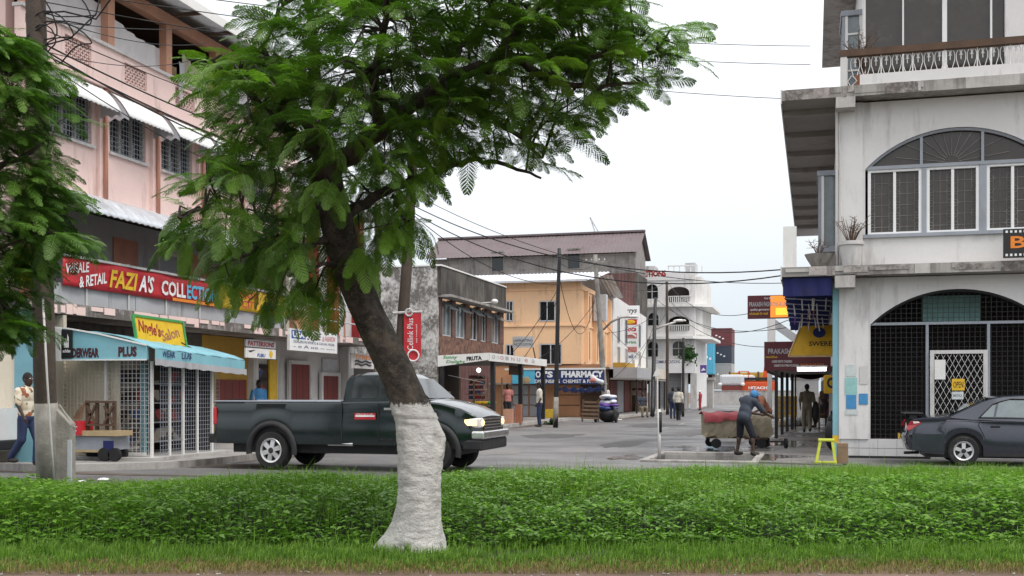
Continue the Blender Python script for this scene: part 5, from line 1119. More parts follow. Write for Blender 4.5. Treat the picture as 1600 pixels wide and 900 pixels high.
for nm_, b_ in (('top_wall',(QX+.55,x3a,8.4,12.4)),('top_wall',(x3b,x3b+1.2,8.4,12.4)),('top_wall',(12,14,8.4,12.4)),('lintel',(x3a+.001,x3b-.001,11.2,12.4)),('lintel',(x3b+1.201,11.999,11.2,12.4)),('upstand',(x3a+.001,x3b-.001,8.4,8.6)),('upstand',(x3b+1.201,11.999,8.4,8.6))):
    box_part(nm_,'white_wall',qb, b_[0],b_[1],QY+.35,QY+.65,b_[2],b_[3])
box_part('corner_pier','white_wall',qb, QX-.02,QX+.62,QY-.07,QY-.002,.42,4.1); box_part('corner_pier','white_wall',qb, QX-.02,QX+.5,QY-.06,QY-.002,4.36,8.1)
box_part('capital','concrete_light',qb, QX-.12,QX+.32,QY-.5,QY-.071,3.85,4.14); box_part('capital','concrete_light',qb, QX-.1,QX+.32,QY-.5,QY-.061,7.9,8.14)
box_part('painted_post','aqua_light',qb, QX-.16,QX-.03,QY-.05,QY+.08,.5,4.0); box_part('painted_post_base','yellow',qb, QX-.162,QX-.028,QY-.052,QY+.082,.33,.497); box_part('painted_post_base','aqua_light',qb, QX-.164,QX-.026,QY-.054,QY+.084,.031,.328)
# spalled slabs: front edges and the side overhang
def rough_slab(name, x0, x1, y0, y1, z0, z1, mat, parent, step=.18):
    """slab whose visible faces are uneven"""
    o = box_part(name, mat, parent, x0,x1,y0,y1,z0,z1); return o
SLX = -.68
for z0, z1, nm in ((4.12,4.34,1),(8.14,8.38,2)):
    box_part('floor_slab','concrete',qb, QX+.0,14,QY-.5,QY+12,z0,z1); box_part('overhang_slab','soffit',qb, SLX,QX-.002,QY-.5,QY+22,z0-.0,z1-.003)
    x = QX-1.2
    while x < 7:                                    # broken render along the slab edge
        w_ = random.choice([.06,.15,.3,.55,.9])*random.uniform(.7,1.3)
        if random.random() < .75: box_part('spall',random.choice(['slab_edge','concrete','slab_edge','concrete_light']),qb, x,x+w_,QY-.507-random.random()*.012,QY-.502,z0+random.choice([0,0,.02,.06,.1]),z1-random.choice([0,0,.01,.04]))
        x += w_+random.choice([.004,.03,.12])
    for k in range(9): box_part('rib','soffit',qb, SLX+.02,QX-.01,QY+.4+k*2.3,QY+.62+k*2.3,z0-.14,z0-.002)
    box_part('edge_beam','white_dirty',qb, SLX-.03,SLX-.002,QY-.5,QY+22,z0-.06,z1+.02)
box_part('side_wall','white_wall',qb, QX+.002,QX+.25,QY+.302,QY+20,.03,4.1); box_part('side_wall','white_wall',qb, QX+.002,QX+.25,QY+.302,QY+20,4.36,8.1); box_part('side_wall','white_wall',qb, QX+.56,QX+.8,QY+.66,QY+20,8.4,12.4)
box_part('roof','concrete',qb, QX-.3,14,QY-.3,QY+12,12.4,12.6)
# dado tiles
ty = QY-.03; box_part('dado_backing','grout',qb, QX+.0,14,ty+.006,QY-.001,.002,.42)
nx = 14
for i in range(nx):
    for j in range(2):
        x = QX+.01+i*.41; z = -.0+j*.212; t_ = box_part('tile','tile',qb, x,x+.402,ty-.006-.001*((i+j)%3),ty+.004,z+.006,z+.206)
# ground arch: dark room, mesh, frames, folding gate
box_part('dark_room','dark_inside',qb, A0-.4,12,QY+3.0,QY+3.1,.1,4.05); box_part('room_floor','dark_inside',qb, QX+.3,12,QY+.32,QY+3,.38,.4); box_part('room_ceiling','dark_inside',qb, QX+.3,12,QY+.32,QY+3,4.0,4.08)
box_part('lit_fanlight','poster_aqua',qb, q_(1450,0)[0],q_(1545,0)[0],QY+1.2,QY+1.22,3.15,3.75)
def arch_z(x, x0=A0, x1=A1, zs=ZSP, za=ZA):
    c = (x0+x1)/2; hw = (x1-x0)/2; h = za-zs; r_ = (hw*hw+h*h)/(2*h); return za-r_+math.sqrt(max(0, r_*r_-(x-c)**2))
g = MB(); n = int((A1-A0)/.11)
for i in range(1, n): x = A0+(A1-A0)*i/n; g.bar((x,QY+.12,ZB),(x,QY+.12,arch_z(x)), .012)
k = 0; z = ZB
while z < ZA-.05:
    if z <= ZSP: g.bar((A0,QY+.128,z),(A1,QY+.128,z), .01)
    else:
        hwz = [x for x in np.linspace(A0,A1,120) if arch_z(x) > z]; g.bar((hwz[0],QY+.128,z),(hwz[-1],QY+.128,z), .01)
    z += .11
g.build('security_mesh','black_metal',qb)
f = MB(); xm1, xm2 = q_(1449,0)[0], q_(1545,0)[0]; ztr = q_(1450,505)[1]
f.box(A0,A1,QY+.02,QY+.1,ztr-.03,ztr+.03); f.box(xm1-.03,xm1+.03,QY+.02,QY+.099,ZB,ztr-.031); f.box(xm2-.03,xm2+.03,QY+.02,QY+.099,ZB,ztr-.031); f.build('iron_frame','grey_frame',qb)
rim = MB(); rim.tube([(x,QY+.05,arch_z(x)-.03) for x in np.linspace(A0+.02,A1-.02,30)], .035, 6); rim.build('arch_rim','black_metal',qb)
gt = thing('folding_gate','white lattice folding gate with small notices in the arched shop front','gate',((xm1+xm2)/2,QY,.0)); g0, g1 = q_(1453,0)[0], q_(1543,0)[0]; gz = q_(1500,547)[1]
f = MB(); f.box(g0,g0+.09,QY-.03,QY+.015,.42,gz); f.box(g1-.09,g1,QY-.03,QY+.015,.42,gz); f.box(g0+.091,g1-.091,QY-.03,QY+.015,gz-.08,gz); f.build('frame','white_dirty',gt)
n = 8; wg = (g1-g0-.18)/n; gx0 = g0+.09
for i in range(-14, n+14):
    for sg in (-1, 1):
        pts_ = []
        for j in range(61):
            z = .45+(gz-.55)*j/60; x = gx0+i*wg+sg*(z-.45)*wg/.24
            if gx0 <= x <= g1-.09: pts_.append((x, z))
        if len(pts_) > 2: MB().bar((pts_[0][0],QY-.005+.004*sg,pts_[0][1]),(pts_[-1][0],QY-.005+.004*sg,pts_[-1][1]),.02,.006).build('slat','white_paint',gt)
box_part('lock_plate','white_paint',gt, q_(1460,0)[0],q_(1477,0)[0],QY-.04,QY-.032,q_(0,597)[1],q_(0,573)[1])
for a, b, c, d, mt in ((1487,1507,592,610,'yellow'),(1487,1505,612,624,'paper')):
    x0, x1 = q_(a,0)[0], q_(b,0)[0]; z1, z0 = q_(a,c)[1], q_(b,d)[1]; nb = box_part('notice',mt,gt, x0,x1,QY-.036,QY-.03,z0,z1); letters('OPEN' if mt == 'yellow' else 'NOTICE','ink_maroon',nb,V3((0,QY-.036,0)),RX,UP,x0+.03,x1-.03,z0+.06,z1-.06)
# middle arch: three sliding windows under a fanlight
xs_ = [q_(a,0)[0] for a in (1357,1440,1449,1530,1543,1624)]
for i in range(3):
    x0, x1 = xs_[2*i], xs_[2*i+1]; w0 = box_part('window','glass_brown',qb, x0,x1,QY+.16,QY+.18,UB+.06,USP-.04); f = MB(); fw = .055; ya, yb = QY+.06, QY+.155
    f.box(x0-.01,x0+fw,ya,yb,UB+.02,USP-.02); f.box(x1-fw,x1+.01,ya,yb,UB+.02,USP-.02); f.box(x0+fw,x1-fw,ya,yb,UB+.02,UB+.02+fw); f.box(x0+fw,x1-fw,ya,yb,USP-.02-fw,USP-.02); xm = (x0+x1)/2; f.box(xm-.03,xm+.03,ya+.01,yb,UB+.07,USP-.08); f.build('frame','white_clean',w0)
    gr = MB()
    for s_ in (0, 1):
        a, b = (x0+fw, xm-.03) if s_ == 0 else (xm+.03, x1-fw); xc = (a+b)/2
        for xx in (a+(b-a)*.18, xc, b-(b-a)*.18): gr.bar((xx,QY+.152,UB+.08),(xx,QY+.152,USP-.08),.009)
        for kz in range(6):
            zz = UB+.2+kz*.25; gr.bar((a,QY+.152,zz),(b,QY+.152,zz),.009)
            for xx in (a+(b-a)*.0+.02, b-.02): 
                cpts = [(min(max(xx+.075*math.cos(t_), a), b), QY+.152, zz+.075*math.sin(t_)) for t_ in np.linspace(0,2*math.pi,11)]
                gr.tube(cpts, .006, 4, cap=False)
    gr.build('ornamental_grille','timber_grey',w0)
    if i < 2: box_part('mullion','grey_frame',qb, xs_[2*i+1]+.012,xs_[2*i+2]-.012,QY+.04,QY+.17,UB,USP)
box_part('transom','grey_frame',qb, B0,B1,QY+.03,QY+.17,USP-.018,USP+.06); box_part('sill','grey_frame',qb, B0-.05,B1+.05,QY-.06,QY+.17,UB-.06,UB+.018)
a2 = lambda x: arch_z(x, B0, B1, USP, UA)
fan = MB(); top_ = [(x, a2(x)) for x in np.linspace(B1, B0, 25)]; fan.poly([[(B0,USP+.06),(B1,USP+.06)]+[(x, max(z, USP+.061)) for x, z in top_]], (0,QY+.14,0), RX, UP, .02).build('fanlight','glass_brown',qb)
f = MB(); f.tube([(x,QY+.07,a2(x)-.03) for x in np.linspace(B0+.02,B1-.02,30)], .04, 6)
for q in (1440,1536): x = q_(q,0)[0]; f.bar((x,QY+.08,USP+.06),(x,QY+.08,a2(x)-.03),.06)
f.build('fanlight_frame','grey_frame',qb)
ry = MB(); xc = q_(1488,0)[0]
for k in range(11):
    a = math.pi*(k+.5)/11; e_ = (xc+1.2*math.cos(a), USP+.08+1.2*math.sin(a)); 
    t_ = 1.0
    while t_ > .1 and (abs(xc+1.2*t_*math.cos(a)-(B0+B1)/2) > (B1-B0)/2-.05 or USP+.08+1.2*t_*math.sin(a) > a2(xc+1.2*t_*math.cos(a))-.05): t_ -= .03
    ry.bar((xc+.15*math.cos(a),QY+.117,USP+.08+.15*math.sin(a)),(xc+1.2*t_*math.cos(a),QY+.117,USP+.08+1.2*t_*math.sin(a)),.01)
ry.build('sunburst','timber_grey',qb)
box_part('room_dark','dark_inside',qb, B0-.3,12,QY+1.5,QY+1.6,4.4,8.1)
# top floor glazing and balcony
w0 = box_part('balcony_glazing','glass_brown',qb, x3a,x3b,QY+.5,QY+.52,8.6,11.2); f = MB()
for q, wq in ((1350,.07),(1412,.035),(1478,.1),(1552,.04)):
    x = q_(q,0)[0]+.02; f.box(x-wq/2,x+wq/2,QY+.42,QY+.498,8.6,11.2)
f.build('frame','white_clean',w0); rows = [[V3((q_(1568,0)[0]+.28*i/16,QY+.55+.03*math.sin(i*1.6),8.7+2.4*j)) for i in range(17)] for j in range(2)]; MB().grid(rows).build('curtain','tan',qb)
bal = thing('iron_balcony','ornamental white iron balcony railing with dark wooden handrail on the corner building','balcony',(QX+3,QY-.4,8.38))
yb = QY-.42
box_part('kerb_wall','white_wall',bal, QX+.42,14,yb-.05,yb+.05,8.383,8.62); MB().bar((QX-.02,yb,9.12),(14,yb,9.12),.16,.15).build('handrail','wood_dark',bal); box_part('end_post','white_dirty',bal, QX-.0,QX+.14,yb-.07,yb+.07,8.383,9.04)
bt_ = MB()
def heart(m, x, z0, z1, w_):
    h = z1-z0
    for sg in (-1, 1):
        m.tube([(x+sg*w_*a, yb, z0+h*b) for a, b in ((.22,0),(.3,.12),(.5,.45),(.5,.75),(.36,.93),(.16,.95),(.05,.8),(.1,.68),(.2,.7))], .0085, 5, cap=False)
    m.bar((x,yb,z0+h*.45),(x,yb,z1-.02),.016)
proto = MB(); heart(proto, 0, 0, .42, .2); hp0 = None
for k in range(30):
    x = QX+.32+k*.222
    z0_ = 8.62 if x > QX+.42 else 8.39
    if hp0 is None: hp0 = MB(); heart(hp0, x, 8.625, 9.04, .19); hp0 = hp0.build('baluster','white_paint',bal); hx = x
    else: c_ = hp0.copy(); COL.objects.link(c_); c_.location.x = hp0.location.x+(x-hx)
    if k % 3 == 2: box_part('upright','white_paint',bal, x+.1,x+.122,yb-.011,yb+.011,8.62,9.045)
lo = MB(); lo.tube([(QX+.22,yb,8.39),(QX+.16,yb,8.5),(QX+.24,yb,8.62)],.009,5); lo.tube([(QX+.24,yb,8.39),(QX+.36,yb,8.5),(QX+.26,yb,8.62)],.009,5); lo.build('scroll','white_paint',bal)
# side bay windows and pipes
for z0, z1, y in ((5.0,6.7,27.3),(8.75,10.5,27.3)):
    x1 = QX if z0 < 8 else QX+.55; b_ = thing('x','x','x') if False else qb
    w0 = box_part('bay_window','glass_sky',qb, x1-.42,x1-.4,y+.08,y+1.3,z0,z1); f = MB()
    f.box(x1-.45,x1-.002,y-.02,y+.02,z0-.1,z1+.1) if False else None
    for yy in (y, y+.66, y+1.32): f.box(x1-.47,x1-.4+.0,yy-.05,yy+.05,z0,z1)
    f.box(x1-.5,x1-.003,y-.08,y+1.4,z1,z1+.12); f.box(x1-.5,x1-.003,y-.08,y+1.4,z0-.14,z0); f.build('frame','grey_frame',w0)
    w1 = box_part('bay_window','glass_sky',qb, x1-.39,x1-.06,y-.0,y+.02,z0,z1); f = MB(); f.box(x1-.4,x1-.34,y-.05,y-.002,z0,z1); f.box(x1-.08,x1-.003,y-.05,y-.002,z0,z1)
    if z0 > 8:
        for kk_ in range(1,4): f.box(x1-.339,x1-.081,y-.04,y-.003,z0+(z1-z0)*kk_/4-.02,z0+(z1-z0)*kk_/4+.02)
    f.build('frame','white_paint',w1); box_part('bay_base','soffit',qb, x1-.42,x1-.005,y-.04,y+1.36,z0-.55,z0-.142)
MB().tube([(QX-.07,QY-.12,4.4),(QX-.07,QY-.12,8.1)],.035,7).tube([(QX+.0,QY-.2,4.36),(QX+.02,QY-.16,6.2),(QX-.02,QY-.13,7.6)],.018,5).build('drain_pipe','white_dirty',qb)
# posters on the pier
py_ = QY-.075
for i, (a, b, c, d, mt) in enumerate(((1321,1338,570,588,'paper'),(1320,1339,590,617,'poster_aqua'),(1322,1338,617,639,'poster_blue'),(1342,1356,615,632,'poster_blue'),(1343,1356,572,600,'white_dirty'),(1321,1340,640,648,'paper'))):
    x0, z1 = onY(a,c,py_); x1, z0 = onY(b,d,py_); p_ = tag(box_part('poster',mt,None, x0,x1,py_-.004-.001*i,py_-.001*i-.001,z0,z1), ('torn white poster at the top of the pillar','pale turquoise poster on the corner pillar','blue poster pasted below the turquoise one on the pillar','small blue torn poster right of the other pillar posters','faded grey poster beside the torn white poster','narrow white paper strip under the blue pillar poster')[i],'poster','posters on the pillar')
# projecting "Bu..." film-strip sign
fs_ = thing('film_strip_sign','black film-strip sign with orange lettering on the corner building','sign',(4.6,QY-.7,4.6)); fy_ = QY-.62; x0, z1 = onY(1568,358,fy_); z0 = onY(1568,403,fy_)[1]
box_part('board','black',fs_, x0,x0+2.4,fy_,fy_+.06,z0,z1); letters('Buddies','orange',fs_,V3((0,fy_-.001,0)),RX,UP,x0+.14,x0+2.0,z0+.2,z1-.16,bold=.02)
for k in range(26):
    for zz in (z0+.035, z1-.085): box_part('film_hole','white',fs_, x0+.04+k*.09,x0+.085+k*.09,fy_-.006,fy_-.001,zz,zz+.05)
for xx in (x0+.2, x0+2.1): box_part('bracket','black_metal',fs_, xx-.015,xx+.015,fy_+.06,QY-.51,z0+.2,z0+.24)
# drain slot
sd_ = tag(box_part('drain_grate','black_metal',None, q_(1325,0)[0],q_(1452,0)[0],QY-.28,QY-.2,.003,.05),'long black drain slot at the foot of the tiled wall','drain')
# potted plants on the ledge
def dry_bush(m, c, n, h, rr):
    for k in range(n):
        a = random.random()*6.28; t_ = random.uniform(.2,1); p0 = V3(c); p1 = p0+V3((math.cos(a)*rr*t_*.5,math.sin(a)*rr*t_*.5,h*.5)); p2 = p0+V3((math.cos(a+.4)*rr*t_,math.sin(a+.4)*rr*t_,h*random.uniform(.5,1))); m.tube([p0,p1,p2],[.012,.008,.004],4,cap=False)
        for j in range(3): q = p1.lerp(p2, random.random()); b = random.random()*6.28; m.tube([q,q+V3((math.cos(b)*.12,math.sin(b)*.12,random.uniform(-.03,.12)))],[.005,.003],4,cap=False)
pc = V3((onY(1330,0,QY-.3)[0],QY-.3,4.345)); pp = thing('potted_plant','ribbed white plant pot with a bare twiggy bush on the ledge','plant pot',tuple(pc)); MB().lathe([(.2,0),(.25,.45),(.28,.47),(.28,.55),(.24,.55),(.22,.45)],pc,18).build('pot','white_dirty',pp,smooth=40); m = MB(); dry_bush(m, pc+V3((0,0,.4)), 26, .75, .45); m.build('bush','wood_dark',pp)
pc = V3((onY(1280,0,QY-.2)[0],QY-.2,4.345)); pp = thing('plant_bowl','wide stained concrete plant bowl on the overhanging ledge','plant pot',tuple(pc)); MB().lathe([(.16,0),(.28,.2),(.33,.3),(.3,.3),(.2,.2)],pc,18).build('bowl','concrete',pp,smooth=40); m = MB(); dry_bush(m, pc+V3((0,0,.2)), 10, .5, .3); m.build('twigs','wood_dark',pp)
pc = V3((QX+.5,QY-.1,8.39)); pp = thing('balcony_plant','bare twiggy plant in the corner of the iron balcony','plant',tuple(pc)); m = MB(); dry_bush(m, pc+V3((0,0,.3)), 26, 1.1, .55); m.build('bush','wood_dark',pp); MB().lathe([(.14,0),(.18,.3)],pc,12).build('pot','terracotta',pp)
pb = thing('sign_box','upright white sign box at the outer end of the ledge','sign',(SLX,QY+.0,4.36)); box_part('panel','white_paint',pb, SLX+.02,SLX+.32,QY-.3,QY-.2,4.345,5.3); MB().poly([[(0,0),(1.0,0),(0,.95)]],(SLX+.3,QY-.19,4.36),(0,1,0),(0,0,1),.03).build('side_panel','grey_frame',pb)

# ------------------------------------------------------------------ shops beyond, under the navy awning
na = thing('navy_awning','navy blue cloth awning with hanging pegs below the overhanging ledge','awning',(-.1,QY+4,2.9))
ax0, ax1 = SLX+.02, QX-.18
rows = [[V3((ax0+(ax1-ax0)*i/10, QY-.42+.02*math.sin(i*2), 4.1-.42*j/3)) for i in range(11)] for j in range(4)]; MB().grid(rows).build('valance','navy_cloth',na)
rows = [[V3((ax0+(ax1-ax0)*i/8, QY-.4+9*j/18, 4.05-.05*math.sin(j*.35)+.05*math.sin(i*.8+j)-.02*j)) for i in range(9)] for j in range(19)]; MB().grid(rows).build('cloth','navy_cloth',na,smooth=True)
for k in range(7):
    y = QY+.6+k*1.1; MB().tube([(ax0,y,3.72-.04*k),(ax1,y,3.64-.04*k)],.015,5).build('rail','grey_frame',na)
    rows = [[V3((ax0+.02+(ax1-ax0-.02)*i/8, y+.01*math.sin(i*2.2), 3.98-.03*k-(.3+.03*k)*j/2)) for i in range(9)] for j in range(3)]; MB().grid(rows).build('hanging_strip','navy_cloth',na)
    for j in range(4): x = ax0+.2+random.random()*(ax1-ax0-.3); MB().tube([(x,y-.03,3.7-.04*k),(x+random.uniform(-.05,.05),y-.03,3.42-.04*k)],.016,5).build('peg',random.choice(['white_dirty','white_dirty','terracotta','paper','purple']),na)
YY = 33.0; x0, z1 = onY(1252,508,YY); x1 = onY(1312,508,YY)[0]; xa, z0 = onY(1232,557,YY-.5)
ya_ = thing('yellow_awning','yellow sloping awning sign with dark globe emblem and black letters','awning',(x0,YY,z0))
P = [V3((xa,YY-.6,z0)),V3((x1,YY-.6,z0)),V3((x1,YY,z1)),V3((x0,YY,z1))]; MB().add(P+[p+V3((0,.02,-.02)) for p in P],[(0,1,2,3),(7,6,5,4),(0,4,5,1),(3,2,6,7),(0,3,7,4),(1,5,6,2)]).build('cloth','yellow_cloth',ya_)
axv = V3((1,0,0)); ayv = (P[3]-V3((x0,YY-.6,z0))).normalized(); org = V3((0,YY-.6,z0)); letters('SWEREES','black',ya_,org,axv,ayv,x0+.22,x1-.02,.35,.52,bold=.02); MB().lathe([(0,.012),(.2,.012)],(0,0,0),18).build('globe','navy',ya_) if False else None
cpt = org+axv*(onY(1280,0,YY)[0])+ayv*.82; gl = MB(); nrm = axv.cross(ayv); gl.add([cpt+nrm*.012]+[cpt+nrm*.012+axv*(.18*math.cos(a))+ayv*(.18*math.sin(a)) for a in np.linspace(0,2*math.pi,21)[:-1]],[(0,k+1,(k+1)%20+1) for k in range(20)]); gl.build('globe','navy',ya_)
MB().bar(P[0],P[1],.05,.05).build('hem_bar','tan',ya_); MB().bar(P[0],P[3],.04,.04).build('edge_bar','tan',ya_)
# the glowing fascia box and the smaller hanging box
def light_sign(name, label, px0, px1, py0, py1, Y, bits, half=None):
    x0, z1 = onY(px0,py0,Y); x1, z0 = onY(px1,py1,Y); t = thing(name,label,'sign',((x0+x1)/2,Y,z0)); bevel(box_part('box','maroon_sign',t, x0,x1,Y,Y+.14,z0,z1),.01)
    if half: box_part('orange_panel','lit_orange',t, x0+(x1-x0)*half,x1-.02,Y-.004,Y-.001,z0+.03,z1-.02); box_part('yellow_glow_panel','lit_yellow',t, x0+(x1-x0)*(half+.12),x1-.06,Y-.006,Y-.0045,z0+.1,z0+(z1-z0)*.45)
    for s_, mt, a, b, c, d in bits: letters(s_,mt,t,V3((0,Y-.007,0)),RX,UP,x0+(x1-x0)*a,x0+(x1-x0)*b,z0+(z1-z0)*c,z0+(z1-z0)*d,bold=.02)
    return t, x0, x1, z0, z1
light_sign('hanging_sign','maroon and orange hanging shop sign with white lines of lettering',1168,1237,462,497,33.5,[('Our Shop','white',.38,.6,.8,.92),('PRAKASH FASHIONS & LINKS','pale_grey',.04,.98,.52,.72),('quality garments','white',.06,.5,.32,.44),('wholesale & retail','yellow',.04,.46,.16,.28)],.52)
light_sign('fascia_sign','long maroon fascia sign with grey and yellow lettering on black posts',1194,1298,534,579,35.0,[('PRAKASH','pale_grey',.06,.4,.58,.76),('textiles','yellow',.02,.2,.44,.52),('LADIES GENTS CHILDREN','white',.12,.42,.28,.36),('GARMENTS FOOTWEAR HOUSEHOLD','white',.15,.52,.14,.22),('SHOES BAGS TOYS','orange',.55,.9,.14,.24)])
x0, z1 = onY(1246,574,31.0); x1, z0 = onY(1291,580,31.0); tl = thing('strip_light','lit white fluorescent strip light under the shop canopy','lamp',((x0+x1)/2,31,z0)); MB().tube([(x0,31,(z0+z1)/2),(x1,31,(z0+z1)/2)],.045,10).build('tube','tube_light',tl,smooth=True); box_part('batten','white_paint',tl, x0-.03,x1+.03,30.97,31.05,(z0+z1)/2+.05,(z0+z1)/2+.1)
x0, z1 = onY(1287,586,30.5); x1, z0 = onY(1311,615,30.5); cs = thing('letter_sign','square yellow sign with a big black letter C','sign',((x0+x1)/2,30.5,z0)); bevel(box_part('board','yellow_cloth',cs, x0,x1,30.5,30.56,z0,z1),.03); letters('C','black',cs,V3((0,30.497,0)),RX,UP,x0+.08,x1-.12,z0+.14,z1-.06,bold=.05); letters('chico','ink_maroon',cs,V3((0,30.496,0)),RX,UP,x0+.2,x1-.08,z0+.24,z0+.3)
# canopy and posts past the corner
sc_ = thing('pavement_canopy','dark shop canopy on thin black posts along the right pavement','canopy',(-.4,40,.03))
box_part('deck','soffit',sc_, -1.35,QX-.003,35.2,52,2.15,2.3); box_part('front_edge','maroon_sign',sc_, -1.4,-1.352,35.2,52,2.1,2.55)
for q, py in ((1213,688),(1222,682),(1230,677),(1238,674)):
    p = gnd(q, py, .03); box_part('post','black_metal',sc_, p.x-.05,p.x+.05,p.y-.05,p.y+.05,.03,2.15); box_part('foot','concrete',sc_, p.x-.18,p.x+.18,p.y-.18,p.y+.18,.031,.09)
rs = thing('right_shop_row','row of dark shop fronts with goods along the right pavement','building',(QX+3,60,.03)); box_part('wall','white_dirty',rs, QX+.0,QX+8,QY+20.02,88,.03,5.2); box_part('roof','galv',rs, QX-.2,QX+8,QY+20.0,88,5.203,5.35)
for k in range(6): box_part('shop_opening','dark_inside',rs, QX-.012,QX-.001,48+k*6.2,52.6+k*6.2,.1,2.2)
pw = thing('pale_end_wall','pale blank plastered wall at the end of the right pavement','wall',(1.0,88,0)); x0, x1 = xY(1236,60), xY(1279,60); box_part('wall','white_dirty',pw, x0,x1,60,60.2,.03,onY(1250,594,60)[1]); box_part('coping','concrete',pw, x0-.05,x1+.05,59.97,60.23,onY(1250,594,60)[1]+.003,onY(1250,590,60)[1])
rc = thing('red_cloth_canopy','sagging red cloth canopy beyond the strip light','canopy',(-.4,40,2)); x0, x1 = xY(1243,42), xY(1290,42); rows = [[V3((x0+(x1-x0)*i/10,42+.6*j,onY(1260,588,42)[1]-.12*math.sin(math.pi*i/10)+.1*j)) for i in range(11)] for j in range(3)]; MB().grid(rows).build('cloth','red_dark',rc,smooth=True)
for i in (0,10): MB().tube([(x0+(x1-x0)*i/10,42,.03),(x0+(x1-x0)*i/10,42,2.1)],.03,6).build('pole','black_metal',rc)
# pale building rising behind the signs
bb = thing('pale_grey_building','pale grey building with sloping stair beams behind the hanging sign','building',(1.5,52,0)); x0, x1 = xY(1199,52), xY(1232,52); zt = onY(1210,497,52)[1]
box_part('pier','white_wall',bb, x0,x0+.35,52,52.4,2.6,zt); MB().poly([[(0,0),(1.0,-.75),(1.0,-.3),(0,.45)]],(x0+.35,52.1,zt-.5),RX,UP,.3).build('stair_beam','grey_panel',bb); MB().poly([[(0,0),(1.0,-.75),(1.0,-.3),(0,.45)]],(x0+.35,52.1,zt-1.5),RX,UP,.3).build('stair_beam','grey_panel',bb); box_part('post','white_dirty',bb, x0,x0+.2,52,52.3,.03,2.597)
# ------------------------------------------------------------------ vehicles (x forward, y left, z up; origin on the ground under the rear bumper)
def wheel(parent, x, y, r, w_, spokes=5, rim='alloy', out=-1, blur=False):
    t = MB().lathe([(r*.62,-w_/2),(r*.9,-w_/2),(r*.985,-w_*.36),(r,-w_*.15),(r,w_*.15),(r*.985,w_*.36),(r*.9,w_/2),(r*.62,w_/2)],(x,y,r),30,'y',cap=False).build('wheel','rubber',parent,smooth=35)
    yo = y+out*(w_/2-.012); m = MB(); rr = r*.64
    m.lathe([(rr,0),(rr*.86,out*.012)],(x,yo,r),28,'y')
    prof = [(rr*1.0,yo+out*.01),(rr*.97,yo+out*.018),(rr*.84,yo+out*.004),(rr*.82,yo-out*.05)]
    m = MB(); n = 28; vs = []; 
    for r_, yy in prof: vs += [(x+r_*math.cos(2*math.pi*k/n), yy, r+r_*math.sin(2*math.pi*k/n)) for k in range(n)]
    m.add(vs, [(i*n+k, i*n+(k+1)%n, (i+1)*n+(k+1)%n, (i+1)*n+k) for i in range(3) for k in range(n)])
    for k in range(spokes):
        a = 2*math.pi*k/spokes+.3; c_, s_ = math.cos(a), math.sin(a); w0, w1 = rr*.16, rr*.2
        P = [(x+c_*q-s_*e, yo+out*(.0 if q > rr*.5 else .012), r+s_*q+c_*e) for q, e in ((rr*.16,-w0),(rr*.86,-w1),(rr*.86,w1),(rr*.16,w0))]; m.add(P+[(p[0],yo-out*.04,p[2]) for p in P],[(0,1,2,3),(3,2,1,0),(0,4,5,1),(3,2,6,7),(0,3,7,4)])
    m.build('rim',rim,t,smooth=40)
    hb = MB(); hb.lathe([(.0,out*.022),(rr*.22,out*.02),(rr*.26,-out*.0)],(x,yo,r),16,'y'); hb.build('hub','chrome' if rim == 'chrome' else 'black_metal',t,smooth=40)
    dk = MB(); dk.add([(x+rr*.95*math.cos(2*math.pi*k/20), yo-out*.055, r+rr*.95*math.sin(2*math.pi*k/20)) for k in range(20)],[tuple(range(20))]); dk.build('brake_plate','black',t); return t
def loft(parent, name, mat, secs, caps=(True,True), smooth=38):
    m = MB(); m.grid(secs); n = len(secs[0])
    if caps[0]: m.add(secs[0],[tuple(range(n))])
    if caps[1]: m.add(secs[-1],[tuple(range(n-1,-1,-1))])
    return m.build(name, mat, parent, smooth=smooth, recalc=True)
def arch(x, wx, R_, base, wz):
    dx = min(abs(x-q) for q in wx); return max(base, wz+math.sqrt(R_*R_-dx*dx)) if dx < R_ else base
def patch(parent, name, mat, pts, yf, off=.006, sides=(-1,1)):
    o = None
    for sg in sides:
        m = MB(); P = [V3((x, sg*(yf(z)+off), z)) for x, z in pts]; m.add(P if sg > 0 else P[::-1], [tuple(range(len(P)-1,-1,-1))] if True else None); o = m.build(name, mat, parent)
    return o

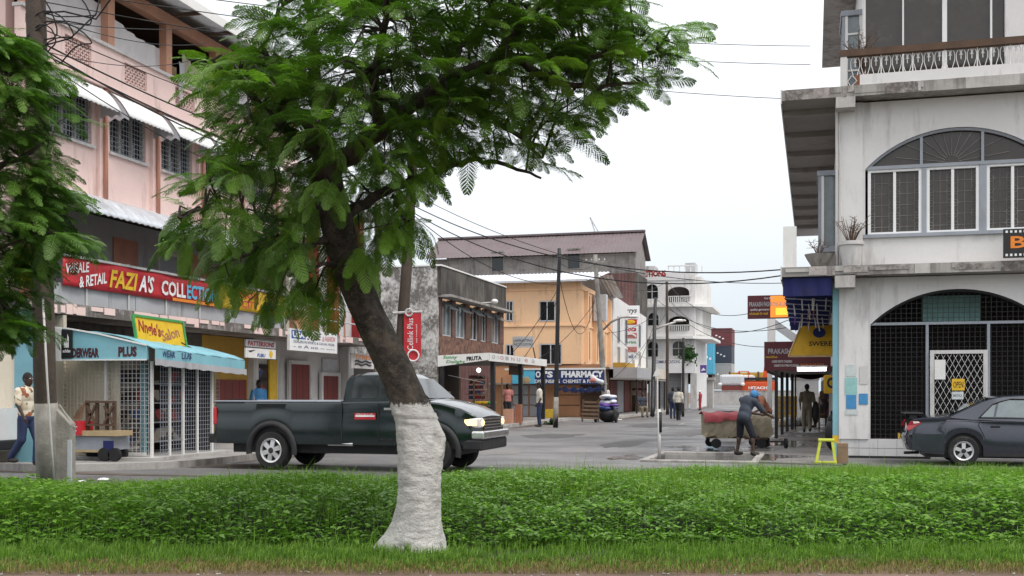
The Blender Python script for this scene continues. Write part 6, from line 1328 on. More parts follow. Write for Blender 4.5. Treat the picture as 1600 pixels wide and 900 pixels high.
# ---- dark green pickup truck crossing the junction
TY = 18.94; tk = thing('pickup_truck','dark green pickup truck with lit headlight driving across the junction','pickup truck',(-11.25,TY+.8,0),0,local=True)
TL = 5.72; WXS = (1.32, 4.8); WR = .375; HWm = .88
def tz(x): return float(np.interp(x,[0,.03,2.86,4.55,4.95,5.35,5.6,5.7,TL],[1.24,1.3,1.3,1.33,1.29,1.19,1.08,1.0,.9]))
def thw(x): return HWm*float(np.interp(x,[0,.06,.3,4.9,5.4,5.62,TL],[.955,.985,1,1,.975,.93,.86]))
xs = sorted(set([0,.03,.08,.3,.6,2.3,2.6,2.84,2.88,3.2,3.6,4.0,4.2,5.35,5.5,5.6,5.66,5.7,TL]+[w_+.47*math.cos(a) for w_ in WXS for a in np.linspace(0,math.pi,15)]))
secs = []
for x in xs:
    zl = arch(x, WXS, .47, .5 if x < 4.4 else float(np.interp(x,[4.4,5.3,TL],[.5,.5,.62])), WR); zt = tz(x); h = thw(x); bed = .07 < x < 2.85
    zt = max(zt, zl+.05); ws = [0,.18,.4,.62,.82]; half = [(h*(.965+.035*math.sin(math.pi*min(1,t*1.15+.1))), zl+(zt-.05-zl)*t) for t in ws]+[(h*.985,zt-.03),(h*.965,zt)]
    if bed: half += [(h-.1,zt),(h-.1,.86),(h*.5,.85),(0,.85)]
    else: half += [(h*.86,zt+.015),(h*.6,zt+.035),(h*.3,zt+.045),(0,zt+.05)]
    secs.append([V3((x,-a,b)) for a, b in half]+[V3((x,a,b)) for a, b in half[::-1][1:]])
body = loft(tk,'body','paint_green',secs)
RZ = 1.86; gs = [(2.89,1.33,.80,.78),(2.93,1.74,.80,.73),(3.0,1.82,.8,.72),(3.3,RZ,.8,.7),(3.85,RZ,.8,.7),(4.05,1.835,.8,.7),(4.2,1.76,.8,.71),(4.68,1.345,.8,.78)]
def cab_y(z): return .845-(z-1.33)*.2
secs = []
for x, zr, a, b in gs:
    y1 = cab_y(zr-.05)
    secs.append([V3((x,-.85,1.3)),V3((x,-cab_y(min(zr,1.36)),min(zr,1.36))),V3((x,-y1,max(1.31,zr-.05))),V3((x,-y1+.05,zr-.012)),V3((x,-.35,zr+.012)),V3((x,.35,zr+.012)),V3((x,y1-.05,zr-.012)),V3((x,y1,max(1.31,zr-.05))),V3((x,cab_y(min(zr,1.36)),min(zr,1.36))),V3((x,.85,1.3))])
cab = loft(tk,'cab','paint_green',secs)
patch(tk,'side_window','glass',[(3.06,1.38),(3.62,1.38),(3.62,1.76),(3.14,1.77),(3.06,1.7)],cab_y); patch(tk,'side_window','glass',[(3.68,1.38),(4.52,1.38),(4.16,1.72),(4.08,1.76),(3.68,1.765)],cab_y)
m = MB(); m.add([(4.665,-.74,1.38),(4.665,.74,1.38),(4.235,.63,1.752),(4.235,-.63,1.752)],[(0,1,2,3)]); m.build('windscreen','glass',tk); m = MB(); m.add([(2.895,-.7,1.4),(2.895,.7,1.4),(2.922,.66,1.72),(2.922,-.66,1.72)],[(3,2,1,0)]); m.build('rear_window','glass',tk)
for x in (3.65,4.56): m = MB(); m.box(x-.006,x+.006,-HWm*1.003,-HWm*.985,.56,1.28); m.build('door_seam','black',tk)
for x0_, x1_, z0_, z1_ in ((2.862,2.878,.56,1.3),(.0,.7,1.285,1.297),(3.66,4.55,.6,.612)): box_part('panel_gap','black',tk, x0_,x1_,-HWm*1.004,-HWm*.985,z0_,z1_)
MB().tube([(.02,-.85,1.315),(2.84,-.85,1.315)],.018,6).build('bed_rail','grey_frame',tk); MB().tube([(.02,.85,1.315),(2.84,.85,1.315)],.018,6).build('bed_rail','grey_frame',tk)
dr_ = box_part('door_handle','chrome',tk, 3.78,3.94,-.9,-.878,1.16,1.2)
tk.scale = (.945,1,1)
for x, r0 in ((WXS[0],.5),(WXS[1],.5)):
    fl_ = MB(); rows = []
    for a in np.linspace(-.15,math.pi+.15,22): rows.append([V3((x+r_*math.cos(a),-yy,WR+r_*math.sin(a))) for r_, yy in ((.455,.84),(.47,.915),(.53,.905),(.57,.875))])
    fl_.grid(rows).build('wheel_flare','black_metal',tk,smooth=True)
    box_part('wheel_well','black',tk, x-.46,x+.46,-.8,.8,.45,.84)
box_part('underbody','black',tk, .3,5.2,-.6,.6,.32,.52); MB().tube([(2.55,-.8,.52),(3.1,-.82,.52)],.05,8).build('side_step','chrome',tk)
bevel(box_part('front_bumper','chrome',tk, 5.56,5.82,-.86,.86,.63,.78),.04,3); bevel(box_part('front_valance','black_metal',tk, 5.35,5.78,-.84,.84,.42,.628),.04); bevel(box_part('rear_bumper','black_metal',tk, -.16,.02,-.8,.8,.5,.68),.03)
for sg in (-1,1):
    hl = bevel(box_part('headlight','lens_clear',tk, 5.3,5.735,sg*.58,sg*.815,.84,1.02),.03,3); box_part('lit_lamp','head_lamp',hl, 5.42,5.66,sg*.817,sg*.83,.88,.99) if sg < 0 else None; MB().ellip((5.7,sg*.66,.93),(.06,.13,.075)).build('bulb','head_lamp',hl,smooth=True)
    bevel(box_part('tail_light','tail_red',tk, -.012,.07,sg*.72,sg*.872,.86,1.2),.02)
    bevel(box_part('wing_mirror','black_metal',tk, 4.38,4.5,sg*.88,sg*1.02,1.36,1.5),.03)
    for x in WXS: wheel(tk, x, sg*.76, WR, .27, 6, 'alloy', sg)
g = MB()
for k in range(4): g.box(5.7,5.745,-.56,.56,.82+.055*k,.845+.055*k)
for k in range(4): pass
o = box_part('grille','black',tk, 5.69,5.735,-.56,.56,.8,1.03)
for k in range(4): box_part('grille_bar','chrome',o, 5.7,5.748,-.56,.56,.82+.055*k,.84+.055*k)
bd_ = box_part('door_badge','tail_red',tk, 3.15,3.6,-.892,-.882,.98,1.1); box_part('badge_band','white',bd_, 3.17,3.58,-.896,-.8925,1.03,1.06); letters('PICKUP','white',bd_,V3((0,-.893,0)),RX,UP,3.2,3.55,1.065,1.09)
# driver
MB().ellip((3.75,-.3,1.55),(.1,.09,.13)).ellip((3.72,-.3,1.3),(.14,.22,.22)).build('seat_silhouette','black',tk,smooth=True)

# ---- dark grey saloon parked by the corner building
p = gnd(1505,728); CW = 1.68
cr_ = thing('saloon_car','dark grey saloon car with boot spoiler parked by the tiled wall','car',(p.x-1.1,p.y+.76,0),0,local=True)
SL = 4.5; SWX = (1.1, 3.66); SR = .305; SH = .845
def sz(x): return float(np.interp(x,[0,.06,.14,.3,.9,1.3,2.0,3.2,3.6,4.1,4.35,4.46,SL],[.62,.82,.93,.965,.985,.95,.925,.905,.9,.82,.72,.62,.5]))
def shw(x): return SH*float(np.interp(x,[0,.05,.14,.35,.8,3.6,4.1,4.35,SL],[.86,.92,.955,.985,1,1,.97,.9,.78]))
xs = sorted(set([0,.02,.05,.09,.14,.22,.35,.5,1.3,1.7,2.2,2.7,4.1,4.25,4.35,4.42,4.46,SL]+[w_+.365*math.cos(a) for w_ in SWX for a in np.linspace(0,math.pi,15)]))
secs = []
for x in xs:
    zl = arch(x, SWX, .365, float(np.interp(x,[0,.1,.35,.8,4.2,SL],[.44,.34,.25,.22,.22,.3])), SR); zt = max(sz(x), zl+.06); h = shw(x)
    half = [(h*(.94+.06*math.sin(math.pi*min(1,(t*.86+.16)))), zl+(zt-.04-zl)*t) for t in (0,.12,.26,.42,.58,.72,.85,.95)]+[(h*.965,zt-.02),(h*.93,zt)]+[(h*.82,zt+.012),(h*.55,zt+.028),(h*.25,zt+.034),(0,zt+.036)]
    secs.append([V3((x,-a,b)) for a, b in half]+[V3((x,a,b)) for a, b in half[::-1][1:]])
loft(cr_,'body','paint_grey',secs,smooth=50)
def gy(z): return .80-(z-.93)*.36
gs = [(.78,.985),(.95,1.045),(1.2,1.15),(1.45,1.255),(1.65,1.315),(1.85,1.345),(2.2,1.362),(2.5,1.355),(2.75,1.32),(3.0,1.22),(3.3,1.06),(3.55,.93)]
KZ = lambda z: .95+(z-.95)*1.17 if z > .95 else z
gs = [(x, KZ(z)) for x, z in gs]; KP = lambda l: [(x, KZ(z)) for x, z in l]
secs = []
for x, zr in gs:
    y1 = gy(zr-.03); b_ = .9
    secs.append([V3((x,-.815,b_)),V3((x,-gy(max(b_,min(.95,zr))),max(b_+.001,min(.95,zr-.002)))),V3((x,-gy((.95+zr)/2),(.95+zr)/2)),V3((x,-y1,zr-.03)),V3((x,-y1+.07,zr-.004)),V3((x,-.3,zr+.012)),V3((x,.3,zr+.012)),V3((x,y1-.07,zr-.004)),V3((x,y1,zr-.03)),V3((x,gy((.95+zr)/2),(.95+zr)/2)),V3((x,gy(max(b_,min(.95,zr))),max(b_+.001,min(.95,zr-.002)))),V3((x,.815,b_))])
loft(cr_,'cabin','paint_grey',secs,smooth=50)
patch(cr_,'quarter_window','glass_sky',KP([(1.42,.985),(1.66,.985),(1.72,1.2),(1.64,1.18)]),gy,.01); patch(cr_,'side_window','glass_sky',KP([(1.7,.985),(2.42,.975),(2.36,1.27),(1.96,1.275),(1.77,1.225)]),gy,.01); patch(cr_,'side_window','glass',KP([(2.54,.975),(3.34,.955),(2.92,1.19),(2.72,1.25),(2.5,1.275)]),gy,.01)
m = MB(); m.add([(.84,-.68,1.03),(.84,.68,1.03),(1.62,.56,KZ(1.322)),(1.62,-.56,KZ(1.322))],[(3,2,1,0)]); m.build('rear_screen','glass',cr_); m = MB(); m.add([(3.5,-.68,.985),(3.5,.68,.985),(2.8,.55,KZ(1.322)),(2.8,-.55,KZ(1.322))],[(0,1,2,3)]); m.build('windscreen','glass',cr_)
tr_ = MB(); zz = lambda x: gy(x)
for sg in (-1,1):
    tr_ = MB(); tr_.tube([(1.38,sg*(gy(.975)+.008),.972),(2.0,sg*(gy(.97)+.008),.968),(3.4,sg*(gy(.95)+.008),.945)],.009,5).tube([(1.4,sg*(gy(.98)+.01),.98),(1.66,sg*(gy(KZ(1.2))+.012),KZ(1.205)),(1.8,sg*(gy(KZ(1.25))+.012),KZ(1.25)),(2.0,sg*(gy(KZ(1.295))+.012),KZ(1.295)),(2.7,sg*(gy(KZ(1.28))+.012),KZ(1.285))],.012,5); tr_.build('window_trim','black',cr_,smooth=True)
    patch(cr_,'door_pillar','black',KP([(2.43,.975),(2.53,.975),(2.49,1.28),(2.37,1.28)]),gy,.012,(sg,))
    sm = MB(); sm.tube([(1.42,sg*SH*.985,.94),(1.38,sg*SH*1.0,.82),(1.46,sg*SH*1.003,.66),(1.52,sg*SH*1.0,.5)],.005,4).tube([(2.47,sg*SH*.985,.93),(2.5,sg*SH*1.003,.6),(2.5,sg*SH*.99,.28)],.005,4); sm.build('door_seam','black',cr_)
    bevel(box_part('door_handle','black_metal',cr_, 1.62,1.78,sg*.842,sg*.862,.79,.825),.008)
    box_part('sill_trim','black_metal',cr_, 1.48,3.28,sg*.8,sg*.83,.2,.27)
    tl_ = MB(); P = [(.055,.7),(.30,.86),(.26,.9),(.1,.9),(.03,.8)]
    tl_.add([V3((x, sg*(shw(x)*.995+.004), z)) for x, z in P]+[V3((.01,sg*.45,.7)),V3((.03,sg*.45,.88))],[(0,1,2,3,4),(0,4,6,5)] if sg < 0 else [(4,3,2,1,0),(5,6,4,0)]); tl = tl_.build('tail_light','tail_red',cr_)
    m = MB(); m.add([V3((x, sg*(shw(x)*.995+.008), z)) for x, z in ((.15,.85),(.27,.865),(.245,.895),(.14,.895))],[(0,1,2,3)]); m.build('reversing_lens','lens_clear',tl)
    for x in SWX: wheel(cr_, x, sg*.735, SR, .2, 5, 'alloy', sg)
bm_ = MB(); secs = []
for y in np.linspace(-1,1,13):
    e = abs(y)**4; secs.append([V3((.09+.2*e,y*.83,.66)),V3((-.03+.16*e,y*.84,.655)),V3((-.06+.16*e,y*.845,.6)),V3((-.03+.16*e,y*.84,.46)),V3((.05+.16*e,y*.83,.3)),V3((.2+.1*e,y*.82,.28))])
bm_.grid(secs).build('rear_bumper','paint_grey',cr_,smooth=40)
box_part('bumper_side','paint_grey',cr_, .12,.74,-.842,-.83,.3,.64)
bevel(box_part('boot_spoiler','black_metal',cr_, .0,.36,-.62,.62,1.035,1.07),.015)
for sg in (-1,1): box_part('spoiler_foot','black_metal',cr_, .1,.24,sg*.5,sg*.56,.94,1.034); box_part('wheel_well','black',cr_, 3.3,4.02,sg*.3,sg*.74,.25,.66); box_part('wheel_well','black',cr_, .74,1.46,sg*.3,sg*.74,.25,.66)
box_part('underbody','black',cr_, .4,4.2,-.7,.7,.16,.26); MB().tube([(.3,-.35,.24),(.0,-.35,.23)],.03,8).build('exhaust','black_metal',cr_)
box_part('interior','dark_inside',cr_, 1.4,3.2,-.5,.5,.5,.9); box_part('number_plate','yellow',cr_, -.075,-.062,-.25,.25,.5,.62)

# ---- tail of a white minibus at the left edge
p = gnd(4,734); vn = thing('white_minibus','rear corner of a white minibus with red tail lamp at the kerb','minibus',(p.x-.14,p.y+.2,0),0,local=True)
secs = []
for x, k in ((-4.2,.8),(-4.1,.92),(-3.8,1),(-.5,1),(-.12,.98),(0,.9)):
    zt = 1.35 if x > -.6 and False else 1.28; h = .82*k
    secs.append([V3((x,-h*.96,.35)),V3((x,-h,.6)),V3((x,-h,.95)),V3((x,-h*.96,1.1)),V3((x,-h*.8,1.18)),V3((x,h*.8,1.18)),V3((x,h*.96,1.1)),V3((x,h,.95)),V3((x,h,.6)),V3((x,h*.96,.35))])
loft(vn,'body','paint_white',secs); secs = []
for x, zt in ((-4.0,1.2),(-3.6,1.8),(-3.2,1.9),(-1.4,1.9),(-.9,1.72),(-.55,1.2)): secs.append([V3((x,-.78,1.1)),V3((x,-.7,max(1.12,zt-.05))),V3((x,-.5,zt)),V3((x,.5,zt)),V3((x,.7,max(1.12,zt-.05))),V3((x,.78,1.1))])
loft(vn,'cabin','paint_white',secs)
patch(vn,'side_window','glass',[(-3.4,1.22),(-2.2,1.22),(-2.2,1.75),(-3.3,1.75)],lambda z: .78-(z-1.1)*.1,.012); patch(vn,'side_window','glass',[(-2.1,1.22),(-.9,1.22),(-1.3,1.7),(-2.1,1.75)],lambda z: .78-(z-1.1)*.1,.012)
for sg in (-1,1):
    bevel(box_part('corner_lamp','tail_red',vn, -.3,.03,sg*.6,sg*.835,.6,.86),.02); box_part('clear_lens','lens_clear',vn, -.25,-.02,sg*.836,sg*.842,.68,.76)
    for x in (-3.4,-.85): wheel(vn, x, sg*.72, .31, .2, 6, 'alloy', sg)
    MB().tube([(-.5,sg*.78,1.12),(-.32,sg*.92,1.2),(-.05,sg*.95,1.22)],.015,6).build('mirror_arm','black_metal',vn); bevel(box_part('mirror','black_metal',vn, -.08,.04,sg*.88,sg*1.02,1.18,1.48),.03,3)
bevel(box_part('bumper','black_metal',vn, -.2,.06,-.78,.78,.36,.56),.04)
# ------------------------------------------------------------------ people
def limb(m, a, b, ra, rb, n=9):
    a, b = V3(a), V3(b); m.tube([a, a.lerp(b,.35), b], [ra, ra*.6+rb*.4 if ra >= rb else rb, rb], n); m.ellip(a,(ra,)*3,n,6); m.ellip(b,(rb,)*3,n,6)
def fuse(m, name, mat, parent, vox=.014):
    o = m.build(name, mat, parent, smooth=True); r = o.modifiers.new('fuse','REMESH'); r.mode = 'VOXEL'; r.voxel_size = vox; r.use_smooth_shade = True
    s = o.modifiers.new('soft','SMOOTH'); s.factor = .5; s.iterations = 3; return o
BASE = dict(hip=(0,0,.92), chest=(.0,0,1.32), neck=(.0,0,1.47), head=(.03,0,1.62), shL=(0,.19,1.4), shR=(0,-.19,1.4), elL=(-.03,.24,1.12), elR=(-.03,-.24,1.12), haL=(.08,.23,.9), haR=(.08,-.23,.9),
            hpL=(0,.09,.9), hpR=(0,-.09,.9), knL=(.03,.1,.49), knR=(.03,-.1,.49), anL=(0,.1,.09), anR=(0,-.1,.09))
def person(label, loc, rotz, skin='skin', shirt='shirt_white', legs='jeans', hat=None, shorts=False, sleeves=.55, scale=1.0, vox=.016, J=None, shoes='sole', group=None, longs=False):
    j = dict(BASE); j.update(J or {}); j = {k: V3(v)*scale for k, v in j.items()}; s = scale
    t = thing('person', label, 'person', loc, rotz, local=True, group=group)
    b = MB(); hd = j['head']; fw = V3((1,0,0))
    b.ellip(hd,(.095*s,.075*s,.12*s),14,10); b.ellip(hd+V3((.03,0,-.06))*s,(.065*s,.058*s,.065*s)); b.ellip(hd+V3((.1,0,-.015))*s,(.022*s,.016*s,.028*s),8,6)
    for sg in (-1,1): b.ellip(hd+V3((-.005,sg*.078,-.01))*s,(.02*s,.012*s,.032*s),8,6)
    limb(b, j['neck']-V3((0,0,.06))*s, hd-V3((.0,0,.06))*s, .058*s, .052*s)
    up = (j['neck']-j['hip']); b.ellip(j['chest'],(.1*s,.16*s,.2*s)); b.ellip(j['hip'].lerp(j['chest'],.45),(.095*s,.14*s,.2*s)); b.ellip(j['hip'],(.1*s,.15*s,.12*s))
    for q in 'LR':
        sg = 1 if q == 'L' else -1
        limb(b, j['sh'+q], j['el'+q], .055*s, .042*s); limb(b, j['el'+q], j['ha'+q], .042*s, .028*s)
        hv = (j['ha'+q]-j['el'+q]).normalized(); pc = j['ha'+q]+hv*.05*s; b.ellip(pc,(.034*s,.026*s,.045*s)); sd2 = hv.cross(V3((0,1,0))); sd2 = sd2.normalized() if sd2.length > .1 else V3((1,0,0))
        for k, (off, ln) in enumerate(((-.027,.07),(-.009,.085),(.009,.08),(.027,.06))):
            f0 = pc+sd2*off*s+hv*.03*s; f1 = f0+hv*ln*.55*s; f2 = f1+(hv*.7+V3((.5,0,0))*.4).normalized()*ln*.5*s; b.tube([f0,f1,f2],[.0095*s,.009*s,.007*s],6)
        b.tube([pc+sd2*.02*s,pc+sd2*.055*s+hv*.02*s,pc+sd2*.06*s+hv*.05*s],[.011*s,.01*s,.008*s],6)
        limb(b, j['hp'+q], j['kn'+q], .085*s, .056*s); limb(b, j['kn'+q], j['an'+q], .055*s, .038*s)
        b.ellip(j['kn'+q].lerp(j['an'+q],.3)+V3((-.02,0,0))*s,(.05*s,.048*s,.1*s)); b.ellip(j['an'+q]+V3((.06,0,-.045))*s,(.12*s,.042*s,.04*s))
    body = fuse(b,'body',skin,t,vox*s)
    c = MB(); c.ellip(j['chest'],(.125*s,.195*s,.2*s)); c.ellip(j['hip'].lerp(j['chest'],.45),(.125*s,.175*s,.22*s)); c.ellip(j['hip']+V3((0,0,.06))*s,(.13*s,.18*s,.14*s)); limb(c, j['shL'], j['shR'], .075*s, .075*s); c.ellip(j['chest'].lerp(j['neck'],.6),(.085*s,.11*s,.09*s))
    for q in 'LR':
        e = j['sh'+q].lerp(j['el'+q], min(1, sleeves)*.98); limb(c, j['sh'+q], e, .076*s, .07*s)
        if sleeves > 1: limb(c, j['el'+q], j['el'+q].lerp(j['ha'+q],.9), .06*s, .048*s)
    fuse(c,'shirt',shirt,t,vox*s)
    c = MB(); c.ellip(j['hip'],(.125*s,.17*s,.13*s))
    for q in 'LR':
        limb(c, j['hp'+q], j['kn'+q], .1*s, .082*s)
        if not shorts: limb(c, j['kn'+q], j['an'+q]+V3((0,0,.02))*s, .078*s, .066*s)
    fuse(c,'shorts' if shorts else 'trousers',legs,t,vox*s)
    for q in 'LR': m = MB(); m.ellip(j['an'+q]+V3((.065,0,-.045))*s,(.14*s,.052*s,.046*s)); m.ellip(j['an'+q]+V3((-.02,0,-.02))*s,(.06*s,.048*s,.06*s)); fuse(m,'shoe',shoes,t,.012*s)
    m = MB()
    if hat == 'hat':
        m.lathe([(.0,.12),(.07,.115),(.095,.07),(.1,.03),(.17,.015),(.17,.005),(.09,.005)],hd+V3((0,0,.03))*s,18); m.build('hat',legs,t,smooth=True)
    elif hat:
        m.ellip(hd+V3((-.008,0,.028))*s,(.108*s,.09*s,.105*s),14,10); bill = MB(); m.ellip(hd+V3((.12,0,.035))*s,(.09*s,.07*s,.014*s)); m.build('cap',hat,t,smooth=True)
    else: m.ellip(hd+V3((-.012,0,.022))*s,(.1*s,.082*s,.11*s),14,10); m.build('hair','hair',t,smooth=True)
    if vox < .017:
        for sg in (-1,1): MB().ellip(hd+V3((.088,sg*.033,.012))*s,(.012*s,.014*s,.009*s),8,6).build('eye','white_dirty',t)
    return t
p = gnd(42,729,.11); person('man in patterned cream shirt and blue jeans walking along the pavement', (p.x,p.y,.11), -.15, 'skin','shirt_print','jeans',J=dict(hpL=(0,.09,.9),knL=(.16,.1,.5),anL=(.12,.1,.1),knR=(-.02,-.1,.5),anR=(-.3,-.1,.16),elL=(-.14,.26,1.15),haL=(-.18,.27,.9),elR=(.06,-.25,1.14),haR=(.16,-.22,.93)),sleeves=.9)
p = gnd(1166,712,.03); bend = person('stooping man in dark shirt, shorts and blue cap leaning over the tarpaulin cart', (p.x,p.y,.03), R(48), 'skin','shirt_dark','shorts_dark',hat='cap_blue',shorts=True,sleeves=.75,J=dict(hip=(-.08,0,.84),chest=(.03,.0,1.2),neck=(.11,0,1.34),head=(.23,-.04,1.38),shL=(.06,.2,1.28),shR=(.06,-.2,1.26),elL=(.36,.22,.98),elR=(.38,-.24,.96),haL=(.58,.14,.94),haR=(.58,-.2,.9),hpL=(-.08,.1,.82),hpR=(-.08,-.1,.82),knL=(-.03,.17,.46),knR=(.04,-.17,.46),anL=(-.1,.2,.09),anR=(.02,-.2,.09)))
p = atD(1196,700,29.0); person('man in dark vest bending opposite the stooping man at the cart', (p.x,p.y,.03), R(215), 'skin_mid','terracotta','trouser_dark',J=dict(hip=(-.05,0,.88),chest=(.14,0,1.18),neck=(.26,0,1.28),head=(.38,0,1.34),shL=(.2,.2,1.24),shR=(.2,-.2,1.24),elL=(.3,.22,1.0),elR=(.3,-.22,1.0),haL=(.45,.12,.92),haR=(.45,-.12,.92)),vox=.02)
p = gnd(1261,676,.03); wk = person('man in khaki clothes and dark cap walking away along the right pavement', (p.x,p.y,.03), R(92), 'skin','khaki','khaki',hat='cap_dark',sleeves=.9,J=dict(knL=(.1,.1,.5),anL=(.05,.1,.1),anR=(-.18,-.1,.13),knR=(-.02,-.1,.49)),vox=.02)
bgp = thing('black_bag','large black bag carried by the man in khaki','bag',(p.x+.28,p.y,.4)); MB().ellip((p.x+.3,p.y+.02,.75),(.13,.16,.42)).build('sack','black',bgp,smooth=True); MB().tube([(p.x+.28,p.y,1.1),(p.x+.25,p.y,1.25)],.015,5).build('strap','black_metal',bgp)
p = gnd(1060,657); person('man in pale shirt and brimmed hat walking up the side street', (p.x,p.y,0), R(75), 'skin','shirt_white','trouser_dark',hat='hat',sleeves=1.3,J=dict(knL=(.12,.1,.5),anL=(.08,.1,.1),anR=(-.15,-.1,.12)),vox=.02)
p = gnd(1051,654); person('man in dark jacket and blue jeans walking beside the man in the brimmed hat', (p.x,p.y,0), R(80), 'skin','shirt_dark','jeans',sleeves=1.3,vox=.02)
p = gnd(1094,641); person('small figure in a long red dress and white cap by the gate pillar', (p.x,p.y,0), R(160), 'skin','shirt_red','shirt_red',hat='white',vox=.022,scale=.92)
p = gnd(843,667,.12); person('man in white and black jersey standing by the canopy post', (p.x,p.y,.12), R(200), 'skin','shirt_white','jeans',vox=.02,sleeves=.9)
p = onX(793,640,-13.4); person('person in pink shirt standing under the market canopy', (-13.4,p[0],.12), R(-60), 'skin','shirt_pink','trouser_dark',vox=.02)
p = onX(402,600,PX-1.05); person('person in blue shirt standing in the yellow doorway', (PX-1.0,p[0],.12), R(-30), 'skin','cap_blue','jeans',vox=.02,sleeves=.8)
p = gnd(1166,700,.0); 
p = gnd(934,651,.12); person('person in white shirt behind the purple bundle', (p.x,p.y+2.2,.12), R(-90), 'skin','white','jeans',vox=.022)
p = gnd(1003,652,.12); person('person in dark blue sitting by the crates across the street', (p.x,p.y,.12), R(-60), 'skin','shirt_dark','khaki',vox=.022,J=dict(hip=(0,0,.55),chest=(.02,0,.95),neck=(.03,0,1.1),head=(.06,0,1.25),shL=(.02,.19,1.04),shR=(.02,-.19,1.04),elL=(.08,.24,.8),elR=(.08,-.24,.8),haL=(.28,.18,.62),haR=(.28,-.18,.62),hpL=(0,.1,.53),hpR=(0,-.1,.53),knL=(.4,.14,.5),knR=(.4,-.14,.5),anL=(.42,.14,.09),anR=(.42,-.14,.09)))
p = gnd(1176,636); person('person in red and black standing in the road before the wharf wall', (p.x,p.y,0), R(-90), 'skin','shirt_red','trouser_dark',vox=.022)
p = gnd(1296,668,.03); person('vendor in purple headscarf sitting at the right pavement stall', (p.x-.15,p.y,.03), R(180), 'skin','shorts_dark','wood_dark',hat='purple',vox=.02,J=dict(hip=(0,0,.5),chest=(.04,0,.9),neck=(.06,0,1.05),head=(.1,0,1.2),shL=(.04,.19,.99),shR=(.04,-.19,.99),elL=(.1,.24,.76),elR=(.1,-.24,.76),haL=(.3,.16,.62),haR=(.3,-.16,.62),hpL=(0,.1,.48),hpR=(0,-.1,.48),knL=(.4,.14,.46),knR=(.4,-.14,.46),anL=(.42,.14,.09),anR=(.42,-.14,.09)))

# ------------------------------------------------------------------ utility poles
def pole(label, base, top, r0, r1, mat='pole_wood', arms=0, name='utility_pole'):
    b, t_ = V3(base), V3(top); t = thing(name,label,'pole',tuple(b)); n = 14
    pts = [b.lerp(t_, i/n)+V3((random.gauss(0,.008),random.gauss(0,.008),0)) for i in range(n+1)]
    MB().tube(pts,[r0+(r1-r0)*i/n for i in range(n+1)],14).build('shaft',mat,t,smooth=True)
    for k in range(arms):
        z = t_.z-.4-.7*k; c_ = b.lerp(t_, (z-b.z)/(t_.z-b.z)); MB().bar(c_+V3((-.6,-.12,0)),c_+V3((.6,-.12,0)),.09,.11).build('cross_arm',mat,t)
        for q in (-.5,-.2,.2,.5): MB().lathe([(.02,0),(.045,.03),(.03,.06),(.045,.09),(.0,.12)],c_+V3((q,-.12,.06)),8).build('insulator','white_dirty',t,smooth=True)
    return t
pb_ = gnd(76,768); pt_ = atD(52,-60,15.9); up_ = pole('thick wooden utility pole with white conduit rising from the grass', pb_-V3((0,0,.1)), pt_+V3((0,0,.6)), .165, .135)
zc_ = 1.33; c0 = pb_; c1 = pb_.lerp(pt_, (zc_-0)/(pt_.z)); MB().tube([c0,c0.lerp(c1,.5),c1],[.172,.17,.168],16).build('grey_sleeve','pole_grey',up_,smooth=True)
MB().tube([atD(86,769,15.95),atD(80,690,15.9),atD(74,600,15.95),atD(67,465,15.95)],.016,7).build('conduit','white_dirty',up_,smooth=True)
stp = thing('stub_post','split grey timber stub post braced against the utility pole','post',tuple(gnd(101,768)))
m = MB(); a = gnd(101,768); P0 = [(-.12,-.1),(.13,-.1),(.13,.1),(-.12,.1)]; zt_ = [1.28,1.0,1.02,1.3]; vs = [V3((a.x+q*C-w_*S,a.y+q*S+w_*C,-.1)) for q, w_ in P0]+[V3((a.x+q*C-w_*S,a.y+q*S+w_*C,zz_)) for (q, w_), zz_ in zip(P0, zt_)]; m.add(vs,[(0,1,5,4),(1,2,6,5),(2,3,7,6),(3,0,4,7),(4,5,6,7)]); bevel(m.build('timber','pole_grey',stp),.015)
MB().bar(a+V3((.135,-.06,.0)),a+V3((.135,-.06,.78)),.03,.06).build('metal_strip','galv',stp); MB().bar(a+V3((-.1,-.02,1.3)),a+V3((.12,.05,.95)),.05,.05).build('splinter','pole_grey',stp)
P2b, P2t = V3((-12.2,31.1,.1)), None
P2t = atD(648,210,33.4); pole('brown wooden utility pole carrying the red vertical banner', (atD(618,600,33.2).x,atD(618,600,33.2).y,.1), P2t, .2, .14, 'pole_wood')
p2 = lambda py: atD(np.interp(py,[210,600],[648,618]),py,33.3)
pole('pale slender pole behind the tree trunk', (atD(590,600,38).x,atD(590,600,38).y,.1), atD(590,250,38), .14, .1, 'pole_grey')
p3b = gnd(868,668); p3t = atD(874,388,45.5); p3 = pole('black tarred utility pole in front of the pharmacy', p3b, p3t, .1, .075, 'black_metal')
MB().tube([p3b+V3((0,0,.0)),p3b.lerp(p3t,.17)],.108,10).build('grey_sleeve','pole_grey',p3,smooth=True)
p4b, p4t = gnd(947,656), atD(930,398,58); pole('grey weathered leaning utility pole at the pharmacy corner', p4b, p4t, .17, .11, 'pole_grey', 1)
p5b, p5t = gnd(1043,648), atD(1042,440,71); pole('tall brown utility pole before the arched building', p5b, p5t, .11, .085, 'pole_wood')
p6b, p6t = gnd(1019,650,.1), atD(1024,466,67); pole('black utility pole beside the market sheds', p6b, p6t, .13, .1, 'black_metal'); pole('thin black pole behind the walking men', gnd(1067,651), atD(1068,528,66), .09, .07, 'black_metal')
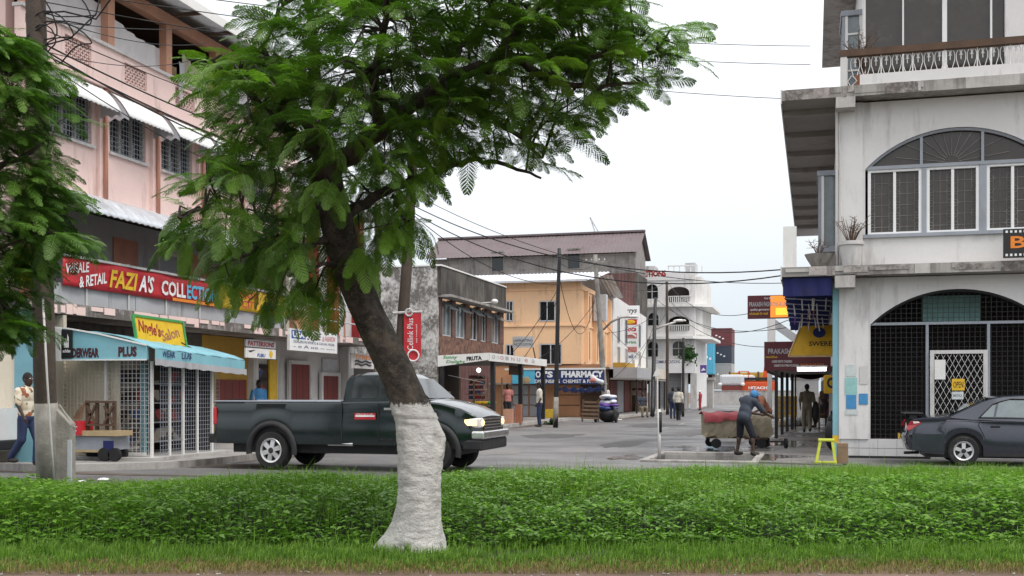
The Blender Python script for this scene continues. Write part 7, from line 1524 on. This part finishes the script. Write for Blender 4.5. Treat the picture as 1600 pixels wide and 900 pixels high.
# curved street lamp arms
la = thing('street_lamp','curved grey street lamp arm on the leaning pole','street lamp',tuple(atD(945,520,57))); MB().tube([atD(943,515,57.5),atD(955,503,57),atD(970,496,57),atD(985,495,57)],.06,7).build('arm','pole_grey',la,smooth=True); MB().ellip(atD(989,495,57),(.3,.14,.08)).build('lamp_head','white_dirty',la,smooth=True)
la = thing('street_lamp','white street lamp arm reaching right from the market sheds','street lamp',tuple(atD(1030,510,67))); MB().tube([atD(1024,514,66.5),atD(1040,508,66.5),atD(1056,503,66.5)],.06,7).build('arm','white_dirty',la,smooth=True); MB().ellip(atD(1062,501,66.5),(.4,.16,.09)).build('lamp_head','white_paint',la,smooth=True)
# red vertical banner
rbn = thing('street_banner','red vertical street banner with white lettering on the brown pole','banner',tuple(atD(645,566,33.2))); d_ = 33.0; ax = V3((C,S,0)); o_ = atD(631,566,d_); wB, hB = 27/FPX*d_, 80/FPX*d_
MB().poly([[(wB*.75,0),(wB,hB*.12),(wB,hB),(0,hB*.94),(0,hB*.1)]],o_,ax,UP,.02).build('cloth','red',rbn); letters('Cellink Plus','white',rbn,o_+ax*(wB*.3),UP,-ax,hB*.24,hB*.86,-wB*.24,wB*.1,depth=.012) 
letters('stay connected','white',rbn,o_+ax*(wB*.3),UP,-ax,hB*.38,hB*.74,-wB*.5,-wB*.38,depth=.012); MB().tube([o_+ax*(wB*.55+wB*.32*math.cos(a))+UP*(hB*.13+wB*.32*math.sin(a))+V3((S,-C,0))*.03 for a in np.linspace(0,6.28,17)],.025,5).build('ring','white',rbn); MB().tube([atD(614,489,33.1),atD(660,487,d_)],.04,7).build('arm','white_dirty',rbn)
MB().tube([o_+ax*(wB*.3+wB*.2*math.cos(a))+UP*(hB*.97+wB*.2*math.sin(a))+V3((S,-C,0))*.03 for a in np.linspace(0,6.28,13)],.03,5).build('emblem','white_dirty',rbn)

# ------------------------------------------------------------------ overhead cables
def cable(a, b, sag, r=.012, label='black overhead cable slung between the poles and buildings', n=22, group='overhead cables'):
    a, b = V3(a), V3(b); m = MB(); m.tube([a.lerp(b,i/n)-V3((0,0,4*sag*(i/n)*(1-i/n))) for i in range(n+1)], r, 5); return tag(m.build('overhead_cable','rope',smooth=True), label, 'cable', group)
L1 = 'thick black cable sagging across the side street to the corner building'; L2 = 'thin black cable strung high across the sky to the white corner building'; L3 = 'black cable running from the thick wooden pole along the pink building'; L4 = 'thin black wire strung between the far street poles'
e1 = atD(1226,421,25.2); e2 = atD(1226,430,25.2); cable(p2(318), e1, .75, .016, 'upper of two thick black cables sagging across the street to the corner building'); cable(p2(328), e2, .95, .016, 'lower of two thick black cables sagging across the street to the corner building'); cable(p2(300), atD(1236,442,30), .8, .01, 'thin black cable crossing the street alongside the two thick ones')
pz = lambda py: atD(float(np.interp(py,[-60,768],[52,76])),py,16.1)
for py, yy, d2 in ((-40,72,24.8),(-20,101,24.9),(0,154,25.2)): cable(pz(py), atD(1266 if py < 0 else 1222,yy,d2), .25, .008, {-40:'topmost',-20:'middle',0:'lowest'}[py]+' of three thin wires strung through the sky to the corner building')
for k, (a, b, sg_) in enumerate(((62,262,.5),(70,285,.7),(78,300,.4),(40,240,.3),(88,312,.9))): cable(pz(a), p2(b), sg_, .014 if k < 3 else .009, L3)
cable(pz(30), atD(330,42,26), .1, .008, L3); cable(pz(76), atD(320,88,26), .25, .007, L3); cable(pz(20), atD(320,68,26), .2, .008, L3)
for a, b, s_ in ((p4t-V3((0,0,.5)),p3t-V3((0,0,.6)),.3),(p4t-V3((0,0,.9)),p5t,.8),(p3t-V3((0,0,1.5)),p2(330),.6),(p5t,atD(1230,470,36),1.2),(p5t-V3((0,0,1)),atD(1232,500,38),1.2),(p6t,atD(1228,512,40),.8),(p3t-V3((0,0,1.2)),p4t-V3((0,0,2.2)),2.2),(p3t-V3((0,0,2.0)),atD(800,580,53),.3),(p3t-V3((0,0,1.6)),atD(790,560,55),.3),(p4t-V3((0,0,3.0)),atD(1010,560,76),.4),(p6t-V3((0,0,1)),atD(945,520,66),.3),(p5t-V3((0,0,2)),atD(960,590,66),.3),(p6t-V3((0,0,1.4)),atD(985,595,70),.2),(p4t-V3((0,0,2.5)),atD(800,575,53),.7),(p5t-V3((0,0,1.5)),atD(1240,540,40),.9)): cable(a, b, s_, .014, L4)
cs_ = thing('cable_coil','tangle of looped black cables on the thick wooden pole','cable',tuple(pz(90)))
for k in range(5):
    c_ = pz(20+18*k); pts_ = []; A, B = random.uniform(.25,.9), random.uniform(.12,.4)
    for i in range(26): a = 2*math.pi*i/25; pts_.append(c_+V3((C,S,0))*(A*(1-math.cos(a))*.5+.12*math.sin(2*a+k))+V3((0,0,B*math.sin(a)+.08*math.sin(3*a+k)))+V3((S,-C,0))*(.2+.05*math.sin(a)))
    MB().tube(pts_,.011,5).build('loop','rope',cs_,smooth=True)
MB().tube([pz(30)+V3((0,-.2,0)),atD(100,18,16),atD(150,30,16.2),atD(172,0,16.2),atD(170,-40,16)],.014,5).build('loop','rope',cs_,smooth=True); MB().tube([pz(85)+V3((0,-.2,0)),atD(110,60,16),atD(150,22,16),atD(160,-20,16)],.012,5).build('loop','rope',cs_,smooth=True); MB().tube([pz(20)+V3((0,-.2,0)),atD(90,26,16),atD(120,26,16),atD(150,24,16)],.01,5).build('loop','rope',cs_,smooth=True)

# ------------------------------------------------------------------ things on the ground
# tarpaulin cart
a, b = gnd(1103,700,.03), gnd(1206,700,.03); ct = thing('tarpaulin_cart','handcart covered with khaki and red tarpaulin beside the drain','cart',((a.x+b.x)/2,(a.y+b.y)/2,.03))
e = (b-a); e.z = 0; Lc = e.length; e.normalize(); nrm = V3((-e.y,e.x,0)); zt_ = .88
def cpos(s_, w_, z): return a+e*s_+nrm*w_+V3((0,0,z-a.z))
rows = []; prof = [(0.0,.30),(-.03,.42),(-.05,.6),(-.04,.72),(-.05,zt_-.06),(0,zt_),(.35,zt_+.05),(.7,zt_),(.75,.7),(.72,.35)]
for i in range(25):
    s_ = Lc*i/24; rows.append([cpos(s_+(.06*math.sin(k*2.2+i) if k < 5 else 0), w_-.035*math.sin(i*1.25+k*.9)-.025*math.sin(i*2.9+k*1.7), z+.03*math.sin(i*.7+k)*(k not in (5,6,7))+.025*math.sin(i*.55)) for k, (w_, z) in enumerate(prof)])
MB().grid(rows).build('tarpaulin','tarp',ct,smooth=True); m = MB(); m.add(rows[0],[tuple(range(10))]); m.add(rows[-1],[tuple(range(9,-1,-1))]); m.build('tarpaulin_end','tarp',ct)
rows2 = []
for i in range(15):
    s_ = -.06+Lc*.55*i/14; rows2.append([cpos(s_, w_-.03*math.sin(i*1.4+k), z+.02*math.sin(i*.9+k*2)) for k, (w_, z) in enumerate([(-.09,.68+.1*i/14),(-.1,.78),(-.09,zt_-.02),(-.02,zt_+.035),(.35,zt_+.09),(.74,zt_+.03)])])
MB().grid(rows2).build('red_sheet','tarp_red',ct,smooth=True)
box_ = MB(); box_.bar(cpos(.1,.05,.3),cpos(Lc-.1,.05,.3),.06,.1).build('frame','wood_dark',ct); MB().bar(cpos(.1,.6,.3),cpos(Lc-.1,.6,.3),.06,.1).build('frame','wood_dark',ct); MB().bar(cpos(.1,-.02,.24),cpos(1.0,-.02,.24),.05,.08).build('rolled_sheet','white_dirty',ct)
for s_ in (.25, Lc-.3): MB().bar(cpos(s_,-.12,.16),cpos(s_,.8,.16),.04).build('axle','black_metal',ct)
for s_, w_ in ((.25,-.1),(.25,.8),(Lc-.3,-.1),(Lc-.3,.8)): m = MB(); q = cpos(s_,w_,.155); m.tube([q-nrm*.04,q+nrm*.04],.125,14); m.build('wheel','rubber',ct,smooth=30)
MB().tube([cpos(Lc-.1,-.1,.2),cpos(Lc+.32,-.1,.2)],.025,6).build('handle','black_metal',ct); m = MB(); q = cpos(Lc+.34,-.1,.16); m.tube([q-e*.03,q+e*.03],.13,14).build('tail_wheel','rubber',ct,smooth=30)
# barrels behind the cart
p = atD(1134,690,33.0); br = thing('oil_drum','open grey steel drum with rusty mouth behind the cart','drum',(p.x,p.y,.0)); MB().lathe([(.28,0),(.29,.02),(.28,.3),(.29,.31),(.28,.62),(.29,.63),(.28,.9),(.29,.92),(.25,.92),(.24,.5)],(p.x,p.y,.0),20).build('drum','grey_frame',br,smooth=40)
p = atD(1146,690,32.0); br = thing('rusty_basin','round rusty basin leaning against the grey drum','basin',(p.x,p.y,.3)); m = MB(); dv = V3((S*.9,-C*.9,.3)).normalized(); c_ = V3((p.x,p.y,.62)); m.tube([c_,c_+dv*.12],.3,18); m.build('bowl','wood_dark',br,smooth=30); m = MB(); m.tube([c_+dv*.121,c_+dv*.14],.22,16); m.build('inside','tan',br)
# bollard and thin sign post by the drain
p = gnd(1030,720); bo = thing('marker_post','slender white marker post with black band at the drain edge','post',tuple(p)); MB().tube([p-V3((0,0,.1)),p+V3((0,0,1.12))],.035,10).build('shaft','white_dirty',bo,smooth=True); MB().tube([p+V3((.03,-.02,.62)),p+V3((.03,-.02,1.06))],.032,10).build('black_band','black',bo,smooth=True)
p = gnd(1027,652); bo = thing('arrow_post','thin white post topped with a small triangular sign','sign post',tuple(p)); MB().tube([p,p+V3((0,0,2.5))],.05,8).build('shaft','white_paint',bo); q = p+V3((0,-.05,2.5)); MB().add([q+V3((-.25,0,-.1)),q+V3((.25,0,-.1)),q+V3((0,0,.45)),q+V3((-.25,.04,-.1)),q+V3((.25,.04,-.1)),q+V3((0,.04,.45))],[(0,1,2),(5,4,3),(0,3,4,1),(1,4,5,2),(2,5,3,0)]).build('triangle','white',bo)
# yellow stool and brown box
p = gnd(1292,724,.03); sx, sy = p.x, p.y+.12; sto = thing('yellow_stool','lime yellow plastic stool beside the painted post','stool',(sx,sy,.03))
bevel(box_part('seat','lime',sto, sx-.17,sx+.15,sy-.16,sy+.16,.48,.53),.012); bevel(box_part('foot_rail','lime',sto, sx-.25,sx+.19,sy-.2,sy-.16,.035,.08),.01)
for i, j in ((-1,-1),(1,-1),(1,1),(-1,1)): MB().bar((sx+i*.19-.02,sy+j*.17,.03),(sx+i*.12-.01,sy+j*.12,.48),.055).build('leg','lime',sto)
bx_ = thing('cardboard_box','brown box standing between the yellow stool and painted post','box',(sx+.3,sy+.1,.03)); bevel(box_part('carton','card',bx_, sx+.2,sx+.42,sy-.05,sy+.3,.031,.44),.008); box_part('flap','card',bx_, sx+.2,sx+.42,sy-.054,sy-.05,.36,.438)
p = atD(1301,690,27.5); bg_ = thing('black_sack','bulging black sack leaning behind the yellow stool','sack',(p.x,p.y,.03)); MB().ellip((p.x,p.y,.42),(.2,.22,.4)).ellip((p.x-.02,p.y,.8),(.1,.1,.14)).build('sack','black_metal',bg_,smooth=True); MB().tube([(p.x-.02,p.y,.92),(p.x-.02,p.y,1.02)],.04,6).build('neck','black_metal',bg_)
p = gnd(1293,672,.03); gd = thing('pavement_stall','crowded pavement stall of brown goods on the right','stall',(p.x,p.y+1,.03)); box_part('table','wood',gd, p.x-.35,p.x+.35,p.y+.5,p.y+2.5,.6,.66)
for i, j in ((-.3,.55),(.3,.55),(-.3,2.45),(.3,2.45)): box_part('leg','wood',gd, p.x+i-.03,p.x+i+.03,p.y+j-.03,p.y+j+.03,.03,.597)
for k in range(14): x, y = p.x+random.uniform(-.25,.25), p.y+random.uniform(.6,2.4); h = random.uniform(.2,.9); bevel(box_part('goods',random.choice(['merchandise','card','wood_dark','terracotta','tan']),gd, x-.12,x+.12,y-.14,y+.14,.661,.661+h),.02)
p = gnd(1226,668,.03); sb_ = thing('yellow_crate_stall','orange yellow crate stall among the black posts','stall',(p.x,p.y,.03)); box_part('crate','yellow_cloth',sb_, p.x-.5,p.x+.45,p.y+3,p.y+3.6,.3,1.3)
for k in range(4): box_part('board','tan',sb_, p.x-.5,p.x+.45,p.y+2.97,p.y+2.998,.35+.24*k,.5+.24*k)
for i in (-.4,.35): box_part('leg','wood',sb_, p.x+i,p.x+i+.08,p.y+3.1,p.y+3.2,.03,.297)
for k in range(7): x = p.x-.3+.35*k*.5; bevel(tag(box_part('produce_sack',random.choice(['white_dirty','paper','tan']),None, x,x+.35,p.y+1.4+.3*k,p.y+1.8+.3*k,.031,.3+.1*(k%3)),'pale sack of goods on the wet pavement under the canopy','sack','sacks under the right canopy'),.08,3)
# stacked table on the barrow at the pink corner
a = gnd(120,722,.11); bw = thing('market_barrow','market barrow loaded with an upturned wooden table frame and red box','barrow',(a.x+.6,a.y+.3,.11)); Yb = a.y+.35; xb = lambda q: xY(q, Yb); zb_ = lambda py, q=140: onY(q, py, Yb)[1]
box_part('bed','grey_frame',bw, xb(112),xb(174),Yb,Yb+.6,zb_(703),zb_(682)); box_part('board','tan',bw, xb(130),xb(184),Yb-.06,Yb+.5,zb_(681),zb_(673)); box_part('red_box','red',bw, xb(112),xb(131),Yb-.1,Yb+.3,zb_(680),zb_(658)); letters('CC','white',bw,V3((0,Yb-.1,0)),RX,UP,xb(116),xb(126),zb_(674),zb_(666),shear=.3)
for q in (132,147,162,174): MB().bar((xb(q),Yb+.1,zb_(672)),(xb(q),Yb+.1,zb_(626)),.06).build('leg','wood_dark',bw)
for a1, b1 in (((131,628),(176,628)),((131,664),(176,664)),((133,634),(146,662)),((146,634),(133,662)),((160,634),(174,662)),((174,634),(160,662))): MB().bar((xb(a1[0]),Yb+.06,zb_(a1[1])),(xb(b1[0]),Yb+.06,zb_(b1[1])),.045).build('brace','wood_dark',bw)
for k in range(5): MB().tube([(xb(112+3*k),Yb+.05,zb_(655)),(xb(120+3*k),Yb+.05,zb_(640-4*k))],.015,5).build('stick','wood',bw)
for q, y_ in ((166,Yb-.05),(182,Yb-.05),(120,Yb+.5),(166,Yb+.5)): m = MB(); m.tube([(xb(q),y_-.04,.25),(xb(q),y_+.04,.25)],.135,14); m.build('wheel','rubber',bw,smooth=30)
MB().bar((xb(112),Yb+.02,.31),(xb(184),Yb+.02,.31),.06,.05).build('axle_beam','tan',bw); box_part('hanging_cloth','navy_cloth',bw, xb(165),xb(181),Yb-.08,Yb-.065,zb_(705),zb_(688))
box_part('strut','wood_dark',bw, xb(118),xb(121),Yb+.2,Yb+.26,.25,zb_(703)); box_part('strut','wood_dark',bw, xb(168),xb(171),Yb+.2,Yb+.26,.25,zb_(703))
# purple bundle, crates by the pharmacy
p = gnd(947,660); pbn = thing('tied_bundle','large bundle of goods under blue and white plastic by the kerb','bundle',(p.x,p.y,0)); MB().ellip((p.x,p.y+.6,.4),(.55,.6,.42)).build('dark_base','black_metal',pbn,smooth=True)
for k in range(5):
    m = MB()
    for i in range(6): m.ellip((p.x+random.uniform(-.36,.36)*(1-.1*k),p.y+.45+random.uniform(-.3,.3),.72+.13*k+random.uniform(-.05,.05)),(random.uniform(.16,.32),.25,random.uniform(.07,.13)),8,6)
    fuse(m,'plastic_layer',['tarp_blue','purple','plastic_white','tarp_blue','plastic_white'][k],pbn,.04)
for sg in (-1,1): m = MB(); m.tube([(p.x+sg*.45,p.y-.05,.22),(p.x+sg*.55,p.y-.05,.22)],.22,14); m.build('wheel','rubber',pbn,smooth=30)
p = gnd(921,659,.12); cts = thing('wooden_crate','broken slatted wooden crates left of the tied bundle','crate',(p.x,p.y,.12))
for k in range(5): MB().bar((p.x-.4,p.y+.1*k,.3+.18*k),(p.x+.4,p.y+.08*k,.28+.18*k),.06,.09).build('slat','wood',cts)
for sg in (-1,1): MB().bar((p.x+sg*.38,p.y+.2,.12),(p.x+sg*.35,p.y+.3,1.15),.06).build('post','wood_dark',cts)
p = gnd(858,664,.0); yb_ = thing('yellow_barrow','small yellow barrow and greens at the foot of the black pole','barrow',(p.x,p.y,0)); box_part('tray','machine_yellow',yb_, p.x-.3,p.x+.25,p.y+.5,p.y+.8,.3,.7)
gl_ = MB()
for k in range(90):
    c_ = V3((p.x+random.gauss(0,.2),p.y+.2+random.gauss(0,.12),.03+abs(random.gauss(0,.09)))); an = random.random()*6.28; e1 = V3((math.cos(an),math.sin(an),random.uniform(-.3,.5)))*.11; e2 = V3((-e1.y,e1.x,.02))*.4; gl_.add([c_-e1,c_+e2,c_+e1,c_-e2],[(0,1,2,3)])
gl_.build("greens","cover",yb_)
m = MB(); m.tube([(p.x-.05,p.y+.45,.15),(p.x+.05,p.y+.45,.15)],.15,12).build('wheel','rubber',yb_)
# market sheds in front of the arched building
sh = thing('market_shed','ramshackle maroon market shed with crates before the arched building','stall',(-10.3,76,.12))
x0, x1 = xY(972,76), xY(1010,76); box_part('wall','maroon',sh, x0,x1-1.0,76.0,76.1,.12,2.4); MB().sheet((x0-.3,75.2,2.3),(x1-x0+1.0,0,0),(0,2.2,.7),.03,.2).build('roof','galv',sh,smooth=True)
for k in range(4): box_part('post','wood',sh, x0+(x1-x0)*k/3-.05,x0+(x1-x0)*k/3+.05,75.4,75.5,.12,2.3)
for k in range(7): bevel(box_part('crate',random.choice(['wood','wood_dark','maroon','tan']),sh, x0+.1+.24*k,x0+.32+.24*k,75.3-.1*(k%3),75.7,.121,.5+.25*(k%4)),.01)
box_part('beam','maroon',sh, x0-.1,x1+.1,75.35,75.45,1.6,1.75)
# litter
for q, py, s_ in ((128,755,.09),(162,752,.11),(286,727,.07),(310,722,.06),(345,719,.1),(147,764,.09),(240,763,.07),(737,681,.14),(968,657,.2),(385,690,.09),(1104,637,.3)):
    c_ = gnd(q, py); m = MB(); m.ellip(c_+V3((0,0,.03)),(s_,s_*.6,.03),7,4,Matrix.Rotation(random.random()*3,3,'Z')); tag(m.build('litter','white',smooth=False),'crumpled scrap of white litter lying on the ground','litter','scraps of litter')
